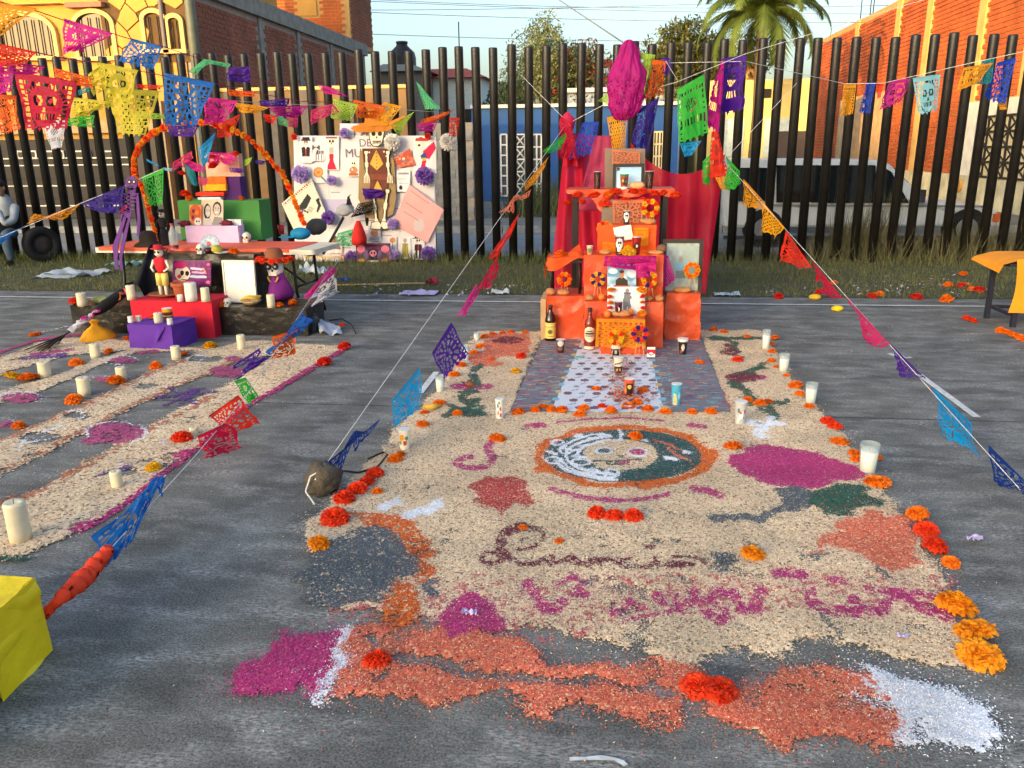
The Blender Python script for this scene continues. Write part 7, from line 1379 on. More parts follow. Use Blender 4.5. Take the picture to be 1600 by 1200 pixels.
# ================================================================== CORDS AND PAPER FLAGS
yl_ = lambda px_: 5.0+max(-60, px_)/700*7.55            # the left-hand cords run from near the photographer out to the fence
def cpts(pts): return [Y(a, b, yl_(a)) for a, b in pts]
redc = mat('cord_red', (170, 30, 60), .8)
cord(cpts([(-60, -18), (60, 18), (175, 52), (253, 72), (360, 104), (450, 140)]), 'red cord of uppermost flags at the left', .004, .01, redc)
cord(cpts([(-60, 54), (58, 82), (150, 97), (215, 110), (335, 130), (470, 158), (560, 158)]), 'red cord carrying the yellow and blue flags at the left', .004, .01, redc)
cord(cpts([(-60, 100), (22, 113), (120, 128), (250, 143), (400, 160), (560, 165), (705, 176)]), 'thin cord of lower left flags reaching the fence', .003, .01)
LF = [
 ([(-40, -2), (58, 14), (0, 60), (-50, 50)], 'gold', 'large gold flag in the upper left corner', 2, .03), ([(100, 29), (177, 53), (128, 82), (93, 88)], 'pink', 'bright pink flag below the yellow house arched window', 4, .05), ([(205, 60), (253, 73), (238, 110), (184, 97)], 'blue', 'small blue lattice flag before the yellow stone wall', 1, .02),
 ([(-30, 62), (58, 82), (36, 100), (-30, 110)], 'scarlet', 'orange-red flag at left edge above the big red flag', 2, .03), ([(-20, 94), (70, 104), (66, 116), (-20, 116)], 'pink', 'narrow pink folded flag above the big red flag', 4, .04), ([(-30, 112), (22, 113), (22, 146), (-30, 152)], 'magenta', 'magenta flag at the left edge beside the big red flag', 4, .04), ([(-20, 146), (26, 150), (33, 205), (4, 212)], 'orange', 'orange flag hanging at left edge below the magenta one', 3, .03),
 ([(22, 112), (121, 128), (104, 204), (38, 206)], 'red', 'big crimson flag with skull cut-outs at the left', 0, .02), ([(66, 190), (102, 186), (96, 232), (80, 236)], 'white', 'white flag tip below the big crimson flag', 4, .02), ([(84, 106), (142, 122), (142, 138), (88, 128)], 'orange', 'narrow orange flag right of the big crimson flag', 4, .05), ([(122, 142), (142, 132), (140, 142), (124, 150)], 'teal', 'tiny teal flag scrap beside the yellow flags', 4, .02),
 ([(138, 116), (162, 100), (176, 122), (150, 152)], 'yellow', 'crumpled yellow flag left of the tall yellow flag', 3, .08), ([(150, 97), (216, 110), (208, 160), (172, 172)], 'yellow', 'tall yellow flag upper half hanging on the red cord', 0, .04), ([(165, 138), (250, 142), (228, 215), (184, 212)], 'yellow', 'yellow flag with scalloped lower edge left of the blue flag', 2, .02), ([(112, 152), (176, 160), (142, 178), (112, 200)], 'yellow', 'folded yellow flag below the crumpled yellow one', 4, .06), ([(205, 176), (256, 178), (255, 186), (210, 187)], 'lime', 'narrow lime flag edge right of the scalloped yellow flag', 4, .05), ([(104, 186), (148, 180), (145, 200), (106, 197)], 'green', 'green flag scrap behind the folded yellow flag', 3, .05),
 ([(257, 114), (336, 130), (308, 200), (262, 200)], 'blue', 'large blue flag hanging above the marigold arch', 1, .025), ([(262, 198), (312, 196), (302, 215), (266, 213)], 'purple', 'purple flag tip below the large blue flag', 4, .02), ([(212, 132), (256, 134), (250, 140), (214, 138)], 'scarlet', 'small red flag edge left of the large blue flag', 4, .05), ([(295, 112), (320, 92), (330, 98), (305, 117)], 'mint', 'mint flag beside the street pole', 2, .04), ([(316, 92), (360, 100), (356, 106), (322, 98)], 'mint', 'mint flag end tied at the street pole', 4, .05), ([(357, 106), (390, 104), (392, 130), (358, 128)], 'purple', 'crumpled purple flag right of the street pole', 4, .12),
 ([(322, 152), (372, 158), (352, 200), (326, 196)], 'pink', 'crumpled pink flag right of the large blue flag', 3, .1), ([(340, 195), (376, 178), (366, 214), (342, 216)], 'scarlet', 'scarlet flag above the tissue-topped pile', 2, .04), ([(355, 140), (402, 144), (398, 152), (358, 150)], 'orange', 'orange folded flag right of the crumpled pink flag', 4, .08), ([(365, 160), (420, 168), (400, 178), (372, 176)], 'amber', 'amber folded flag before the brick wall columns', 4, .08), ([(404, 158), (452, 154), (446, 166), (410, 168)], 'purple', 'purple folded flag above the magenta one', 4, .1), ([(416, 165), (482, 166), (462, 186), (436, 182)], 'magenta', 'magenta folded flag left of the poster top', 4, .08), ([(412, 178), (434, 182), (428, 196), (416, 190)], 'scarlet', 'small scarlet flag under the amber folded flag', 4, .08), ([(432, 176), (452, 190), (450, 199), (438, 196)], 'mint', 'mint flag tail below the magenta folded flag', 4, .05), ([(440, 186), (466, 184), (466, 200), (444, 198)], 'rose', 'rose lattice flag tail left of the poster top', 2, .03),
 ([(496, 132), (522, 138), (546, 152), (504, 146)], 'pink', 'pink folded flag above the poster title', 4, .08), ([(486, 172), (520, 162), (530, 176), (484, 196)], 'rose', 'rose flag left of the lime flag above the poster', 3, .05), ([(520, 154), (560, 164), (546, 190), (518, 186)], 'lime', 'lime lattice flag above the poster left half', 2, .05), ([(552, 156), (604, 166), (592, 186), (560, 186)], 'orange', 'orange folded flag above the skeleton hat', 4, .06), ([(600, 160), (628, 166), (606, 198), (578, 186)], 'amber', 'amber flag resting on the skeleton hat', 3, .05), ([(610, 196), (648, 174), (634, 196), (624, 212)], 'lime', 'lime flag tail right of the skeleton hat', 2, .05), ([(650, 127), (664, 142), (690, 172), (664, 172)], 'mint', 'mint triangular flag on the fence right of the poster', 2, .03), ([(656, 188), (708, 172), (690, 186), (660, 200)], 'orange', 'orange folded flag at the poster upper right corner', 4, .06), ([(650, 194), (684, 190), (676, 206), (654, 206)], 'magenta', 'magenta flag scrap under the orange folded flag', 4, .05), ([(702, 184), (718, 184), (714, 214), (702, 214)], 'scarlet', 'scarlet flag above the hanging white pompom', 3, .04),
 ([(310, 232), (337, 207), (326, 250), (318, 262)], 'cyan', 'cyan diamond-shaped flag left of the peach panel', 4, .02), ([(270, 254), (300, 236), (306, 248), (272, 268)], 'rose', 'rose flag left of the cyan diamond flag', 3, .05), ([(290, 248), (322, 262), (318, 270), (286, 262)], 'pink', 'pink flag tail before the pile of cloth bundles', 4, .05), ([(284, 252), (304, 268), (310, 292), (298, 290)], 'teal', 'teal flag hanging beside the pile of cloth bundles', 2, .03), ([(255, 262), (276, 264), (270, 268), (256, 266)], 'sky', 'pale blue flag end above the green flag', 4, .04), ([(228, 248), (248, 258), (247, 261), (230, 252)], 'cyan', 'thin cyan flag strip inside the marigold arch', 4, .02), ([(310, 275), (325, 280), (322, 292), (310, 288)], 'rose', 'small rose flag by the amber bundle', 2, .03), ([(222, 276), (256, 263), (255, 322), (232, 323)], 'green', 'green flag hanging inside the marigold arch', 1, .015), ([(382, 250), (394, 246), (392, 254), (382, 260)], 'lime', 'pale lime flag scrap right of the peach panel', 4, .05), ([(358, 262), (382, 264), (380, 270), (360, 270)], 'purple', 'purple mask-like tissue on the peach panel', 2, .04), ([(398, 250), (416, 252), (412, 258), (400, 256)], 'indigo', 'indigo tissue tail hanging from the arch', 4, .05)]
for q, c, lab, k, fo in LF:
    y_ = yl_(q[0][0]) if q[0][1] < 205 else 8.15
    flag(q, c, lab, y=min(y_, 12.5), kind=k, fold=fo, group='flags over the left altar')
# cord from the arch to the left edge with indigo, gold and blue flags
cord([Y(255, 263, 8.1), Y(195, 290, 8.0), Y(125, 318, 7.9), Y(45, 352, 7.8), Y(-30, 384, 7.7)], 'white cord running from the arch to the left edge', .003)
flag([(125, 318), (196, 289), (183, 336), (150, 330)], 'indigo', 'dark indigo flag left of the purple skeleton', y=7.95, kind=4, fold=.02); flag([(42, 350), (126, 318), (96, 346), (46, 334)], 'gold', 'gold flag twisted on the cord before the seated person', y=7.9, kind=3, fold=.05); flag([(-30, 382), (42, 352), (10, 372), (-20, 400)], 'blue', 'blue flag at the left edge before the seated person', y=7.8, kind=4, fold=.06)
# ---- diagonal cords from the knots to the ground
rock = G(500, 772); SA = (Y(886, 192, 9.55), np.array([rock[0], rock[1]-.05, .10])); cord([SA[0], SA[1]], 'white cord from the crimson knot down to the rock')
for q, c, lab, k, fo in [([(848, 236), (884, 208), (872, 238), (850, 240)], 'green', 'green flag topmost on the left diagonal cord', 3, .03), ([(820, 288), (858, 244), (838, 282), (826, 296)], 'gold', 'gold flag on the left diagonal cord below the green one', 2, .02), ([(780, 332), (830, 296), (816, 314), (800, 322)], 'peach', 'peach flag on the left diagonal cord', 4, .03), ([(764, 402), (812, 332), (800, 366), (776, 408)], 'scarlet', 'scarlet flag on the left diagonal cord beside the fence', 4, .04), ([(746, 452), (778, 398), (772, 438), (752, 460)], 'red', 'red flag above the court line on left diagonal cord', 4, .05), ([(714, 496), (745, 442), (738, 474), (722, 502)], 'pink', 'pink flag on left diagonal cord at the court line', 4, .06), ([(675, 552), (705, 504), (727, 556), (692, 598)], 'purple', 'large purple flag on the left diagonal cord', 1, .02), ([(612, 626), (656, 574), (656, 634), (618, 672)], 'cyan', 'large cyan flag on the left diagonal cord', 3, .015), ([(510, 724), (594, 655), (552, 702), (530, 728)], 'navy', 'navy flag lowest on left diagonal cord near the rock', 2, .06)]: flag(q, c, lab, S=SA, kind=k, fold=fo, group='flags on the left diagonal cord')
SB = (Y(1130, 250, 9.6), G(1660, 838)); cord([SB[0], SB[1]], 'white cord running down to the right edge')
for q, c, lab, k, fo in [([(1134, 244), (1156, 268), (1148, 298), (1138, 296)], 'green', 'green flag topmost on the right diagonal cord', 2, .03), ([(1162, 280), (1196, 318), (1190, 330), (1166, 320)], 'gold', 'gold flag on the right diagonal cord beside the fence', 3, .02), ([(1194, 318), (1226, 356), (1212, 376), (1196, 362)], 'amber', 'amber flag second of the gold pair on right cord', 2, .02), ([(1228, 360), (1268, 418), (1258, 420), (1222, 410)], 'scarlet', 'orange-red lattice flag on the right diagonal cord', 2, .02), ([(1268, 406), (1316, 466), (1300, 462), (1278, 440)], 'red', 'red flag on right diagonal cord over the verge', 4, .03), ([(1322, 464), (1390, 538), (1382, 542), (1344, 518)], 'rose', 'rose pink flag on right diagonal cord over concrete', 4, .03), ([(1390, 536), (1446, 592), (1432, 592), (1408, 576)], 'purple', 'purple flag on the right diagonal cord', 3, .03), ([(1458, 606), (1518, 662), (1522, 718), (1476, 668)], 'cyan', 'bright cyan flag on the right diagonal cord', 3, .02), ([(1545, 696), (1640, 790), (1600, 776), (1560, 758)], 'navy', 'navy lattice flag at the right edge', 1, .015)]: flag(q, c, lab, S=SB, kind=k, fold=fo, group='flags on the right diagonal cord')
e = G(78, 1015); SD = (np.array([*Y(530, 405, 8.6)]), np.array([e[0]+.02, e[1]+.05, .2])); cord([SD[0]]+[Y(a_, b_, string_y(SD, a_, b_)) for a_, b_ in ((485, 466), (385, 618), (300, 718), (240, 784), (170, 860), (72, 966))], 'white cord from the folding table to the yellow draped box')
for q, c, lab, k, fo in [([(486, 466), (516, 420), (512, 470), (490, 472)], 'white', 'white flag with pink edge beside the folding table leg', 0, .04), ([(476, 462), (516, 418), (518, 424), (482, 474)], 'pink', 'pink flag edge behind the white flag', 4, .02), ([(434, 540), (474, 484), (462, 516), (438, 548)], 'blue', 'blue twisted flag above the orange one at left altar', 4, .06), ([(426, 526), (466, 514), (462, 552), (432, 562)], 'orange', 'orange flag at the right corner of the left carpet', 3, .03), ([(364, 572), (406, 544), (398, 580), (372, 584)], 'purple', 'crumpled purple flag over the left carpet', 3, .1), ([(366, 596), (384, 590), (404, 622), (384, 636)], 'green', 'small green flag over the left carpet', 4, .05), ([(326, 650), (372, 618), (392, 668), (344, 690)], 'scarlet', 'orange-red flag lying on the left carpet edge', 1, .04), ([(308, 682), (352, 662), (356, 708), (322, 718)], 'red', 'pinkish red flag below the orange-red one', 3, .08), ([(142, 838), (238, 774), (250, 796), (192, 856)], 'blue', 'blue twisted flag over concrete left of the carpet', 3, .12)]: flag(q, c, lab, S=SD, kind=k, fold=fo, group='flags on the lower left cord')
# ---- centre bundle and right-hand flags
top = Y(985, 74, 12.68); cy = 9.4
cord([Y(865, -6, 20), top], 'grey cable from above to the fence post top', .012, 0, wm); cord([Y(815, 118, 12.6), Y(886, 190, 9.55)], 'white cord from fence post to the crimson knot', .003)
cord([Y(886, 194, 9.55), Y(960, 155, 9.3), Y(1058, 128, 9.4), Y(1165, 84, 9.6), Y(1330, 34, 10), Y(1640, -60, 10.5)], 'white cord rising right past the green flag', .003); cord([Y(960, 100, 9.3), Y(1165, 96, 9.6), Y(1320, 131, 11), Y(1380, 130, 10.8), Y(1510, 100, 10.2), Y(1640, 72, 9.8)], 'white cord carrying the small flags at the right', .003); cord([Y(1040, 95, 9.3), Y(1060, 128, 9.4)], 'short cord end beside the green flag', .003)
cord([Y(1245, 130, 10), Y(1130, 252, 9.6)], 'thin cord slanting down to the right diagonal knot', .0025)
for q, c, lab, k, fo, y_ in [([(1000, 82), (1024, 86), (1014, 130), (998, 175)], 'lime', 'lime flag behind the magenta bundle', 4, .08, 9.3), ([(1012, 92), (1040, 96), (1036, 150), (1004, 160)], 'orange', 'orange flag right of the magenta bundle', 3, .08, 9.32), ([(1034, 90), (1048, 92), (1048, 116), (1036, 118)], 'purple', 'small purple flag behind the orange one', 2, .06, 9.36), ([(934, 158), (962, 136), (966, 176), (944, 160)], 'lime', 'lime flag tail left of the magenta bundle', 4, .06, 9.34), ([(876, 182), (892, 192), (904, 250), (872, 250)], 'red', 'red flag hanging from the crimson knot', 2, .05, 9.4), ([(910, 192), (936, 190), (928, 240), (888, 252)], 'royal', 'blue lattice flag above the altar left side', 1, .03, 9.35), ([(948, 184), (980, 176), (976, 250), (960, 252)], 'amber', 'amber lattice flag above the framed picture', 2, .02, 9.2), ([(998, 172), (1030, 152), (1012, 242), (985, 225)], 'indigo', 'indigo lattice flag right of the amber flag', 3, .03, 9.25), ([(1058, 140), (1100, 116), (1108, 212), (1060, 228)], 'green', 'tall bright green flag right of the magenta bundle', 4, .02, 9.4), ([(1062, 224), (1096, 220), (1080, 244), (1070, 246)], 'cyan', 'cyan flag tip below the tall green flag', 4, .03, 9.42), ([(1128, 92), (1166, 86), (1156, 176), (1122, 182)], 'purple', 'gathered purple flag on the fence right of the green flag', 4, .08, 9.6), ([(1126, 96), (1132, 94), (1122, 215), (1096, 196)], 'magenta', 'long magenta flag beside the gathered purple flag', 4, .06, 9.55), ([(1112, 206), (1122, 204), (1138, 276), (1106, 284)], 'scarlet', 'scarlet flag below the long magenta flag', 4, .03, 9.5), ([(1098, 252), (1112, 240), (1108, 290), (1098, 288)], 'green', 'dark green flag edge left of the scarlet flag', 4, .03, 9.52), ([(1118, 278), (1140, 274), (1138, 298), (1126, 296)], 'amber', 'amber flag tip under the scarlet flag', 4, .03, 9.48),
  ([(1318, 132), (1338, 131), (1332, 180), (1312, 184)], 'gold', 'small golden flag leftmost of the right-hand row', 2, .03, 11), ([(1354, 129), (1368, 129), (1356, 180), (1340, 176)], 'royal', 'small royal blue flag second of the right-hand row', 0, .04, 10.9), ([(1370, 132), (1380, 131), (1376, 152), (1370, 156)], 'scarlet', 'tiny scarlet flag between blue and magenta ones', 2, .03, 10.9), ([(1390, 127), (1422, 123), (1408, 158), (1374, 174)], 'magenta', 'small magenta flag of the right-hand row', 0, .05, 10.8), ([(1426, 122), (1470, 116), (1464, 174), (1436, 182)], 'sky', 'pale sky blue flag of the right-hand row', 0, .02, 10.6), ([(1506, 106), (1552, 98), (1530, 130), (1492, 144)], 'gold', 'golden flag near the right edge', 4, .03, 10.3), ([(1534, 95), (1554, 92), (1548, 132), (1520, 134)], 'teal', 'teal flag behind the golden flag near right edge', 2, .03, 10.35), ([(1558, 98), (1588, 90), (1566, 166), (1534, 152)], 'royal', 'large royal blue flag at the right edge', 1, .04, 10.2), ([(1558, 158), (1574, 152), (1572, 172), (1562, 172)], 'gold', 'golden flag tip below the royal blue flag', 4, .02, 10.25)]: flag(q, c, lab, y=y_, kind=k, fold=fo, group='flags over the orange altar and fence')
bc_ = Y(981, 126, 9.2)
def bun(u, v):
    w = u*math.tau; z = v*2-1; r = (1-abs(z)**2.6)**.5*(.185 if z < .1 else .185*(1-.7*(z-.1))); q = bc_+np.array([r*math.cos(w), r*.6*math.sin(w), -.40*z*-1 if False else .40*z]); n = mnoise.noise(Vector((math.cos(w)*2, math.sin(w)*2, z*3))); return q+np.array([math.cos(w), math.sin(w)*.6, 0])*.035*(n+.6*(1-2*abs(mnoise.noise(Vector((math.cos(w)*4, math.sin(w)*4, z*1.5)))))+.15*math.sin(w*5+z*3))+np.array([-.05*z*z*(z < 0), 0, 0])
solo('paper_flag', MB().grid(bun, 110, 70, lambda u, v: not (v < .5 and mnoise.noise(Vector((u*70, v*34, 2))) > .30)), pmat('magenta'), 'big magenta tissue bundle blown full on the central post', 'paper flag', 'flags over the orange altar and fence')
rp = [Y(a_, b_, string_y(SD, a_, b_)) for a_, b_ in [(171-100*t_, 857+106*t_+4*math.sin(t_*5)) for t_ in np.linspace(0, 1, 34)]]
rm = MB(); rm.tube(rp, [.018+.016*math.sin(math.pi*min(1, i_/33*1.1+.1))+.004*math.sin(i_*1.9) for i_ in range(34)], 18); crumple(rm, .018, 26, 4)
keep = [i_ for i_, f_ in enumerate(rm.f) if not (len(f_) == 4 and mnoise.noise(Vector(rm.v[f_[0]])*60) > .42)]; rm.f = [rm.f[i_] for i_ in keep]; rm.sm = [rm.sm[i_] for i_ in keep]
solo('paper_flag', rm, mat('scarlet_roll', (240, 66, 26), .7, .15, 8), 'rolled orange-red tissue flag beside the yellow draped box', 'paper flag', 'flags on the lower left cord')
# ================================================================== FLOWERS AND CANDLES ON THE GROUND
flower_row([(810, 650, 11, 'orange'), (836, 646, 10, 'orange'), (850, 641, 10, 'orange'), (861, 646, 10, 'orange'), (878, 647, 11, 'orange'), (906, 653, 11, 'orange'), (912, 644, 11, 'orange'), (941, 639, 9, 'red-orange'), (954, 648, 11, 'orange'), (982, 640, 11, 'orange'), (996, 635, 10, 'orange'), (1012, 646, 12, 'orange'), (1039, 649, 11, 'orange'), (1081, 649, 10, 'orange'), (1110, 649, 10, 'orange')], 'from left in the row along the mat front', 'marigolds along the mat front')
flower_row([(932, 612, 9, 'orange', .6), (1005, 615, 11, 'orange', .6), (992, 689, 13, 'orange'), (1145, 704, 15, 'orange', .6)], 'from far left, lying on mat and medallion side', 'marigolds round the medallion')
flower_row([(1115, 519, 7, 'orange'), (1131, 522, 6, 'orange'), (1167, 529, 6, 'orange'), (1093, 570, 8, 'orange', .6), (1152, 567, 11, 'red-orange', .6), (1168, 629, 9, 'orange'), (1187, 636, 12, 'orange'), (1200, 632, 8, 'orange')], 'counted front to back on the sand right of the mat', 'marigolds right of the mat')
flower_row([(1210, 531, 7, 'orange'), (1204, 541, 6, 'orange'), (1206, 553, 7, 'orange'), (1205, 568, 7, 'orange'), (1213, 577, 6, 'orange'), (1229, 590, 6, 'orange'), (1243, 608, 12, 'orange'), (1249, 620, 8, 'orange'), (1264, 640, 9, 'orange'), (1293, 664, 12, 'red-orange'), (1304, 672, 11, 'red-orange'), (1311, 696, 14, 'orange', .6), (1334, 714, 10, 'orange'), (1338, 724, 10, 'orange'), (1371, 720, 8, 'orange'), (1370, 762, 18, 'orange', .5)], 'from the far end along the carpet right edge', 'marigolds along the carpet right edge')
flower_row([(1433, 812, 15, 'orange'), (1446, 838, 17, 'red-orange'), (1458, 864, 18, 'red-orange'), (1485, 886, 13, 'orange'), (1490, 962, 26, 'amber'), (1522, 1004, 28, 'amber', .5), (1528, 1042, 29, 'amber', .5)], 'from the far end in the near right corner cluster', 'marigolds in the near right corner')
flower_row([(757, 530, 7, 'orange'), (770, 525, 7, 'orange'), (785, 523, 6, 'orange'), (798, 522, 6, 'orange'), (820, 522, 6, 'orange'), (751, 546, 9, 'orange'), (740, 555, 8, 'orange'), (721, 575, 9, 'orange'), (710, 590, 9, 'orange'), (767, 565, 7, 'orange', .6), (734, 604, 6, 'orange', .6), (687, 635, 11, 'orange'), (664, 649, 9, 'orange'), (715, 651, 10, 'orange', .6), (661, 669, 11, 'orange'), (777, 693, 16, 'orange'), (626, 716, 9, 'orange'), (618, 724, 12, 'orange')], 'counted from the back left corner on the carpet left side', 'marigolds on the carpet left side')
flower_row([(587, 748, 14, 'red-orange'), (574, 762, 15, 'red-orange'), (560, 774, 17, 'red-orange'), (538, 790, 19, 'red-orange'), (524, 822, 22, 'red-orange'), (590, 774, 10, 'orange'), (498, 862, 20, 'amber')], 'from the far end of the red heap right of the rock', 'red marigold heap by the rock')
flower_row([(932, 812, 17, 'red-orange'), (960, 815, 16, 'red-orange'), (989, 816, 17, 'red-orange')], 'from left in the trio below the medallion', 'trio below the medallion')
flower_row([(817, 829, 9, 'orange', .6), (875, 852, 10, 'orange', .6), (1175, 876, 20, 'amber', .6)], 'from left lying round the maroon lettering', 'marigolds by the lettering'); flower_row([(590, 1046, 24, 'red-orange', .6), (1090, 1090, 30, 'red-orange', .6), (1124, 1098, 30, 'red-orange', .6)], 'from left on the coral border', 'marigolds on the coral border'); flower_row([(806, 585, 9, 'yellow'), (815, 562, 10, 'red-orange')], 'of two left of the mat, near one first', 'pair left of the mat')
flower_row([(51, 526, 5, 'orange'), (60, 524, 5, 'orange'), (20, 593, 12, 'yellow', .6), (45, 596, 13, 'orange'), (120, 572, 11, 'orange', .6), (171, 553, 7, 'orange'), (197, 531, 5, 'orange'), (245, 577, 10, 'orange'), (288, 557, 8, 'orange', .5), (329, 546, 12, 'yellow'), (181, 602, 13, 'orange'), (117, 631, 14, 'orange', .6), (30, 670, 9, 'orange'), (285, 692, 16, 'red-orange'), (240, 738, 13, 'yellow'), (539, 547, 11, 'red'), (508, 572, 12, 'red')], 'counted across the left sand carpet from its back corner', 'marigolds on the left carpet')
flower_row([(1216, 467, 8, 'red'), (1280, 460, 8, 'red'), (1303, 445, 6, 'orange'), (1362, 466, 8, 'red'), (1374, 463, 7, 'orange'), (1431, 468, 9, 'red'), (1479, 472, 9, 'orange'), (1481, 449, 8, 'orange'), (1502, 450, 7, 'red'), (1511, 447, 5, 'orange'), (1518, 455, 6, 'orange'), (1529, 458, 8, 'red'), (1505, 432, 7, 'orange'), (1510, 500, 6, 'red-orange'), (1519, 504, 7, 'red-orange')], 'from left among the litter on the verge', 'fallen marigolds on the verge')
flower_row([(1563, 520, 7, 'orange'), (1573, 523, 7, 'orange'), (1583, 527, 7, 'orange'), (1593, 531, 7, 'orange'), (1602, 535, 7, 'orange')], 'from left in garland at the right edge', 'garland at the right edge')
for px_, py_, h_, w_, lab in [(1196, 546, 29, 13, 'white glass candle farthest along the carpet right edge'), (1224, 581, 27, 16, 'white glass candle second along the carpet right edge'), (1266, 630, 30, 18, 'white glass candle third along the carpet right edge'), (1355, 738, 43, 27, 'large white glass candle beside the magenta sawdust flower'), (688, 613, 27, 15, 'white glass candle under the purple flag'), (728, 564, 25, 12, 'white glass candle at back left of the carpet'), (745, 533, 14, 10, 'small white glass candle at carpet back left corner')]: candle(px_, py_, h_, w_, lab, glassy=True, group='glass candles round the main carpet')
for px_, py_, h_, w_, lab in [(150, 559, 20, 13, 'cream candle on sand left of the purple box'), (276, 561, 19, 13, 'cream candle before the purple box right side'), (378, 547, 23, 12, 'cream candle on sand before the black step right end'), (71, 589, 21, 16, 'cream candle beside the orange marigold at left edge'), (191, 594, 19, 14, 'cream candle behind the orange marigold on middle strip'), (133, 617, 25, 17, 'cream candle in the middle of the left carpet'), (184, 762, 25, 16, 'cream candle on the near sand strip'), (33, 846, 56, 27, 'tall cream candle near the yellow draped box'), (304, 680, 12, 12, 'short cream candle beside the red marigold')]: candle(px_, py_, h_, w_, lab, group='candles on the left carpet')
# ================================================================== LOOSE THINGS
solo('rock', MB().ball(G(497, 782)+np.array([0, .10, .075]), (.09, .085, .09), 15, 10, .5, 7), mat('rock_brown', (86, 78, 66), .95, .35, 14, bump=.6), 'brown rock tying down the diagonal cord beside the carpet', 'rock')
rk = G(497, 775); solo('tie_knot', MB().tube([SA[1], rk+[.04, .0, .15], rk+[-.02, -.03, .12], rk+[-.04, -.06, .05], G(492, 790)+[0, 0, .006]], .005, 6), cordm, 'knotted white cord end wrapped over the rock', 'cord')
solo('black_cable', MB().tube([G(530, 748)+[0, 0, .05], G(560, 744)+[0, 0, .02], G(590, 735)+[0, 0, .02], G(606, 718)+[0, 0, .03], G(600, 714)+[0, 0, .03], G(575, 722)+[0, 0, .02]], .006, 6), iron, 'black cable loop on sand right of the rock', 'cable')
solo('banana_peel', MB().tube([G(662, 640)+[0, 0, .02], G(675, 643)+[0, 0, .035], G(690, 638)+[0, 0, .02]], [.012, .024, .008], 8), mat('banana', (206, 166, 60), .5), 'yellow banana lying between the left marigolds', 'banana')
solo('yellow_mango', MB().ball(G(1273, 468)+np.array([0, 0, .03]), (.07, .05, .035), 12, 8), mat('mango', (214, 170, 40), .5), 'yellow fruit on concrete at the verge edge', 'fruit'); solo('yellow_lemon', MB().ball(G(1308, 486)+np.array([0, 0, .028]), (.065, .05, .033), 12, 8), mat('lemon', (232, 192, 20), .5), 'bright yellow fruit on concrete before the court line', 'fruit')
def scrap(px_, py_, w, m, label, h=.05, seed=1, cat='litter', name='paper_scrap'):
    p = G(px_, py_); o = solo(name, crumple(MB().grid(lambda u, v: p+np.array([(u-.5)*w, (v-.5)*w*.6, .02+h*abs(mnoise.noise(Vector((u*3+seed, v*3, seed))))]), 12, 10), .01, 12, seed), m, label, cat); return o
ws_ = mat('white_plastic_bag', (196, 208, 212), .45, .1, trans=.2); ls_ = mat('lilac_scrap', (190, 178, 220), .7)
scrap(120, 430, .85, ws_, 'white plastic sheet lying on grass left of the folding table', .16, 3); scrap(90, 434, .6, ws_, 'white plastic tail at left end of plastic sheet', .05, 5); scrap(196, 416, .5, mat('green_plastic', (120, 160, 144), .5), 'pale green plastic under the table left end', .12, 7); scrap(782, 460, .22, ws_, 'crumpled white paper on verge edge left of the altar', .1, 9); scrap(537, 440, .16, mat('blue_scrap', (40, 80, 160), .6), 'blue paper scrap on the verge grass', .08, 2); scrap(675, 446, .16, mat('crimson_scrap', (176, 50, 70), .7), 'crimson paper scrap on the verge grass', .14, 4); scrap(1522, 848, .07, ls_, 'lilac paper scrap on concrete right of the carpet', .03, 6); scrap(735, 965, .05, ls_, 'lilac paper scrap on the magenta blob', .05, 8); scrap(1410, 1002, .04, ls_, 'tiny lilac scrap on the near sand', .02, 3); scrap(655, 460, .45, ls_, 'row of lilac shreds at verge edge left of the white paper', .05, 12); scrap(1135, 462, .3, mat('pale_blue_plastic', (170, 190, 198), .5), 'pale blue plastic scrap right of the altar', .06, 14); scrap(490, 428, .4, ws_, 'white plastic bag behind the folding table right leg', .25, 15)
solo('bamboo_cane', MB().cyl(G(520, 448)+[0, 0, .02], G(665, 446)+[0, 0, .03], .012, n=6), stick, 'thin bamboo cane lying on the verge grass', 'cane')
R = np.random.default_rng(5); V = []
for i in range(240):
    p = G(R.choice([R.uniform(1180, 1560), R.uniform(560, 820)]), R.uniform(448, 466)) if R.random() < .75 else G(R.uniform(1380, 1540), R.uniform(430, 468)); a_ = R.uniform(0, 6.28); s = R.uniform(.012, .04); ax = np.array([math.cos(a_), math.sin(a_), R.normal(0, .3)])*s; bx = np.array([-math.sin(a_), math.cos(a_), .2])*s*.4; p = p+[0, 0, .03]; V.append([p-ax, p+bx, p+ax, p-bx])
V = np.array(V); o = link('paper_shreds', trimesh('paper_shreds', V, gpm, np.array([lin(c) for c in [(214, 206, 220), (170, 150, 196), (226, 226, 226), (150, 146, 150)]])[R.integers(0, 4, len(V))])); props(o, 'white and lilac paper shreds littering the verge edge', 'litter', kind='stuff')
V = []
for i in range(26):
    cx, cy_ = [(R.uniform(300, 520), R.uniform(552, 600)), (R.uniform(945, 1030), R.uniform(636, 650)), (R.uniform(700, 770), R.uniform(535, 590)), (R.uniform(180, 280), R.uniform(690, 760))][i % 4]; p = G(cx, cy_)+[0, 0, .03]; a_ = R.uniform(0, 6.28); s = .025; ax = np.array([math.cos(a_), math.sin(a_), .1])*s; bx = np.array([-math.sin(a_), math.cos(a_), .4])*s*.4; V.append([p-ax, p+bx, p+ax, p-bx])
o = link('lilac_shreds', trimesh('lilac_shreds', np.array(V), gpm, np.tile(np.array(lin((190, 178, 214))), (len(V), 1)))); props(o, 'small lilac paper shreds on both sand carpets', 'litter', kind='stuff')
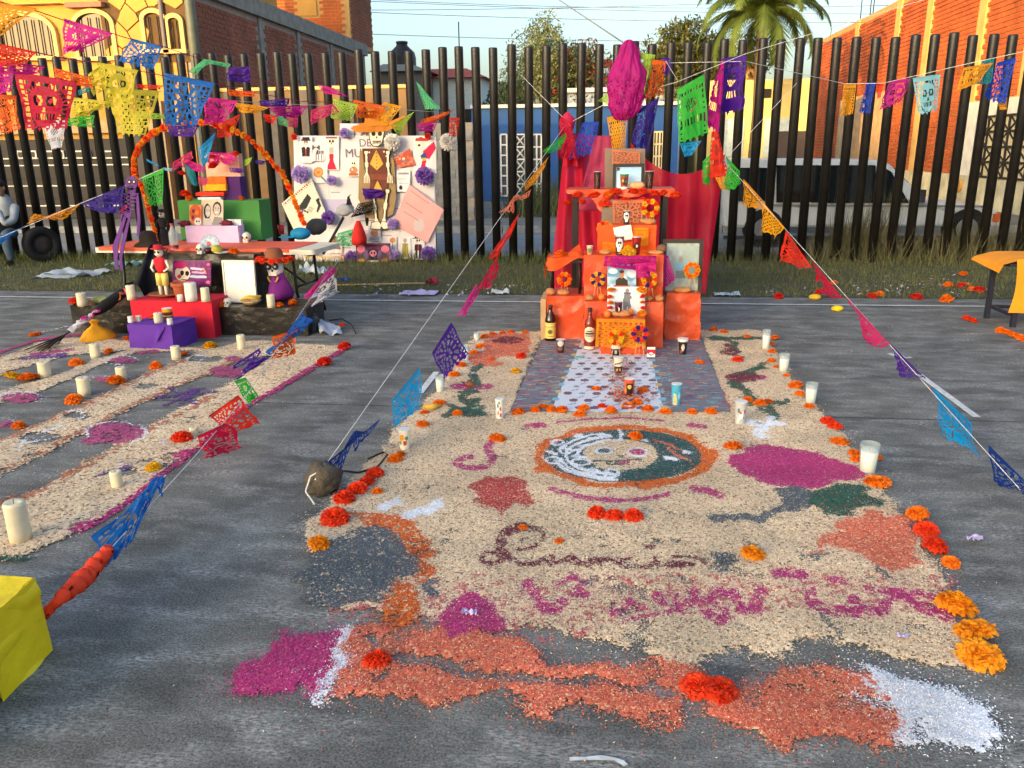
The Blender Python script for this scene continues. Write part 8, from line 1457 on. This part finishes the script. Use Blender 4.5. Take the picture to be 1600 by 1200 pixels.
# right-hand table with orange cloth
p0, p1 = G(1533, 497), G(1578, 511); zt_ = float(Y(1530, 398, p0[1])[2]); o = thing('cloth_table', 'dark-legged table under orange cloth at the right edge', 'table', (p0[0]+.6, p0[1], 0)); lx0 = -.6
lm_ = mat('navy_leg', (36, 40, 56), .5)
for (dx, dy) in ((0, 0), (.06, p1[1]-p0[1]), (1.1, 0), (1.1, p1[1]-p0[1])): part('leg', MB().box((lx0+.05+dx, dy, zt_/2), (.045, .04, zt_)), lm_, o)
part('stretcher', MB().box((lx0+.6, .0, .12), (1.1, .03, .03)), lm_, o); part('stretcher', MB().box((lx0+.08, (p1[1]-p0[1])/2, .12), (.03, .36, .03)), lm_, o); part('table_top', MB().box((lx0+.6, -.18, zt_-.04), (1.25, .6, .03)), lm_, o)
om = mat('orange_tablecloth', (240, 150, 24), .75, .1, 6, bump=.2, trans=.1)
mb = MB(); mb.grid(lambda u, v: (lx0-.09+1.4*u, -.5+.64*v, zt_+.02-.07*max(0, .12-u)*6), 20, 8); mb.grid(lambda u, v: (lx0+.02+1.3*u+.05*math.sin(v*2.4)-.05*v, -.5-.012*math.sin(u*14)-.02*v, zt_+.02-.5*v), 24, 10); part('tablecloth', mb, om, o)
mb = MB(); mb.grid(lambda u, v: (lx0-.09-.03*v, -.5+.64*u, zt_-.03-.08*v*(1-.6*u)), 10, 4); part('cloth_corner', mb, om, o)
# foreground yellow draped box
q0, q1 = G(78, 1015), G(15, 1100); hz_ = float(Y(55, 902, q0[1])[2]); ym = mat('yellow_tablecloth', (236, 206, 12), .55, .1, 4, bump=.8, bscale=9)
o = thing('yellow_draped_box', 'low box draped in bright yellow cloth at the lower left corner', 'draped box', (q0[0]-.35, (q0[1]+q1[1])/2, 0))
T0, T1 = np.array([q0[0]-.005, q0[1], hz_]), np.array([q1[0]-.005, q1[1]-.4, hz_]); B0, B1 = q0, np.array([q1[0], q1[1]-.42, 0])
mb = MB(); mb.grid(quadfn(B0, B1, T1, T0, waves=.05, seed=2), 30, 24); mb.grid(quadfn(T0, T1, T1-[.8, 0, 0], T0-[.8, 0, 0], waves=.01), 10, 10); mb.grid(quadfn(B0-[.8, 0, 0], B0, T0, T0-[.8, 0, 0], waves=.03, seed=5), 16, 10); crumple(mb, .02, 7, 3); part('cloth_cover', mb, ym, o, True)
mb = MB(); mb.add([T0+[.003, 0, 0], T0*.5+T1*.5+[.003, .05, 0], B0*.6+B1*.4+[.012, 0, 0], B0+[.012, 0, 0]], [(0, 1, 2, 3)]); part('corner_fold', mb, ym, o, True)
part('inner_box', MB().box((0, -.15, hz_/2-.01), (.6, .6, hz_-.03)), mat('cardboard', (186, 152, 112), .9), o)
# ================================================================== VAN BEHIND THE FENCE (side view, nose to the right)
YVN = 14.6; vl, vr = Y(1128, 380, YVN), Y(1566, 380, YVN); van = thing('parked_van', 'white van with dark windows parked behind the fence at the right', 'van', ((vl[0]+vr[0])/2, YVN+.85, 0)); vx = van.location[0]
def V2(px_, py_): q = Y(px_, py_, YVN); return (q[0]-vx, q[2])
wv = mat('van_white_paint', (190, 197, 200), .35, .1, 2, coat=.3); gv = mat('van_glass', (22, 28, 32), .08, .2, spec=.7)
prof = [V2(1130, 376), V2(1128, 320), V2(1134, 262), V2(1146, 248), V2(1380, 250), V2(1396, 258), V2(1446, 312), V2(1545, 322), V2(1562, 334), V2(1566, 376)]
prof = [(x, max(z, .32)) for x, z in prof]; prof[0] = (prof[0][0], .34); prof[-1] = (prof[-1][0], .36)
mb = MB(); n = len(prof); ins = [1.0]*n
for (yy_, k) in ((-.85, 1), (.85, 1)): pass
vs = [(p[0], -.85+(.10 if p[1] > 1.2 else 0), p[1]) for p in prof]+[(p[0], .85-(.10 if p[1] > 1.2 else 0), p[1]) for p in prof]
mb.add(vs, [tuple(range(n)), tuple(range(2*n-1, n-1, -1))]+[((i+1) % n, i, n+i, n+(i+1) % n) for i in range(n)]); bd = part('body', mb, wv, van); bv = bd.modifiers.new('soft', 'BEVEL'); bv.width = .05; bv.segments = 2
def vpl(pts, nm, m, off, par=van, th=.012): part(nm, MB().plate([V2(*p) for p in pts], (0, -.85+off, 0), (1, 0, 0), (0, 0, 1), th), m, par)
vpl([(1140, 314), (1205, 314), (1205, 262), (1146, 262)], 'window', gv, -.005); vpl([(1213, 316), (1286, 316), (1286, 258), (1213, 258)], 'window', gv, -.005); vpl([(1292, 317), (1368, 317), (1368, 258), (1292, 258)], 'window', gv, -.005); vpl([(1374, 317), (1420, 317), (1392, 268), (1374, 258)], 'window', gv, -.005)
vpl([(1205, 322), (1545, 324), (1545, 321), (1205, 319)], 'trim_line', mat('grey_trim', (120, 124, 126), .5), -.012); vpl([(1130, 374), (1560, 374), (1560, 368), (1130, 368)], 'sill_trim', mat('dark_trim', (50, 52, 54), .6), -.014)
a, b = V2(1400, 262), V2(1446, 312); mb = MB(); mb.add([(a[0]+.02, -.7, a[1]), (b[0]+.02, -.72, b[1]), (b[0]+.02, .72, b[1]), (a[0]+.02, .7, a[1])], [(0, 1, 2, 3)]); part('windscreen', mb, gv, van)
a = V2(1432, 312); part('side_mirror', MB().box((a[0], -.98, a[1]+.07), (.12, .2, .2)), mat('dark_trim', (50, 52, 54), .6), van)
a = V2(1556, 340); part('indicator_lamp', MB().box((a[0], -.84, a[1]), (.1, .1, .14)), mat('lamp_orange', (190, 90, 40), .3), van); part('bumper', MB().box((V2(1566, 366)[0]+.03, 0, .46), (.12, 1.6, .2)), mat('dark_trim', (50, 52, 54), .6), van)
tyrem = mat('tyre_rubber', (26, 26, 26), .85)
for px_ in (1192, 1508):
    a = V2(px_, 374); w = part('wheel', MB().cyl((a[0], -.62, .33), (a[0], -.86, .33), .33, n=24), tyrem, van); part('rim', MB().cyl((a[0], -.8, .33), (a[0], -.872, .33), .19, .17, 18), mat('steel_rim', (140, 142, 142), .4, metal=.6), w)
    vpl([(px_+28*math.cos(math.radians(t)), 372-30*math.sin(math.radians(t))) for t in range(0, 181, 15)], 'wheel_arch', mat('arch_black', (16, 16, 16), .9), -.004, van, .006)
# ================================================================== TYRE AND SEATED PERSON (left edge)
pt = G(62, 411); o = thing('old_tyre', 'black tyre standing on grass beside the seated person', 'tyre', (pt[0], pt[1]+.12, 0), 1.0)
part('tread', MB().lathe([(.16, -.09), (.25, -.1), (.28, -.07), (.29, 0), (.28, .07), (.25, .1), (.16, .09), (.15, 0), (.16, -.09)], 28), tyrem, o).matrix_basis = Matrix.Translation((0, 0, .29)) @ Matrix.Rotation(math.pi/2, 4, 'X')
part('rim', MB().lathe([(.15, -.05), (.155, .05), (.02, .04)], 20), mat('rusty_rim', (70, 60, 54), .7), o).matrix_basis = Matrix.Translation((0, 0, .29)) @ Matrix.Rotation(math.pi/2, 4, 'X')
def skinned(name, chain, m, parent, sub=2):
    """chain: list of (index parent, xyz, radius)"""
    me = bpy.data.meshes.new(name); me.from_pydata([c[1] for c in chain], [(c[0], i) for i, c in enumerate(chain) if c[0] is not None], []); ob = link(name, me, parent)
    sk = ob.modifiers.new('skin', 'SKIN'); sk.use_smooth_shade = True; me.skin_vertices[0].data[0].use_root = True
    for i, c in enumerate(chain): r = c[2] if hasattr(c[2], '__len__') else (c[2], c[2]); me.skin_vertices[0].data[i].radius = r
    ss = ob.modifiers.new('sub', 'SUBSURF'); ss.levels = sub; ss.render_levels = sub; me.materials.append(m); return ob
pp = G(15, 412); per = thing('person', 'person in grey hoodie, jeans and patterned black cap sitting bent forward, hand at face', 'person', (pp[0], pp[1], 0))
hood = mat('hoodie_grey', (150, 160, 170), .9, .15, 8, bump=.2); jean = mat('jeans_blue', (70, 88, 104), .9, .2, 10); skin_ = mat('skin', (166, 118, 92), .6, .08); shoe = mat('shoe_dark', (40, 34, 30), .7); vestm = mat('vest_black', (26, 26, 28), .85)
# sits on the tyre side, turned to the right
skinned('body', [(None, (0, .15, .50), .15), (0, (.03, .12, .70), .155), (1, (.08, .06, .90), .16), (2, (.12, .0, 1.02), .10), (3, (.14, -.04, 1.10), .055)], hood, per)
part('vest', MB().lathe([(.17, 0), (.185, .15), (.19, .3), (.12, .42)], 16, (0.04, .11, .54), squash=.85), vestm, per)
for s_ in (-1, 1):
    skinned('trouser_leg', [(None, (s_*.1, .12, .48), .105), (0, (s_*.14+.05, -.22, .50), .085), (1, (s_*.15+.06, -.25, .28), .07), (2, (s_*.15+.06, -.20, .08), .062)], jean, per)
    skinned('shoe', [(None, (s_*.15+.06, -.17, .05), .045), (0, (s_*.15+.06, -.30, .04), .045), (1, (s_*.15+.065, -.38, .03), .035)], shoe, per)
skinned('sleeve', [(None, (.26, .03, .95), .075), (0, (.30, -.12, .70), .065), (1, (.22, -.24, .66), .055), (2, (.15, -.22, .88), .042)], hood, per); skinned('sleeve', [(None, (-.08, .03, .95), .075), (0, (-.12, -.16, .72), .062), (1, (-.06, -.30, .58), .045)], hood, per)
hd = skinned('head', [(None, (.13, -.06, 1.08), (.05, .05)), (0, (.13, -.10, 1.14), (.075, .08)), (1, (.13, -.11, 1.21), (.082, .09)), (2, (.13, -.10, 1.28), (.07, .075))], skin_, per)
part('nose', MB().ball((.13, -.205, 1.185), (.014, .02, .02), 8, 6), skin_, per); part('ear', MB().ball((.215, -.09, 1.2), (.012, .02, .032), 8, 6), skin_, per)
part('cap', MB().ball((.13, -.10, 1.27), (.098, .105, .075), 16, 8), mat('cap_black_pattern', (40, 42, 46), .8, .8, 30), per); part('cap_visor', MB().lathe([(.002, 0), (.085, .0), (.085, .012), (.002, .018)], 16, (.13, -.18, 1.245), squash=.9), vestm, per)
def hand(base, d, nm='hand'):
    b = v3(base); d = v3(d)/np.linalg.norm(d); s = np.cross(d, [0, 0, 1]); s = s/(np.linalg.norm(s)+1e-9); h = part(nm, MB().ball(b+d*.04, (.04, .035, .045), 10, 8), skin_, per)
    for k, (o_, L) in enumerate([(-.027, .06), (-.009, .075), (.009, .07), (.027, .055)]): part('finger', MB().tube([b+d*.06+s*o_, b+d*(.06+L*.6)+s*o_*1.1, b+d*(.06+L)+s*o_-np.array([0, .02, 0])], [.010, .009, .007], 6), skin_, h)
    part('thumb', MB().tube([b+d*.02+s*.035, b+d*.05+s*.055, b+d*.075+s*.06], [.011, .010, .008], 6), skin_, h)
hand((.15, -.225, .92), (0, .0, 1)); hand((-.06, -.31, .57), (.2, -.3, -1))
for c_ in [o for o in per.children if o.name.startswith('hand')]:
    pass
